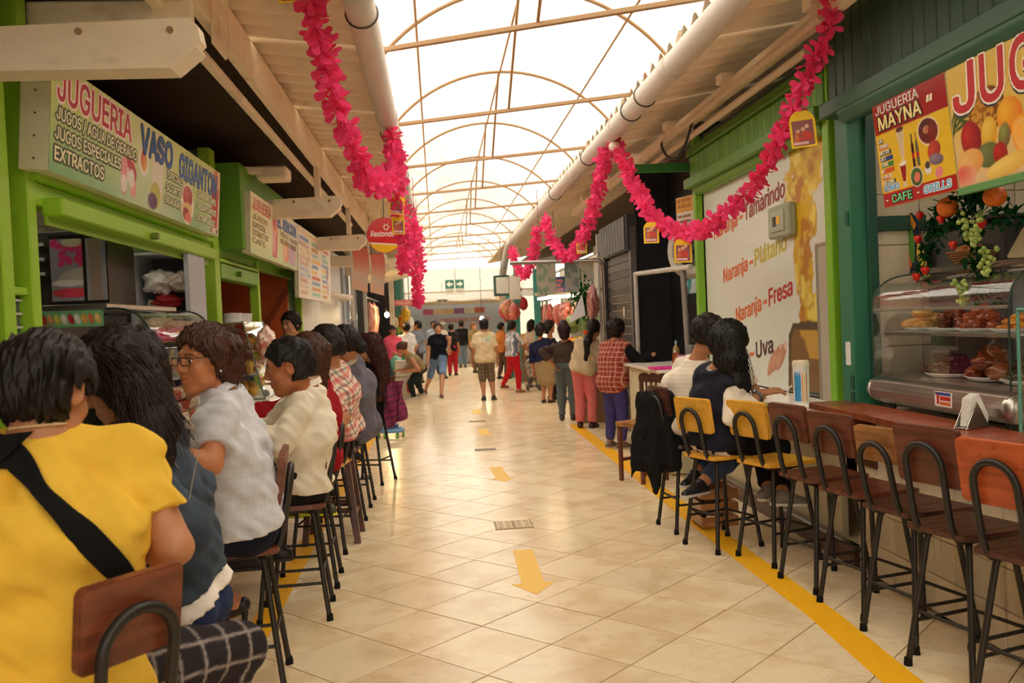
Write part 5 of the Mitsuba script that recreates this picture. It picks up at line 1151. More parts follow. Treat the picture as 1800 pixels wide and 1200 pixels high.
# ---- people: implicit bodies and clothes meshed as one surface each --------------
def rc(p, a, b, r1, r2):
    """signed distance to a round cone (vectorised)."""
    a, b = np.asarray(a, np.float32), np.asarray(b, np.float32); pa = p - a
    ba = b - a; l2 = ba @ ba + 1e-9; t = np.clip((pa @ ba) / l2, 0, 1); pa = pa - t[..., None] * ba
    return np.sqrt(np.einsum('...i,...i', pa, pa)) - (r1 + (r2 - r1) * t)
def el(p, c, F, r):
    q = (p - c) @ F / np.asarray(r, float); k = np.linalg.norm(q, axis=-1)
    return (k - 1) * min(r)
def el2(p, c, F, r):
    q = (p - c) @ F; r = np.asarray(r, float); k0 = np.linalg.norm(q / r, axis=-1); k1 = np.linalg.norm(q / (r * r), axis=-1)
    return k0 * (k0 - 1) / np.maximum(k1, 1e-6)
def smin(a, b, k):
    h = np.clip(0.5 + 0.5 * (b - a) / k, 0, 1)
    return b * (1 - h) + a * h - k * h * (1 - h)
def sminl(ds, k):
    d = ds[0]
    for e in ds[1:]: d = smin(d, e, k)
    return d
def surface_nets(fn, lo, hi, h):
    lo, hi = np.asarray(lo, float), np.asarray(hi, float); n = np.maximum(((hi - lo) / h).astype(int) + 2, 4)
    ax = [lo[i] + h * np.arange(n[i]) for i in range(3)]
    G = np.stack(np.meshgrid(*ax, indexing='ij'), -1).astype(np.float32)
    st = 4; cg = G[::st, ::st, ::st]; dc = fn(cg.reshape(-1, 3)).reshape(cg.shape[:3])
    up = dc.repeat(st, 0).repeat(st, 1).repeat(st, 2)[:n[0], :n[1], :n[2]]
    d = np.where(up >= 0, 1.0, -1.0)
    near = np.abs(up) < h * st * 1.75 * 1.45 + .015
    d[near] = fn(G[near])
    d[0], d[-1] = np.maximum(d[0], h * .1), np.maximum(d[-1], h * .1); d[:, 0], d[:, -1] = np.maximum(d[:, 0], h * .1), np.maximum(d[:, -1], h * .1); d[:, :, 0], d[:, :, -1] = np.maximum(d[:, :, 0], h * .1), np.maximum(d[:, :, -1], h * .1)
    s = d < 0; m = n - 1
    al, an = np.ones(m, bool), np.zeros(m, bool)
    for a in (0, 1):
        for b in (0, 1):
            for c in (0, 1):
                q = s[a:a + m[0], b:b + m[1], c:c + m[2]]; al &= q; an |= q
    act = an & ~al; I = np.argwhere(act); idx = np.full(m, -1); idx[act] = np.arange(len(I))
    st3 = np.array([n[1] * n[2], n[2], 1]); base = I @ st3; df = d.ravel()
    acc, cnt = np.zeros((len(I), 3)), np.zeros(len(I))
    for axx in range(3):
        o1, o2 = [(1, 2), (0, 2), (0, 1)][axx]
        for a in (0, 1):
            for b in (0, 1):
                k0 = base + a * st3[o1] + b * st3[o2]; d0, d1 = df[k0], df[k0 + st3[axx]]; c = (d0 < 0) != (d1 < 0)
                t = np.where(c, d0 / np.where(c, d0 - d1, 1), 0)
                acc[:, axx] += t; acc[:, o1] += a * c; acc[:, o2] += b * c; cnt += c
    V = lo + h * (I + acc / cnt[:, None])
    F = []
    for axx in range(3):
        o1, o2 = [(1, 2), (2, 0), (0, 1)][axx]
        sl0 = [slice(1, m[i]) for i in range(3)]; sl0[axx] = slice(0, m[axx]); sl1 = list(sl0); sl1[axx] = slice(1, m[axx] + 1)
        a, b = s[tuple(sl0)], s[tuple(sl1)]; c = np.argwhere(a != b); off = np.array([1, 1, 1]); off[axx] = 0
        if len(c) == 0: continue
        p = c + off; u, w = np.zeros(3, int), np.zeros(3, int); u[o1] = 1; w[o2] = 1
        q = [idx[tuple((p - k).T)] for k in (u + w, w, 0 * u, u)]
        q = np.stack(q, 1); fl = a[tuple(c.T)]; q[~fl] = q[~fl][:, ::-1]; F.append(q)
    F = np.vstack(F); F = F[(F >= 0).all(1)]
    return V, np.vstack([F[:, [0, 1, 2]], F[:, [0, 2, 3]]])
def ik(a, t, l1, l2, hint):
    a, t = np.asarray(a, float), np.asarray(t, float); d = t - a; L = np.linalg.norm(d)
    if L > (l1 + l2) * .995: k = L / ((l1 + l2) * .995); l1, l2 = l1 * k, l2 * k
    x = d / L; c = np.clip((l1 * l1 + L * L - l2 * l2) / (2 * l1 * L), -1, 1); hv = np.asarray(hint, float); hv = hv - x * (hv @ x)
    return a + x * l1 * c + unit(hv) * l1 * math.sqrt(max(1 - c * c, 0))
SKIN = C(182, 124, 88)
_NZ = {}
def nz(p, f, seed=0, o=3):
    """cheap smooth noise in about [-.5, .5]: sums of sines in random directions."""
    if seed not in _NZ:
        g = np.random.default_rng(1000 + seed); d = g.normal(0, 1, (12, 3)); d /= np.linalg.norm(d, axis=1, keepdims=True)
        _NZ[seed] = (d.astype(np.float32), g.uniform(0, 6.28, 12).astype(np.float32))
    d, ph = _NZ[seed]; q = np.asarray(p, np.float32) * np.asarray(f, np.float32); out = 0
    for j in range(o):
        for i in range(4): out = out + .5 ** j * np.sin(q @ (d[j * 4 + i] * (4.2 * 2 ** j)) + ph[j * 4 + i])
    return out * (.22 / (1.0 if o == 1 else 1.35))
def hand_prims(w, d, n, side, curl=.5, sc=1.0):
    """palm, four unequal fingers and a thumb; w wrist, d direction, n palm normal, side +1/-1: which way the thumb leaves."""
    d, n = unit(d), np.asarray(n, float); n = unit(n - d * (n @ d)); t = np.cross(d, n) * side
    P = []
    for k, (o, L) in enumerate(((.030, .074), (.010, .080), (-.011, .075), (-.030, .060))):
        kn = w + (d * .088 + t * o) * sc; P.append((w + (d * .012 + t * o * .6) * sc, kn, .015 * sc, .0115 * sc))
        q, a = kn, curl * .5
        for j, fr in enumerate((.46, .30, .24)):
            dd = d * math.cos(a) + n * math.sin(a); e = q + dd * L * fr * sc
            P.append((q, e, (.0098 - .0011 * j) * sc, (.0090 - .0012 * j) * sc)); q = e; a += curl * (.95, .7, .5)[j]
    b = w + (d * .022 + t * .026) * sc; m = b + (d * .028 + t * .026 + n * .016) * sc; e = m + (d * .026 + t * .010 + n * .012) * sc; f = e + (d * .022 + n * .010 * (1 + curl)) * sc
    return P + [(b, m, .016 * sc, .012 * sc), (m, e, .0115 * sc, .010 * sc), (e, f, .0098 * sc, .0078 * sc)]
class Person:
    def __init__(s, label, x=0, y=0, z=.93, yaw=0, H=1.60, fat=.93, skin=SKIN, h=.013, lean=0, side=0, neck=None, pel=None, head=None, hyaw=None, hpitch=0, hroll=0, hs=1.0, bust=0, belly=0, sh=1.0, chub=0.0, group=None, key='person', hunch=0):
        s.key = thing(key, label, 'person', group); s.H, s.fat, s.skin, s.h = H, fat, np.asarray(skin), h
        k = s.k = H / 1.65; a = math.radians(yaw)
        s.f, s.r, s.u = np.array([math.cos(a), math.sin(a), 0]), np.array([math.sin(a), -math.cos(a), 0]), np.array([0, 0, 1.0])
        s.pel = np.array([x, y, z], float) if pel is None else np.asarray(pel, float)
        tl = .50 * k
        s.neck = s.pel + tl * unit(s.u + s.f * math.tan(math.radians(lean)) + s.r * math.tan(math.radians(side))) if neck is None else np.asarray(neck, float)
        s.tu = unit(s.neck - s.pel); s.tf = unit(s.f - s.tu * (s.f @ s.tu)); s.tr = np.cross(s.tf, s.tu)
        s.sw = .175 * k * sh * (.6 + .4 * fat); s.tl = np.linalg.norm(s.neck - s.pel)
        hy = math.radians(yaw if hyaw is None else hyaw); hp = math.radians(hpitch)
        f = np.array([math.cos(hy) * math.cos(hp), math.sin(hy) * math.cos(hp), math.sin(hp)]); r = np.array([math.sin(hy), -math.cos(hy), 0])
        u = np.cross(r, f); c_, s_ = math.cos(math.radians(hroll)), math.sin(math.radians(hroll)); r, u = r * c_ + u * s_, u * c_ - r * s_
        s.hs = hs * k * 1.0; s.HF = np.stack([f, r, u], 1)
        s.head = s.neck + (s.tu * .062 + s.tf * .025) * k + u * .085 * s.hs if head is None else np.asarray(head, float)
        mid = s.pel + s.tu * s.tl * .55 - s.tf * hunch
        s.spine = [s.pel, s.pel + (s.tu * s.tl * .28 - s.tf * hunch * .5), mid, s.neck - s.tu * .06 * k - s.tf * .015]
        s.shl = [s.neck - s.tu * .085 * k + s.tr * sg * s.sw * .93 + s.tf * .01 for sg in (1, -1)]        # right, left
        s.hip = [s.pel + s.r * sg * .085 * k * (.7 + .3 * fat) - s.u * .02 for sg in (1, -1)]
        s.arm, s.leg, s.hands, s.bust, s.belly, s.chub = [None, None], [None, None], [], bust, belly, chub
    def hand(s, i, t, hint=(0, 0, -1), d=None, n=(0, 0, -1), curl=.5, show=True, hh=.006):
        """arm i (0 right, 1 left) reaches to wrist t, elbow pulled along hint."""
        t = np.asarray(t, float); k = s.k
        e = ik(s.shl[i], t, .29 * k, .245 * k, hint); s.arm[i] = (s.shl[i], e, t)
        if show: s.hands.append((t, unit(t - e) if d is None else unit(d), n, (1 if i == 0 else -1), curl, hh))
        return s
    def elbow(s, i, e, t, show=True, d=None, n=(0, 0, -1), curl=.5, hh=.006):
        s.arm[i] = (s.shl[i], np.asarray(e, float), np.asarray(t, float))
        if show: s.hands.append((s.arm[i][2], unit(s.arm[i][2] - s.arm[i][1]) if d is None else unit(d), n, (1 if i == 0 else -1), curl, hh))
        return s
    def hang(s, i, out=.06, fw=.03, bend=.06):
        sg = 1 if i == 0 else -1; w = s.shl[i] + s.r * sg * out - s.u * .50 * s.k + s.f * (fw + bend)
        return s.hand(i, w, -s.f, -s.u, -s.r * sg, .6)
    def foot(s, i, p, hint=None, toe=None):
        p = np.asarray(p, float); k = s.k; an = np.r_[p[:2], p[2] + .075]
        kn = ik(s.hip[i], an, .40 * k, .385 * k, s.f if hint is None else hint)
        s.leg[i] = (s.hip[i], kn, an, unit(s.f if toe is None else np.asarray(toe, float))); return s
    def stand(s, st=.09, dr=.0, toe=0.0):
        for i in (0, 1):
            sg = 1 if i == 0 else -1
            s.foot(i, np.r_[s.pel[:2] + s.r[:2] * sg * st + s.f[:2] * (dr * sg), 0], None, s.f + s.r * sg * .2)
        return s
    # -- distance functions
    def torso(s, p, fat=None):
        k, F = s.k, s.fat if fat is None else fat
        ds = []
        A = s.spine; w = (.075, .052, .078, None); r = (.108, .100, .104, .052)
        for sg in (1, -1):
            pts = [A[0] + s.r * sg * w[0] * k * F, A[1] + s.tr * sg * w[1] * k * F, A[2] + s.tr * sg * w[2] * k * (.4 + .6 * F), s.shl[0 if sg == 1 else 1] - s.tr * sg * .03 * k]
            for j in range(3): ds.append(rc(p, pts[j], pts[j + 1], r[j] * k * (F if j < 2 else .4 + .6 * F), r[j + 1] * k * ((F if j < 1 else .4 + .6 * F) if j < 2 else 1)))
            ds.append(rc(p, A[0] + s.r * sg * .07 * k - s.f * .045 * k - s.u * .03, A[0] + s.r * sg * .06 * k - s.f * .02, .095 * k * F, .08 * k * F))
            ds.append(rc(p, s.neck - s.tu * .005, s.shl[0 if sg == 1 else 1] - s.tr * sg * .03 * k, .050 * k, .047 * k))
            if s.bust: ds.append(rc(p, A[2] + s.tu * .03 + s.tr * sg * .07 * k + s.tf * (.075 + .02 * s.bust) * k, A[2] + s.tu * .06 + s.tr * sg * .06 * k + s.tf * .05, .055 * k * (.7 + .3 * s.bust), .05 * k))
        ds.append(rc(p, A[1], A[2], .10 * k * F, .11 * k)); ds.append(rc(p, A[2], s.neck, .105 * k, .055 * k))
        if s.belly: ds.append(rc(p, A[1] + s.tf * .05 * s.belly * k, A[2] + s.tf * .03 * s.belly * k - s.tu * .05, .115 * k * F, .09 * k * F))
        return sminl(ds, .045 * k)
    def neckd(s, p): return rc(p, s.neck - s.tu * .03, s.head - s.HF[:, 2] * .055 * s.hs - s.HF[:, 0] * .015 * s.hs, .054 * s.k, .050 * s.hs)
    def limb(s, p, i, which, grow=0.0):
        k = s.k; q = (s.arm if which == 'arm' else s.leg)[i]; g = (.75 + .25 * s.fat)
        if which == 'arm':
            return [rc(p, q[0], q[1], .051 * k * g + grow, .044 * k * g + grow), rc(p, q[1], q[1] * .6 + q[2] * .4, .043 * k * g + grow, .042 * k * g + grow), rc(p, q[1] * .6 + q[2] * .4, q[2], .042 * k * g + grow, .027 * k + grow)]
        c = q[1] * .65 + q[2] * .35 - (np.cross(unit(q[2] - q[1]), s.r) * .012 * k)
        return [rc(p, q[0], q[1], .092 * k * g + grow, .060 * k * g + grow), rc(p, q[1], c, .057 * k * g + grow, .055 * k * g + grow), rc(p, c, q[2], .054 * k * g + grow, .036 * k + grow)]
    def headd(s, p):
        q = (p - s.head) @ s.HF / s.hs; I = np.eye(3); z = np.zeros(3)
        d = smin(el2(q, np.array([-.012, 0, .03]), I, (.098, .077, .09)), el2(q, np.array([.028, 0, -.035]), I, (.066, .058, .082)), .03)
        d = smin(d, rc(q, [.070, 0, -.098], [.06, 0, -.09], .024, .028), .03)
        for sg in (1, -1):
            d = smin(d, rc(q, [.02, sg * .045, -.07], [.062, sg * .02, -.095], .022, .02), .025)
            d = smin(d, np.linalg.norm(q - [.058, sg * .040, -.022 - .012 * s.chub], axis=1) - .027 - .010 * s.chub, .02); d = smin(d, np.linalg.norm(q - [.045, sg * .042, -.068], axis=1) - .020 - .012 * s.chub, .025)
            d = smin(d, rc(q, [.083, sg * .014, .036], [.070, sg * .048, .034], .011, .010), .014)
            d = -smin(-d, (np.linalg.norm(q - [.104, sg * .031, .010], axis=1) - .0165), .012)
            d = smin(d, rc(q, [.087, sg * .019, .0185], [.079, sg * .044, .0175], .0058, .0052), .004); d = smin(d, rc(q, [.086, sg * .020, .0005], [.079, sg * .043, .001], .0052, .0048), .005)
            e = el2(q, np.array([-.012, sg * .079, -.002]), rotz(sg * .35), (.023, .009, .034)); e = np.maximum(e, -(np.linalg.norm(q - [-.006, sg * .092, .002], axis=1) - .013)); d = smin(d, e, .008)
        d = smin(d, rc(q, [.092, 0, .020], [.107, 0, -.018], .008, .0135), .012)
        for sg in (1, -1): d = smin(d, np.linalg.norm(q - [.100, sg * .013, -.024], axis=1) - .0105, .008)
        for zz, rr, xx in ((-.054, .0085, .092), (-.067, .0098, .090)): d = smin(d, rc(q, [xx - .006, -.020, zz], [xx, 0, zz], rr * .7, rr), .005); d = smin(d, rc(q, [xx, 0, zz], [xx - .006, .020, zz], rr, rr * .7), .005)
        m = rc(q, [.090, -.02, -.0605], [.090, .02, -.0605], .0022, .0022); d = -smin(-d, m, .003)
        return d * s.hs
    def bounds(s, P, m): P = np.array(P); return P.min(0) - m, P.max(0) + m
    def body(s, face=True, hd=.006):
        k = s.k; pts = [s.pel, s.neck, *s.shl, *s.hip]
        for q in s.arm + s.leg:
            if q is not None: pts += list(q[:3])
        def fn(p):
            ds = [s.torso(p) + .012, s.neckd(p)]
            for i in (0, 1):
                if s.arm[i] is not None: ds += [sminl(s.limb(p, i, 'arm'), .015)]
                if s.leg[i] is not None:
                    q = s.leg[i]; ds += [sminl(s.limb(p, i, 'leg'), .02), rc(p, q[2] - s.u * .035 - q[3] * .03, q[2] - s.u * .05 + q[3] * .12, .034 * k, .024 * k)]
            return sminl(ds, .03)
        lo, hi = s.bounds(pts, .2)
        V, F = surface_nets(fn, lo, hi, s.h); Vs, Fs = [V], [F]
        Ks = [np.broadcast_to(s.skin, V.shape) * (1 + .10 * nz(V, (9, 9, 9), 3)[:, None])]
        hc = s.head; v, f = surface_nets(lambda p: smin(s.headd(p), s.neckd(p), .02), hc - .17 * s.hs, hc + .17 * s.hs, hd)
        q = (v - s.head) @ s.HF / s.hs; K_ = np.broadcast_to(s.skin, v.shape).copy()
        if face:
            K_ *= 1 + .12 * nz(q, (30, 30, 30), 1)[:, None]
            def paint(m, c, a): K_[:] = K_ * (1 - (a * m)[:, None]) + np.asarray(c) * (a * m)[:, None]
            lips = np.exp(-((q[:, 2] + .060) / .009) ** 2 - (q[:, 1] / .021) ** 4) * (q[:, 0] > .06); paint(lips, s.skin * [.75, .38, .38], .9)
            brow = sum(np.exp(-((q[:, 2] - .034 + .25 * np.abs(np.abs(q[:, 1]) - .03)) / .0045) ** 2 - ((np.abs(q[:, 1]) - .031) / .019) ** 4) for _ in (0,)) * (q[:, 0] > .05); paint(brow, C(30, 22, 18), .85)
            ck = sum(np.exp(-((q - [.065, sg * .042, -.02]) ** 2).sum(1) / .0006) for sg in (1, -1)); paint(ck, s.skin * [1.1, .8, .75], .3)
            lid = np.exp(-((q[:, 2] - .018) / .006) ** 2 - ((np.abs(q[:, 1]) - .031) / .016) ** 4) * (q[:, 0] > .05); paint(lid, s.skin * .45, .6)
        Vs.append(v); Fs.append(f + sum(len(x) for x in Vs[:-1])); Ks.append(K_)
        for (w, d, n, side, curl, hh) in s.hands:
            P = hand_prims(w, d, n, side, curl, k * 1.0)
            def hf(p):
                ds = sminl([rc(p, *x) for x in P[0::4][:4]] + [rc(p, w - unit(d) * .03, w + unit(d) * .02, .027 * k, .024 * k)], .012)
                for j, x in enumerate(P):
                    if j % 4 or j >= 16: ds = smin(ds, rc(p, *x), .005)
                return ds
            v, f = surface_nets(hf, w - .2 * k, w + .2 * k, hh)
            Vs.append(v); Fs.append(f + sum(len(x) for x in Vs[:-1])); Ks.append(np.broadcast_to(s.skin * .97, v.shape))
        put('body', (np.vstack(Vs), np.vstack(Fs), np.vstack(Ks)), 'skin', s.key)
        if face:
            for sg in (1, -1):
                e = s.head + s.HF @ np.array([.0772, sg * .031, .009]) * s.hs; m = MB().ball(e, .0112 * s.hs, C(226, 220, 210), 12); m.ball(e + s.HF @ np.array([.0066, 0, -.001]) * s.hs, .0062 * s.hs, C(24, 16, 12), 10); put('eye', m, 'gloss', s.key)
        return s
    def mesh(s, name, fn, pts, m, col, h=None, bsdf='cloth', pat=None, label=None, parent=None):
        lo, hi = s.bounds(pts, m); V, F = surface_nets(fn, lo, hi, s.h if h is None else h)
        col = np.asarray(col, float); K_ = np.broadcast_to(col, V.shape).copy()
        if pat is not None: K_ = pat(V, K_)
        K_ = K_ * (1 + .10 * nz(V, (14, 14, 14), 2)[:, None])
        return put(name, (V, F, K_), bsdf, s.key if parent is None else parent, label)
    def top(s, col, sleeve=.6, hem=-.06, grow=.017, fold=.012, pat=None, name='shirt', h=None, label=None, neckcut=.0, loose=0.0, seed=1, strap=None, collar=None, open_=None):
        k = s.k
        hz = s.pel + s.u * 0
        def fn(p):
            d = s.torso(p, s.fat * (1 + loose)) - grow
            for i in (0, 1):
                q = s.arm[i]
                if sleeve <= 0 or q is None: continue
                cut = []
                L = s.limb(p, i, 'arm', grow + .006 + loose * .05)
                a, b = (q[0], q[1]) if sleeve <= 1 else (q[1], q[2])
                e = a + (b - a) * (sleeve if sleeve <= 1 else sleeve - 1); ax = unit(b - a)
                l = sminl(L[:1] if sleeve <= 1 else L, .02); l = np.maximum(l, (p - e) @ ax) if sleeve <= 1 else np.maximum(l, np.where(rc(p, q[1], q[2], 0, 0) < rc(p, q[0], q[1], 0, 0), (p - e) @ ax, -1))
                d = smin(d, l, .03)
            w = nz(p @ np.stack([s.tr, s.tf, s.tu], 1), (7, 7, 4.5), seed) * 2 * fold + nz(p @ np.stack([unit(s.tr + s.tu), s.tf, unit(s.tu - s.tr)], 1), (18, 10, 5), seed + 5, 2) * fold
            d = d + w
            d = np.maximum(d, -((p - hz) @ s.tu - hem) - .0)                     # hem
            d = np.maximum(d, (p - s.neck) @ unit(s.tu - s.tf * .35) - .028 * k + neckcut)   # neckline
            if open_ is not None: d = np.maximum(d, -open_(p))
            return d
        pts = [s.pel + s.tu * hem, s.neck, *s.shl]
        for q in s.arm:
            if q is not None and sleeve > 0: pts += [q[1]] + ([q[2]] if sleeve > 1 else [])
        s.topfn = fn
        kk = s.mesh(name, fn, pts, .22 * max(s.fat, 1), col, h, pat=pat, label=label)
        if collar is not None:
            m = MB(); c = s.neck + s.tu * .012
            a = np.linspace(.5, 2 * math.pi - .5, 20); n2 = []
            for t in a: n2.append(c + (s.tf * math.cos(t) * .062 + s.tr * math.sin(t) * .066) * k + s.tu * (.03 - .022 * math.cos(t)) * k)
            n2 = np.array(n2); lo = n2 - s.tu * .035 * k + (n2 - c - s.tu * .03) * .22
            m.sheet(np.stack([n2, lo], 1), collar); m.sheet(np.stack([lo, n2 - (n2 - c) * .06], 1), np.asarray(collar) * .97); put('collar', m, 'cloth', kk)
        return s
    def pants(s, col, length=1.95, waist=.08, grow=.006, name='trousers', pat=None, h=None, flare=0.0, fold=.010, label=None, seat=True):
        def fn(p):
            d = np.maximum(s.torso(p) - grow + .006, (p - s.pel) @ s.tu - waist)
            for i in (0, 1):
                q = s.leg[i]
                if q is None: continue
                L = s.limb(p, i, 'leg', grow + .010)
                if flare: L.append(rc(p, q[1], q[2], .05 * s.k, .05 * s.k + flare))
                a, b = (q[0], q[1]) if length <= 1 else (q[1], q[2]); e = a + (b - a) * (length if length <= 1 else length - 1); ax = unit(b - a)
                l = sminl(L[:1] if length <= 1 else L, .02); dk = rc(p, q[1], q[2], 0, 0) < rc(p, q[0], q[1], 0, 0)
                l = np.maximum(l, (p - e) @ ax) if length <= 1 else np.maximum(l, np.where(dk, (p - e) @ ax, -1)); d = smin(d, l, .03)
            d = d + nz(p, (9, 9, 6), 4) * 1.3 * fold
            return d
        pts = [s.pel + s.tu * waist, *s.hip]
        for q in s.leg:
            if q is not None: pts += [q[1]] + ([q[2]] if length > 1 else [])
        s.mesh(name, fn, pts, .17 * max(1, s.fat), col, h, pat=pat, label=label); return s
    def skirt(s, col, length=.55, waist=.10, flare=.03, h=None, name='skirt', pat=None):
        ks = [q for q in s.leg if q is not None]
        def fn(p):
            d = np.maximum(s.torso(p) + .004, (p - s.pel) @ s.tu - waist)
            hm, km = (s.hip[0] + s.hip[1]) / 2, sum(q[1] for q in ks) / len(ks); ax = unit(km - hm)
            ds = [rc(p, q[0], q[1], .10 * s.k * s.fat, .075 * s.k * s.fat + flare) for q in ks] + [rc(p, hm, km, .11 * s.k * s.fat, .08 * s.k + flare)]
            if len(ks) == 2: ds += [rc(p, q[0] * .5 + hm * .5, q[1] * .5 + km * .5, .10 * s.k * s.fat, .075 * s.k * s.fat + flare) for q in ks]
            l = np.maximum(sminl(ds, .06), (p - hm) @ ax - length); d = smin(d, l, .03)
            return d + nz(p, (12, 12, 4), 4) * .012
        s.mesh(name, fn, [s.pel + s.tu * waist, *s.hip] + [q[1] for q in ks], .2 * s.fat, col, h, pat=pat); return s
    def shoes(s, col, sole=None, heel=0, h=.008, low=False):
        for q in s.leg:
            if q is None: continue
            an, t = q[2], q[3]; base = an - s.u * .075; k = s.k
            up = unit(s.u); r = np.cross(t, up)
            def fn(p):
                d = sminl([rc(p, base - t * .045 + up * .035, base + t * .05 + up * .045, .036 * k, .037 * k), rc(p, base + t * .05 + up * .04, base + t * .155 * k + up * .02, .037 * k, .028 * k)] + ([] if low else [rc(p, base + up * .05 - t * .01, an - up * .005, .042 * k, .042 * k)]), .02)
                return np.maximum(d, -((p - base) @ up) + .003)
            nm = s.mesh('shoe', fn, [base - t * .1, base + t * .2, an], .06, col, h, 'satin')
            if sole is not None:
                ang = math.atan2(t[1], t[0]); put('sole', MB(rotz(ang), base).prism(LineString([(-.045, 0), (.15 * k, 0)]).buffer(.037 * k), .001, .018, None, (0, 0, 0), sole), 'satin', nm)
            if heel: put('heel', MB().cyl(base - t * .055, base - t * .05 - up * heel, .016, .007, col, 8), 'satin', nm)
        return s
    def hair(s, style='short', col=C(26, 20, 18), thick=.014, pts=None, rad=None, h=None, front=.05, low=-.075, wave=0.0, cover=False, bsdf='hair', name='hair', strand=.004):
        h = (.007 if s.h < .016 else .010) if h is None else h
        def fn(p):
            q = (p - s.head) @ s.HF / s.hs; I = np.eye(3)
            d = smin(el2(q, np.array([-.014, 0, .034]), I, (.100 + thick, .079 + thick, .092 + thick)), el2(q, np.array([-.03, 0, -.02]), I, (.075 + thick * .8, .070 + thick * .7, .075)), .03)
            cut = (q[:, 0] - front) * .84 - (q[:, 2] - .02) * .54
            side = np.abs(q[:, 1]); cut = cut - np.clip(side - .05, 0, 1) * (-.25)
            d = np.maximum(d, cut + .010 * nz(q, (60, 60, 20), 7)); d = np.maximum(d, low - q[:, 2] - .2 * np.minimum(q[:, 0], 0) * 0)
            if style == 'short': d = np.maximum(d, -el2(q, np.array([.004, .090, -.014]), I, (.036, .034, .052))); d = np.maximum(d, -el2(q, np.array([.004, -.090, -.014]), I, (.036, .034, .052)))
            d = d * s.hs
            if pts is not None:
                for j in range(len(pts) - 1):
                    a, b = np.asarray(pts[j], float), np.asarray(pts[j + 1], float)
                    w0, w1 = rad[j], rad[j + 1]
                    if np.ndim(w0) == 0: d = smin(d, rc(p, a, b, w0, w1), .03)
                    else:
                        wd = unit(s.HF[:, 1])
                        for sg in (-1, -.33, .33, 1): d = smin(d, rc(p, a + wd * sg * (w0[0] - w0[1]), b + wd * sg * (w1[0] - w1[1]), w0[1], w1[1]), .03)
            qq = (p - s.head) @ s.HF
            st = nz(np.stack([qq[:, 0] + wave * np.sin(qq[:, 2] * 45), qq[:, 1] + wave * np.sin(qq[:, 2] * 38 + 1), qq[:, 2]], 1), (95, 95, 7) if style != 'short' else (40, 95, 14), 9, 2)
            return d + strand * 3 * st + .006 * nz(p, (16, 16, 9), 3, 2) * 2
        bp = [s.head - .13 * s.hs, s.head + .13 * s.hs] + ([] if pts is None else [np.asarray(q, float) for q in pts])
        V, F = surface_nets(fn, *s.bounds(bp, .02 if pts is None else .10), h)
        qq = (V - s.head) @ s.HF; t = np.clip(.5 + 1.6 * nz(qq, (130, 130, 9), 5, 2), 0, 1)[:, None]
        s.hairfn = fn
        s.hairkey = put(name, (V, F, np.asarray(col) * (.7 + .7 * t)), bsdf, s.key)
        return s
    def cap(s, col, brim=True):
        def fn(p):
            q = (p - s.head) @ s.HF / s.hs; d = el2(q, np.array([-.012, 0, .035]), np.eye(3), (.112, .092, .095)); d = np.maximum(d, .045 - q[:, 2] + .15 * q[:, 0])
            if brim: d = smin(d, np.maximum(el2(q, np.array([.10, 0, .055]), np.eye(3), (.085, .075, .014)), .05 - q[:, 0]), .006)
            return d * s.hs
        s.mesh('cap', fn, [s.head - .16 * s.hs, s.head + .2 * s.hs], .05, col, .008); return s
    def locks(s, n, pts, spread, col, length_noise=.1, seed=0, r=.0022, name='hair_strand'):
        """thin loose strands along a path, as one part."""
        rr = np.random.default_rng(seed); p = spline(pts, 16); m = MB()
        for k in range(n):
            off = rr.normal(0, 1, 3) * spread; e = rr.uniform(.55, 1.0); q = p[: max(5, int(16 * e))] + off * np.linspace(.5, 1.15, max(5, int(16 * e)))[:, None] + .008 * np.sin(np.linspace(0, 5, max(5, int(16 * e))) + rr.uniform(0, 6))[:, None] * rr.normal(0, 1, 3)
            m.tube(q, np.linspace(r, r * .4, len(q)), np.asarray(col) * rr.uniform(.7, 1.6), 4, False)
        put(name, m, 'hair', s.hairkey, kind='stuff'); return s
def plaid(s, base, c1, c2, per=.075, bg2=None):
    def pat(V, K_):
        u, v = (V - s.pel) @ s.tr, (V - s.pel) @ s.tu; u = u + .3 * ((V - s.pel) @ s.tf)
        def band(t, o, w): q = ((t / per + o) % 1); return np.clip((w - np.abs(q - .5)) / .04 + .5, 0, 1)[:, None]
        K_ = np.broadcast_to(np.asarray(base, float), V.shape).copy()
        for t in (u, v): K_ = K_ * (1 - .55 * band(t, 0, .17)) + np.asarray(c1) * .55 * band(t, 0, .17)
        for t in (u, v): K_ = K_ * (1 - .6 * band(t, .5, .07)) + np.asarray(c2) * .6 * band(t, .5, .07)
        return K_
    return pat
def grid_lines(s, base, line, per=.06, w=.07, ax=None):
    def pat(V, K_):
        A, B = (s.tr, s.tu) if ax is None else ax
        u, v = (V - s.pel) @ A, (V - s.pel) @ B
        m = np.maximum(*[np.clip((w - np.abs((t / per) % 1 - .5)) / .05 + .5, 0, 1) for t in (u, v)])[:, None]
        return np.asarray(base) * (1 - m) + np.asarray(line) * m
    return pat

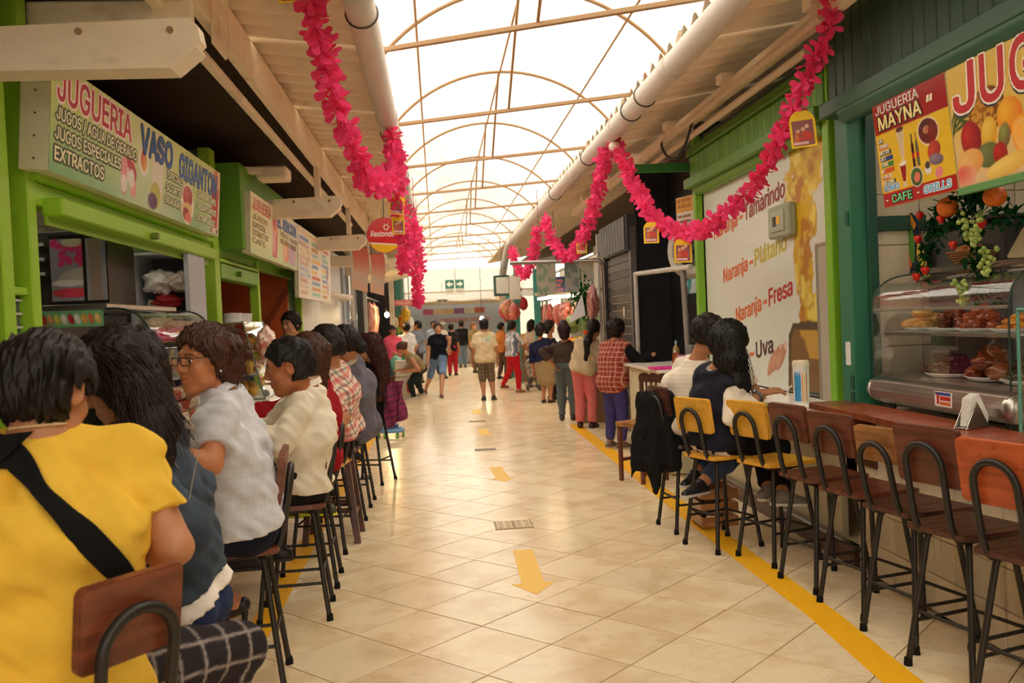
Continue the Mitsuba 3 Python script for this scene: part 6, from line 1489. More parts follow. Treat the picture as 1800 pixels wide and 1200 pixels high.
# ---- seated on the left -----------------------------------------------------------
HB, HD = C(24, 18, 16), C(44, 28, 22)
P = Person('man in a yellow T-shirt with a black shoulder strap, seen from behind, nearest the camera', pel=(-.965, 2.26, .73), neck=(-1.006, 2.320, 1.338), head=(-1.006, 2.380, 1.442), yaw=122, hyaw=80, hpitch=-24, H=1.72, fat=1.0, sh=1.32, hs=1.10, h=.012, hunch=.05)
P.elbow(0, (-0.697, 2.360, 1.030), (-0.929, 2.600, 0.980), curl=.7).hand(1, P.pel + P.f * .42 + P.u * .28 - P.r * .1, -P.r - P.u)
P.foot(0, (-0.771, 2.600, 0.223), P.f * .4 + P.r * 1.6, P.f + P.r * .5).foot(1, P.pel * [1, 1, 0] + P.f * .42 - P.r * .15 + [0, 0, .15])
P.body(hd=.006)
P.top(C(228, 184, 66), .66, -.14, name='yellow_shirt', h=.009, loose=.04, fold=.018, neckcut=.012)
P.pants(C(44, 36, 38), 1.6, pat=grid_lines(P, C(44, 38, 40), C(150, 138, 134), .075, .045, (unit(P.leg[0][1] - P.leg[0][0]), unit(np.cross(unit(P.leg[0][1] - P.leg[0][0]), [0, -1.0, .2])))), name='plaid_shorts', h=.008)
P.hair('short', HB, .018, h=.0045, low=-.085, strand=.005)
def drape(fn, p, d, gap=.006, n=60):
    p = np.asarray(p, float); d = unit(d); p0 = p
    for _ in range(n):
        if np.linalg.norm(p - p0) > .75: return p0 + d * .4
        v = fn(p[None])[0] - gap
        if v < .0008: break
        p = p + d * v * .7
    return p
def snap(fn, p, gap, n=14):
    """moves the points p onto the surface at `gap` along the distance gradient."""
    p = np.array(p, float)
    for _ in range(n):
        d = fn(p); g = np.stack([fn(p + e) - d for e in np.eye(3) * .002], 1); g /= np.linalg.norm(g, axis=1, keepdims=True) + 1e-9
        p = p - np.clip(d - gap, -.05, .05)[:, None] * g * .8
    return p
ps = spline(np.array([drape(P.topfn, np.array(q), (-.41, .90, -.12), .007) for q in ((-0.858, 1.700, 1.474), (-0.826, 1.700, 1.437), (-0.784, 1.700, 1.387), (-0.739, 1.700, 1.333), (-0.701, 1.700, 1.283), (-0.669, 1.700, 1.239), (-0.645, 1.700, 1.201))] + [np.array((-0.780, 2.160, 1.046)), np.array((-0.772, 2.220, 0.976))]), 50); m = MB()
tt = np.gradient(ps, axis=0); tt /= np.linalg.norm(tt, axis=1, keepdims=True)
sd = np.cross(tt, [0, 1.0, 0]); sd /= np.linalg.norm(sd, axis=1, keepdims=True); wd = .034
rows = np.stack([ps + sd * wd * a for a in (-1, -.5, 0, .5, 1)], 1); rows[:36] = snap(P.topfn, (rows[:36] - [0, .01, 0]).reshape(-1, 3), .008, 6).reshape(36, 5, 3)
for it in range(4): rows[1:-1] = (rows[:-2] + rows[1:-1] * 2 + rows[2:]) / 4
rows -= [0, .003, 0]
m.sheet(rows, C(22, 21, 22)); m.sheet(rows[:, ::-1] - [0, .004, 0], C(22, 21, 22)); m.sheet(np.stack([rows[:, 0], rows[:, 0] - [0, .004, 0]], 1), C(22, 21, 22)); m.sheet(np.stack([rows[:, -1] - [0, .004, 0], rows[:, -1]], 1), C(22, 21, 22))
g = thing('shoulder_bag', 'black shoulder bag with a wide strap across the back of the man in yellow', 'bag')
put('strap', m, 'cloth', g)
o = np.array((-0.858, 2.420, 0.961))
put('pouch', MB(rotz(.5), o).box((0, 0, -.05), (.16, .07, .16), C(20, 20, 22), .02), 'cloth', g)
put('tag', MB(rotz(.5), o).box((.02, -.04, .03), (.015, .004, .06), C(206, 200, 192), .001).box((.05, -.04, .02), (.012, .004, .05), C(206, 200, 192), .001), 'satin', g)
nk = MB()
for k in range(30):
    a = -1.2 + k * .085; q = P.neck + P.tu * .026 + (-P.tf * math.cos(a) * .064 + P.tr * math.sin(a) * .068); nk.ball(q, .0045, C(206, 176, 130), 6)
put('bead_necklace', nk, 'satin', P.key)

P = Person('woman with long dark brown hair in a blue denim jacket, beside the man in yellow', pel=(-0.854, 2.920, 0.729), neck=(-0.915, 2.800, 1.300), head=(-0.962, 2.800, 1.448), yaw=172, hyaw=190, hpitch=-25, H=1.66, fat=.95, hs=1.08, h=.012, bust=1)
P.elbow(1, (-0.765, 2.700, 1.012), (-0.913, 2.600, 1.003)).hand(0, P.pel + P.f * .4 + P.u * .28, -P.u)
P.foot(0, P.pel * [1, 1, 0] + P.f * .42 + P.r * .1 + [0, 0, .2]).foot(1, P.pel * [1, 1, 0] + P.f * .42 - P.r * .1 + [0, 0, .2])
P.body(face=False, hd=.007)
def denim(V, K_): return np.asarray(C(62, 72, 84)) * (.75 + .9 * (meshkit.fbm(V * 14, 3, 2)[:, None] - .2))
P.top(C(235, 226, 216), 0, .005, grow=.018, name='white_shirt', h=.012)
P.top(C(62, 84, 112), 1.9, +.06, grow=.025, pat=denim, name='denim_jacket', h=.009, fold=.016, collar=C(70, 92, 120))
P.pants(C(36, 48, 78), 1.9, waist=.045, pat=lambda V, K_: np.asarray(C(38, 50, 82)) * (.7 + .8 * (meshkit.fbm(V * 12, 3, 4)[:, None] - .1)), name='jeans')
def seam(P, name, pts, col, gap=.004, r=.0016):
    q = spline([drape(P.topfn, np.array(p) - np.array([0, .3, 0]), (0, 1, 0), gap) for p in pts], 30); put(name, MB().tube(q, r, col, 5), 'cloth', P.key)
for pts in ([(-0.856, 2.700, 1.278), (-0.821, 2.700, 1.226), (-0.799, 2.700, 1.174)], [(-0.754, 2.750, 1.215), (-0.744, 2.750, 1.111), (-0.746, 2.750, 1.008)], [(-0.861, 2.600, 1.243), (-0.828, 2.600, 1.222), (-0.814, 2.600, 1.183)]): seam(P, 'seam', pts, C(150, 136, 116))
hh = P.head
P.hair('long', C(30, 20, 17), .026, [np.array((-0.955, 2.800, 1.496)), np.array((-0.896, 2.760, 1.410)), np.array((-0.850, 2.720, 1.326)), np.array((-0.833, 2.660, 1.232)), np.array((-0.856, 2.620, 1.158))], [(.10, .075), (.115, .07), (.10, .06), (.075, .045), (.04, .03)], h=.0055, low=-.3, front=.07, strand=.005)
P.locks(160, [hh + [-.02, -.06, .10], (-0.866, 2.700, 1.463), (-0.800, 2.680, 1.361), (-0.754, 2.660, 1.278), (-0.743, 2.680, 1.224)], .020, C(40, 26, 21), seed=3, r=.0022)
P.locks(120, [hh + [-.05, -.08, .08], (-0.895, 2.660, 1.434), (-0.850, 2.600, 1.307), (-0.842, 2.580, 1.180)], .024, C(40, 26, 21), seed=4, r=.0022)

P = Person('woman with glasses and short brown hair in a pale blue blouse, looking along the counter', pel=(-0.878, 4.020, 0.750), neck=(-0.932, 3.950, 1.319), head=(-0.990, 3.900, 1.462), yaw=182, hyaw=228, hpitch=-3, H=1.66, fat=1.16, hs=1.10, h=.012, bust=1.6, belly=.8, skin=C(190, 122, 82), chub=.45)
P.elbow(1, (-0.928, 3.680, 1.052), (-1.084, 3.600, 1.107)).hand(0, P.pel + P.f * .45 + P.u * .30 + P.r * .1, -P.u)
P.foot(0, (-0.980, 4.150, 0.275), P.f, P.f * .9 - P.u * .5).foot(1, (-1.010, 3.950, 0.344), P.f, P.f * .9 - P.u * .5)
P.body(hd=.0042)
P.top(C(206, 208, 214), .66, -.02, grow=.02, loose=.04, fold=.014, name='blouse', h=.009, collar=C(210, 214, 222), pat=lambda V, K_: np.asarray(C(206, 207, 213)) * (1 - .05 * (np.abs(((V[:, 1] + V[:, 0]) * 26) % 1 - .5) < .12)[:, None] - .05 * (np.abs((V[:, 2] * 22) % 1 - .5) < .10)[:, None]))
P.skirt(C(26, 28, 44), .46, .06, .0)
P.shoes(C(16, 15, 16), None, .09, low=True)
P.hair('puff', C(64, 36, 26), .024, [P.head + P.HF @ np.array([-.09, 0, .03]), P.head + P.HF @ np.array([-.085, 0, -.075])], [(.115, .06), (.10, .045)], h=.006, low=-.11, front=.046, wave=.01, strand=.006)
P.locks(120, [P.head + P.HF @ np.array([-.04, 0, .12]), P.head + P.HF @ np.array([-.13, 0, .06]), P.head + P.HF @ np.array([-.15, .0, -.05]), P.head + P.HF @ np.array([-.12, 0, -.11])], .038, C(70, 40, 28), seed=6, r=.003)
P.locks(60, [P.head + P.HF @ np.array([.07, .01, .115]), P.head + P.HF @ np.array([.05, .06, .09]), P.head + P.HF @ np.array([.02, .085, .03])], .012, C(70, 40, 28), seed=7, r=.003)
gl = thing('eyeglasses', 'dark rectangular eyeglasses on the woman in the pale blue blouse', 'glasses')
L_ = lambda q: P.head + P.HF @ (np.array(q) * P.hs)
m = MB()
for sg in (1, -1):
    q = [L_((.108 - .12 * (abs(a) - .031) ** 1 * 0 - .25 * max(abs(sg * .031 + a) - .03, 0), sg * .034 + a, .009 + b)) for a, b in ((-.026, .013), (.026, .015), (.027, -.008), (.018, -.016), (-.018, -.016), (-.026, -.006), (-.026, .013))]
    m.tube(fillet(q, .006, 4), .0022, C(26, 18, 18), 6)
    m.tube([L_((.100, sg * .060, .020)), L_((.04, sg * .082, .018)), L_((-.02, sg * .088, .006))], .0022, C(26, 18, 18), 6)
    put('lens', MB().sheet(np.array([[L_((.1075, sg * .034 - .024, .021)), L_((.1045, sg * .034 + .024, .021))], [L_((.1075, sg * .034 - .024, -.006)), L_((.1045, sg * .034 + .024, -.006))]])), 'glass', gl)
m.tube([L_((.110, -.009, .012)), L_((.113, 0, .015)), L_((.110, .009, .012))], .0022, C(26, 18, 18), 6)
put('frame', m, 'satin', gl)
put('earring', MB().ball(L_((-.006, -.088, -.040)), .006, C(230, 220, 200), 8), 'gloss', P.key)

P = Person('man with dark hair in a cream long-sleeved shirt, in profile at the left counter', pel=(-0.781, 5.000, 0.750), neck=(-0.718, 4.950, 1.261), head=(-0.797, 4.850, 1.379), yaw=183, hyaw=186, hpitch=-14, H=1.70, fat=1.02, hs=1.12, h=.012, hunch=.03, skin=C(176, 108, 72))
P.elbow(1, (-0.834, 4.700, 1.004), (-1.004, 4.700, 1.081)).hand(0, P.pel + P.f * .45 + P.u * .28 + P.r * .12, -P.u)
P.foot(1, (-1.024, 4.900, 0.294), P.f, P.f).foot(0, (-0.944, 5.100, 0.281), P.f, P.f)
P.body(hd=.0045)
P.top(C(226, 216, 196), 1.9, -.03, grow=.02, loose=.08, fold=.018, name='shirt', h=.009, collar=C(232, 224, 206))
P.pants(C(28, 26, 28), 1.9, fold=.012).shoes(C(18, 17, 18), C(30, 28, 28))
P.hair('short', C(22, 18, 17), .014, h=.005, front=.045, low=-.065)
P = Person('woman with wavy brown hair and red sleeves, mostly hidden by the man in cream', pel=(-0.766, 5.620, 0.790), neck=(-0.728, 5.500, 1.275), head=(-0.782, 5.450, 1.417), yaw=183, hyaw=185, hpitch=-20, H=1.6, fat=.95, h=.016)
P.elbow(1, (-0.937, 5.200, 0.993), (-1.100, 5.300, 1.149)).hand(0, P.pel + P.f * .45 + P.u * .28, -P.u)
P.foot(0, P.pel * [1, 1, 0] + P.f * .35 + P.r * .1 + [0, 0, .2]).foot(1, P.pel * [1, 1, 0] + P.f * .35 - P.r * .1 + [0, 0, .2])
P.body(face=False, hd=.009); P.top(C(150, 24, 34), 1.9, -.06); P.pants(C(40, 40, 60)).shoes(C(40, 36, 36))
P.hair('long', C(64, 36, 24), .024, [P.head + P.HF @ np.array([-.08, 0, .0]), (-0.735, 5.450, 1.261), (-0.730, 5.450, 1.089)], [(.10, .06), (.10, .055), (.06, .04)], low=-.3, wave=.012, strand=.006)
P = Person('man in a red and white plaid shirt, seen from behind on the yellow stool', pel=(-0.726, 6.420, 0.881), neck=(-0.744, 6.300, 1.301), head=(-0.767, 6.250, 1.439), yaw=165, hyaw=160, hpitch=-20, H=1.68, fat=.98, hs=1.14, h=.012, hunch=.03)
P.elbow(1, (-0.653, 6.100, 0.964), (-0.719, 6.000, 0.845), d=(-.6, .2, -.5)).hand(0, P.pel + P.f * .4 + P.u * .3, -P.u)
P.foot(0, P.pel * [1, 1, 0] + P.f * .35 + P.r * .12 + [0, 0, .2]).foot(1, (-0.818, 6.200, 0.295))
P.body(face=False, hd=.008); P.top(C(226, 208, 186), .95, -.05, pat=plaid(P, C(232, 216, 196), C(196, 40, 56), C(60, 50, 60), .085), loose=.06, h=.010, collar=C(216, 170, 160)); P.pants(C(40, 36, 40)).shoes(C(60, 64, 40), C(200, 206, 60))
P.hair('short', HB, .018, low=-.07)
P = Person('person in a grey waistcoat leaning over the left counter beyond the plaid shirt', pel=(-0.665, 7.200, 0.815), neck=(-0.695, 7.000, 1.291), head=(-0.709, 6.950, 1.451), yaw=170, hyaw=172, hpitch=-30, H=1.66, fat=1.02, h=.014, hunch=.03)
P.hand(0, P.pel + P.f * .42 + P.u * .30, -P.u).hand(1, P.pel + P.f * .40 + P.u * .28 - P.r * .05, -P.u)
P.foot(0, P.pel * [1, 1, 0] + P.f * .3 + P.r * .12 + [0, 0, .2]).foot(1, P.pel * [1, 1, 0] + P.f * .3 - P.r * .12 + [0, 0, .2])
P.body(face=False, hd=.009); P.top(C(40, 38, 46), 1.9, -.04, name='dark_shirt'); P.top(C(104, 100, 112), .06, -.20, grow=.026, name='waistcoat', loose=.05, fold=.010, collar=C(196, 186, 176)); P.pants(C(44, 42, 52)).shoes(C(30, 28, 30))
P.hair('long', HB, .020, [P.head + P.HF @ np.array([-.07, 0, -.0]), P.head + P.HF @ np.array([-.09, 0, -.08])], [(.09, .05), (.07, .04)], low=-.1)
put('hair_clip', MB().ball(P.head + P.HF @ np.array([-.03, -.10, .05]), (.02, .01, .012), C(220, 206, 180), 8), 'gloss', P.key)
P = Person('woman with long wavy dark red hair and a black top, farthest seated on the left', pel=(-0.632, 9.100, 0.684), neck=(-0.652, 9.000, 1.197), head=(-0.703, 8.950, 1.360), yaw=165, hyaw=178, hpitch=-15, H=1.62, fat=.95, h=.014)
P.hand(0, P.pel + P.f * .42 + P.u * .30, -P.u).elbow(1, (-0.716, 8.800, 1.070), (-0.810, 8.800, 0.935))
P.foot(0, P.pel * [1, 1, 0] + P.f * .3 + P.r * .12 + [0, 0, .2]).foot(1, P.pel * [1, 1, 0] + P.f * .3 - P.r * .12 + [0, 0, .2])
P.body(face=False, hd=.009); P.top(C(26, 24, 28), .25, -.05); P.pants(C(40, 38, 50)).shoes(C(40, 30, 30))
P.hair('long', C(58, 24, 26), .030, [(-0.638, 8.950, 1.425), (-0.574, 8.950, 1.252), (-0.559, 8.950, 1.081), (-0.567, 8.950, 0.911)], [(.13, .08), (.12, .07), (.09, .06), (.04, .03)], low=-.3, wave=.014, strand=.008, h=.009)
put('bag_strap', MB().tube(spline([P.shl[1] + [.0, -.09, .08], (-0.627, 8.780, 1.050), (-0.671, 8.750, 0.999)], 12), .012, C(206, 186, 160), 6), 'cloth', P.key)
g = thing('woven_bag', 'purple and magenta woven shawl hanging down from the farthest left stool', 'shawl')
Y, Z = np.meshgrid(np.linspace(0, 1, 14), np.linspace(0, 1, 16), indexing='ij')
p0 = np.array((-0.581, 8.900, 1.017)); Pw = np.stack([p0[0] + Y * .22 * (1 - .2 * Z) + .02 * np.sin(Z * 6 + Y * 9) + .06 * Z, p0[1] + .12 * Y + .03 * np.sin(Y * 14), p0[2] - Z * (.46 - .08 * Y)], -1)
st = (np.sin(Z * 40 + Y * 3) * .5 + .5)[..., None]; K_ = C(86, 46, 76) * st + C(150, 58, 88) * (1 - st); m = MB(); m.sheet(Pw, K_); m.sheet((Pw + [0, .012, 0])[:, ::-1], K_[:, ::-1]); put('cloth', m, 'cloth', g)
# ---- behind the left counter ------------------------------------------------------
P = Person('young man in a grey shirt with tied-back hair looking out of the left stall', x=-2.25, y=10.6, z=.90, yaw=-55, hyaw=-120, hpitch=-6, H=1.66, neck=(-1.578, 10.500, 1.395), head=(-1.668, 10.450, 1.636), h=.016, hs=1.12, skin=C(190, 138, 104))
P.hang(0).hand(1, P.pel + P.f * .3 + P.u * .1 - P.r * .1, -P.u).stand().body(hd=.006); P.top(C(130, 134, 146), .8, -.08); P.pants(C(50, 50, 60)).shoes(C(40, 36, 36)); P.hair('tail', HB, .014, [P.head + P.HF @ np.array([-.09, 0, -.01]), P.head + P.HF @ np.array([-.13, .0, -.05])], [.035, .02], h=.007, front=.055)
P = Person('vendor in red with yellow sleeves, half hidden behind the woman in glasses', x=-2.14, y=6.25, z=.80, yaw=-30, H=1.5, neck=(-1.811, 6.200, 1.129), head=(-1.820, 6.100, 1.263), hyaw=-60, hpitch=-30, h=.016)
P.hand(0, (-1.616, 5.900, 1.164), -P.u).hand(1, P.pel + P.f * .35 + P.u * .2, -P.u).stand().body(hd=.008); P.top(C(206, 176, 60), 1.9, -.08, name='sweater', pat=lambda V, K_: np.where((np.abs((V[:, 0] * 40) % 1 - .5) < .25)[:, None], C(206, 180, 80), C(176, 146, 50))); P.top(C(170, 30, 44), .0, -.2, grow=.03, name='red_apron'); P.pants(C(60, 50, 60)).shoes(C(40, 36, 36)); P.hair('short', HD, .016)
# ---- seated on the right ------------------------------------------------------------
P = Person('man in a white knitted pullover and jeans, seated beyond the woman in the vest', pel=(1.752, 6.420, 0.776), neck=(1.871, 6.360, 1.216), head=(1.953, 6.300, 1.413), yaw=15, hyaw=5, hpitch=-20, H=1.68, fat=1.0, hs=1.05, h=.012, hunch=.04)
P.hand(0, P.pel + P.f * .42 + P.u * .28, P.u * -1).hand(1, P.pel + P.f * .42 + P.u * .28 - P.r * .1, P.u * -1)
P.foot(0, (1.762, 6.000, 0.326), P.f + P.r * .6, unit(np.array([-.8, -.5, 0]))).foot(1, (1.811, 6.300, 0.340), P.f, unit(np.array([-.6, -.6, 0])))
P.body(face=False, hd=.008); P.top(C(226, 214, 196), 1.9, -.06, fold=.014, loose=.05, h=.009, pat=lambda V, K_: np.asarray(K_) * (1 - .10 * (np.abs((V[:, 2] * 34) % 1 - .5) < .14)[:, None]), name='pullover'); P.pants(C(60, 74, 100), 1.85, name='jeans').shoes(C(26, 26, 30), C(190, 186, 176))
P.hair('short', HB, .020, low=-.08)
P = Person('woman with long black hair in a dark padded vest at the white counter', pel=(1.846, 5.840, 0.735), neck=(1.851, 5.800, 1.189), head=(1.911, 5.740, 1.362), yaw=20, hyaw=10, hpitch=-22, H=1.64, fat=.98, hs=1.10, h=.012, bust=1)
P.elbow(0, (1.862, 5.580, 0.896), (2.082, 5.620, 1.039), d=(.9, -.05, .12), n=(0, .3, -1), curl=.45, hh=.005).hand(1, P.pel + P.f * .42 + P.u * .27 - P.r * .08, P.f)
P.foot(0, (2.164, 5.550, 0.315), P.f, unit(np.array([.9, -.3, 0]))).foot(1, (2.142, 5.750, 0.313), P.f, P.f)
P.body(face=False, hd=.007)
P.top(C(232, 220, 202), 1.72, -.115, grow=.014, name='white_shirt', h=.009, fold=.012)
P.top(C(34, 34, 46), .10, -.0, grow=.032, name='padded_vest', h=.009, fold=.014, bsdf_='satin') if 0 else P.top(C(34, 34, 46), .10, -.055, grow=.032, name='padded_vest', h=.009, fold=.014)
P.pants(C(24, 20, 20), 1.9).shoes(C(120, 112, 104), C(206, 200, 190))
P.hair('long', C(16, 13, 13), .024, [(1.902, 5.720, 1.400), (1.898, 5.680, 1.260), (1.933, 5.660, 1.136), (1.958, 5.660, 1.013)], [(.125, .08), (.125, .07), (.085, .055), (.04, .03)], h=.006, low=-.3, front=.08, strand=.005)
P.locks(120, [P.head + [.0, -.05, .10], (1.939, 5.620, 1.286), (1.965, 5.600, 1.139), (1.964, 5.600, 1.010)], .024, C(20, 16, 15), seed=9, r=.0028)
q = P.arm[0]; w = q[2] - unit(q[2] - q[1]) * .035; g = thing('wristwatch', 'chunky bracelet watch on the wrist of the woman in the vest', 'watch'); F_ = frame(unit(q[2] - q[1]))
put('band', MB().tube(arc(w, .036, 0, 2 * math.pi, 18, F_[:, 0], F_[:, 1]), .010, C(90, 110, 110), 7), 'gloss', g); put('face', MB(F_, w).cyl((-.036, 0, 0), (-.050, 0, 0), .020, None, C(150, 160, 156), 12), 'metal', g)
# jacket over the back of the farthest right stool
g = thing('black_jacket', 'black jacket hung over the back of the farthest right-hand stool', 'jacket')
top_ = np.array((1.570, 6.450, 0.946))
def jk(p):
    a = [np.array((1.522, 6.500, 0.931)), np.array((1.661, 6.340, 0.955))]; b = [np.array((1.426, 6.420, 0.500)), np.array((1.622, 6.260, 0.502))]
    d = sminl([rc(p, a[0], a[1], .062, .062), rc(p, a[0], b[0], .066, .06), rc(p, a[1], b[1], .066, .06), rc(p, (a[0] + a[1]) / 2, (b[0] + b[1]) / 2, .07, .07), rc(p, (b[0] + b[1]) / 2, (1.516, 6.300, 0.308), .065, .012), rc(p, b[0], (1.367, 6.400, 0.398), .05, .010), rc(p, a[1], (1.696, 6.300, 0.635), .06, .05)], .05)
    return d + nz(p, (12, 12, 4), 3) * .035 + nz(p, (26, 26, 9), 5) * .012
V, F = surface_nets(jk, top_ - [.35, .35, .85], top_ + [.35, .35, .12], .010)
put('cloth', (V, F, np.broadcast_to(C(26, 24, 24), V.shape) * (1 + .2 * nz(V, (20, 20, 20))[:, None])), 'cloth', g)
# ---- standing on the right ----------------------------------------------------------
P = Person('woman with short curly dark hair in a red plaid apron vest, leaning on the counter', x=2.06, y=10.45, z=.82, yaw=35, lean=7, hyaw=40, H=1.50, fat=1.15, h=.015, hs=1.05)
P.hand(0, (2.480, 10.100, 1.117), -P.u - P.r, show=False).hand(1, P.pel + P.f * .38 + P.u * .18, -P.u, show=False).stand(.10).body(face=False, hd=.010); P.top(C(24, 22, 26), 1.9, -.05, name='black_sweater'); P.top(C(140, 56, 50), .08, -.22, grow=.03, loose=.0, fold=.006, pat=grid_lines(P, C(146, 62, 56), C(206, 150, 130), .058, .09), name='plaid_vest', h=.011); P.pants(C(70, 64, 120), 1.93).shoes(C(120, 100, 80), C(200, 190, 170)); P.hair('puff', C(34, 26, 24), .030, low=-.09, wave=.02, strand=.010, h=.010)
P = Person('woman with a long black ponytail, beige sweater and pink trousers, seen from behind', x=2.06, y=12.55, z=.88, yaw=65, neck=(2.176, 12.500, 1.226), head=(2.216, 12.500, 1.409), H=1.62, fat=1.08, h=.016, hyaw=50)
P.hand(0, P.pel + P.f * .35 + P.u * .28, -P.u).hand(1, P.pel + P.f * .35 + P.u * .25, -P.u).stand(.09).body(face=False, hd=.010); P.top(C(206, 186, 152), 1.9, -.10, loose=.05); P.pants(C(216, 116, 116), 1.97, flare=.02).shoes(C(60, 40, 40)); P.hair('tail', HB, .016, [P.head + P.HF @ np.array([-.08, 0, .02]), (2.085, 12.300, 1.234), (2.051, 12.300, 0.982)], [.05, .055, .025], low=-.06, h=.010)
put('hair_tie', MB().ball((2.055, 12.280, 1.362), .035, C(226, 100, 50), 8), 'cloth', P.key)
P = Person('woman in a dark grey top and grey jeans, hand on her hip', x=1.95, y=13.6, z=.88, yaw=75, neck=(1.943, 13.600, 1.196), head=(1.952, 13.600, 1.406), H=1.6, fat=1.0, h=.016)
P.elbow(1, (1.600, 13.500, 1.075), (1.740, 13.500, 0.877), n=P.r).hand(0, P.pel + P.f * .3 + P.u * .2, -P.u).stand(.09).body(face=False, hd=.011); P.top(C(78, 64, 60), 1.6, .02); P.pants(C(96, 104, 108), 1.97, name='jeans').shoes(C(60, 50, 46)); P.hair('long', C(50, 22, 26), .022, [P.head + P.HF @ np.array([-.06, 0, .0]), P.head + P.HF @ np.array([-.08, 0, -.10])], [(.10, .06), (.08, .05)], low=-.12, wave=.015, h=.011)
P = Person('woman in a navy top and khaki skirt, from behind, before the butcher stall', x=2.0, y=16.6, z=.84, yaw=60, neck=(1.902, 16.600, 1.175), head=(1.932, 16.600, 1.387), H=1.52, fat=1.05, h=.018)
P.hand(0, P.pel + P.f * .3 + P.u * .2, -P.u).hang(1).stand(.07).body(face=False, hd=.012); P.skirt(C(160, 138, 104), .50, flare=.05); P.top(C(34, 36, 66), 1.5, -.02); P.shoes(C(50, 36, 34), low=True); P.hair('long', HB, .018, [P.head + P.HF @ np.array([-.06, 0, .0]), P.head + P.HF @ np.array([-.08, 0, -.09])], [(.09, .05), (.07, .04)], low=-.12, h=.012)
P = Person('woman in a dark jacket, half hidden behind the one in the khaki skirt', x=2.18, y=17.2, z=.86, yaw=20, neck=(2.192, 17.200, 1.150), head=(2.181, 17.200, 1.416), H=1.6, h=.02)
P.hand(0, P.pel + P.f * .3 + P.u * .2, -P.u).hang(1).stand(.07).body(face=False, hd=.012); P.top(C(36, 34, 44), 1.9, -.05); P.pants(C(50, 44, 50)).shoes(C(40, 30, 30)); P.hair('long', HB, .02, [P.head + P.HF @ np.array([-.06, 0, .0]), P.head + P.HF @ np.array([-.08, 0, -.09])], [(.09, .05), (.07, .04)], low=-.12, h=.012)
# ---- walking in the middle of the hall ------------------------------------------------
P = Person('man in a cream short-sleeved shirt and brown plaid shorts, walking away down the middle', x=.95, y=18.0, z=.86, yaw=92, H=1.60, fat=1.08, h=.016, hs=1.06)
P.hang(0, .10, -.02).hang(1, .10, .05).foot(0, (1.069, 17.720, 0.000), P.f, P.f + P.r * .35).foot(1, (0.875, 17.701, 0.000), P.f, P.f - P.r * .1).body(face=False, hd=.010); P.top(C(226, 206, 170), .8, -.12, loose=.10, h=.012, pat=lambda V, K_: np.where(((np.abs(V[:, 2] - P.neck[2] + .13) < .05) & (np.abs((V - P.neck) @ P.r - .0) < .12) & (meshkit.noise(V * 40) > .55))[:, None], C(150, 196, 180), K_)); P.pants(C(120, 104, 80), 1.25, pat=grid_lines(P, C(124, 108, 84), C(90, 70, 56), .07, .15), loose=.1, name='plaid_shorts') if 0 else P.pants(C(120, 104, 80), 1.25, grow=.004, pat=grid_lines(P, C(124, 108, 84), C(90, 70, 56), .07, .15), name='plaid_shorts'); P.shoes(C(40, 34, 34), C(90, 80, 70)); P.hair('short', HB, .018, h=.010)
P = Person('woman in a striped top and bright red trousers, striding to the right behind a trolley', x=1.62, y=19.3, z=.84, yaw=25, H=1.54, h=.016, fat=.98, hyaw=40)
P.hand(0, P.pel + P.f * .38 + P.u * .0 + P.r * .1, P.f - P.u).hand(1, P.pel + P.f * .3 + P.u * .2, -P.u).foot(0, (1.708, 19.210, 0.000)).foot(1, (1.475, 20.723, -0.000)).body(face=False, hd=.010); P.top(C(206, 206, 206), .8, -.05, pat=lambda V, K_: np.where((np.abs(((V - P.pel) @ P.r * 14) % 1 - .5) < .2)[:, None], C(110, 120, 140), C(220, 216, 214))); P.pants(C(196, 30, 42), 1.97).shoes(C(160, 110, 90), low=True); P.hair('tail', HB, .016, [P.head + P.HF @ np.array([-.09, 0, .02]), P.head + P.HF @ np.array([-.13, 0, -.05])], [.05, .03], h=.011)
P = Person('woman in a black top and denim shorts walking towards the camera', x=.02, y=19.6, z=.84, yaw=-82, H=1.56, fat=1.06, h=.015, bust=1.2, hs=1.06, skin=C(206, 150, 116))
P.hand(1, P.pel + P.f * .22 + P.u * .18 + P.r * -.20, P.u).hang(0, .10).foot(0, (-0.315, 20.167, 0.000)).foot(1, (0.036, 18.882, 0.000)).body(hd=.007); P.top(C(30, 30, 40), .55, -.06); P.pants(C(110, 134, 170), 1.05, name='denim_shorts', pat=lambda V, K_: np.asarray(K_) * (.7 + 1.0 * (meshkit.fbm(V * 9, 2)[:, None] - .15))).shoes(C(110, 70, 60), low=True); P.hair('tail', HD, .012, [P.head + P.HF @ np.array([-.09, 0, .0]), P.head + P.HF @ np.array([-.11, 0, -.06])], [.04, .03], h=.009)
put('bag_strap', MB().tube(spline([P.shl[1] + P.f * .05 + [0, 0, .05], P.pel + P.u * .25 + P.f * .16 - P.r * .04, P.pel + P.r * .16 + P.f * .06], 12), .012, C(20, 18, 20), 6), 'cloth', P.key)
P = Person('woman bending forward to the left in a tan sleeveless top and dark trousers', pel=(-0.378, 18.400, 0.693), neck=(-0.619, 18.300, 0.953), head=(-0.714, 18.250, 1.098), yaw=195, hyaw=200, hpitch=-50, H=1.60, h=.015, fat=1.0)
P.hand(0, (-0.790, 18.500, 0.649), -P.f).hand(1, (-0.627, 18.100, 0.639), P.f * -1 + P.r * -.6).foot(0, (-0.382, 19.579, -0.000)).foot(1, (-0.532, 18.654, 0.000)).body(face=False, hd=.009); P.top(C(150, 130, 96), 0, -.06); P.pants(C(36, 46, 46), 1.95).shoes(C(206, 196, 176), C(226, 220, 206)); P.hair('tail', C(74, 42, 28), .014, [P.head + P.HF @ np.array([-.09, 0, .03]), P.head + P.HF @ np.array([-.13, 0, .0])], [.045, .03], h=.009)
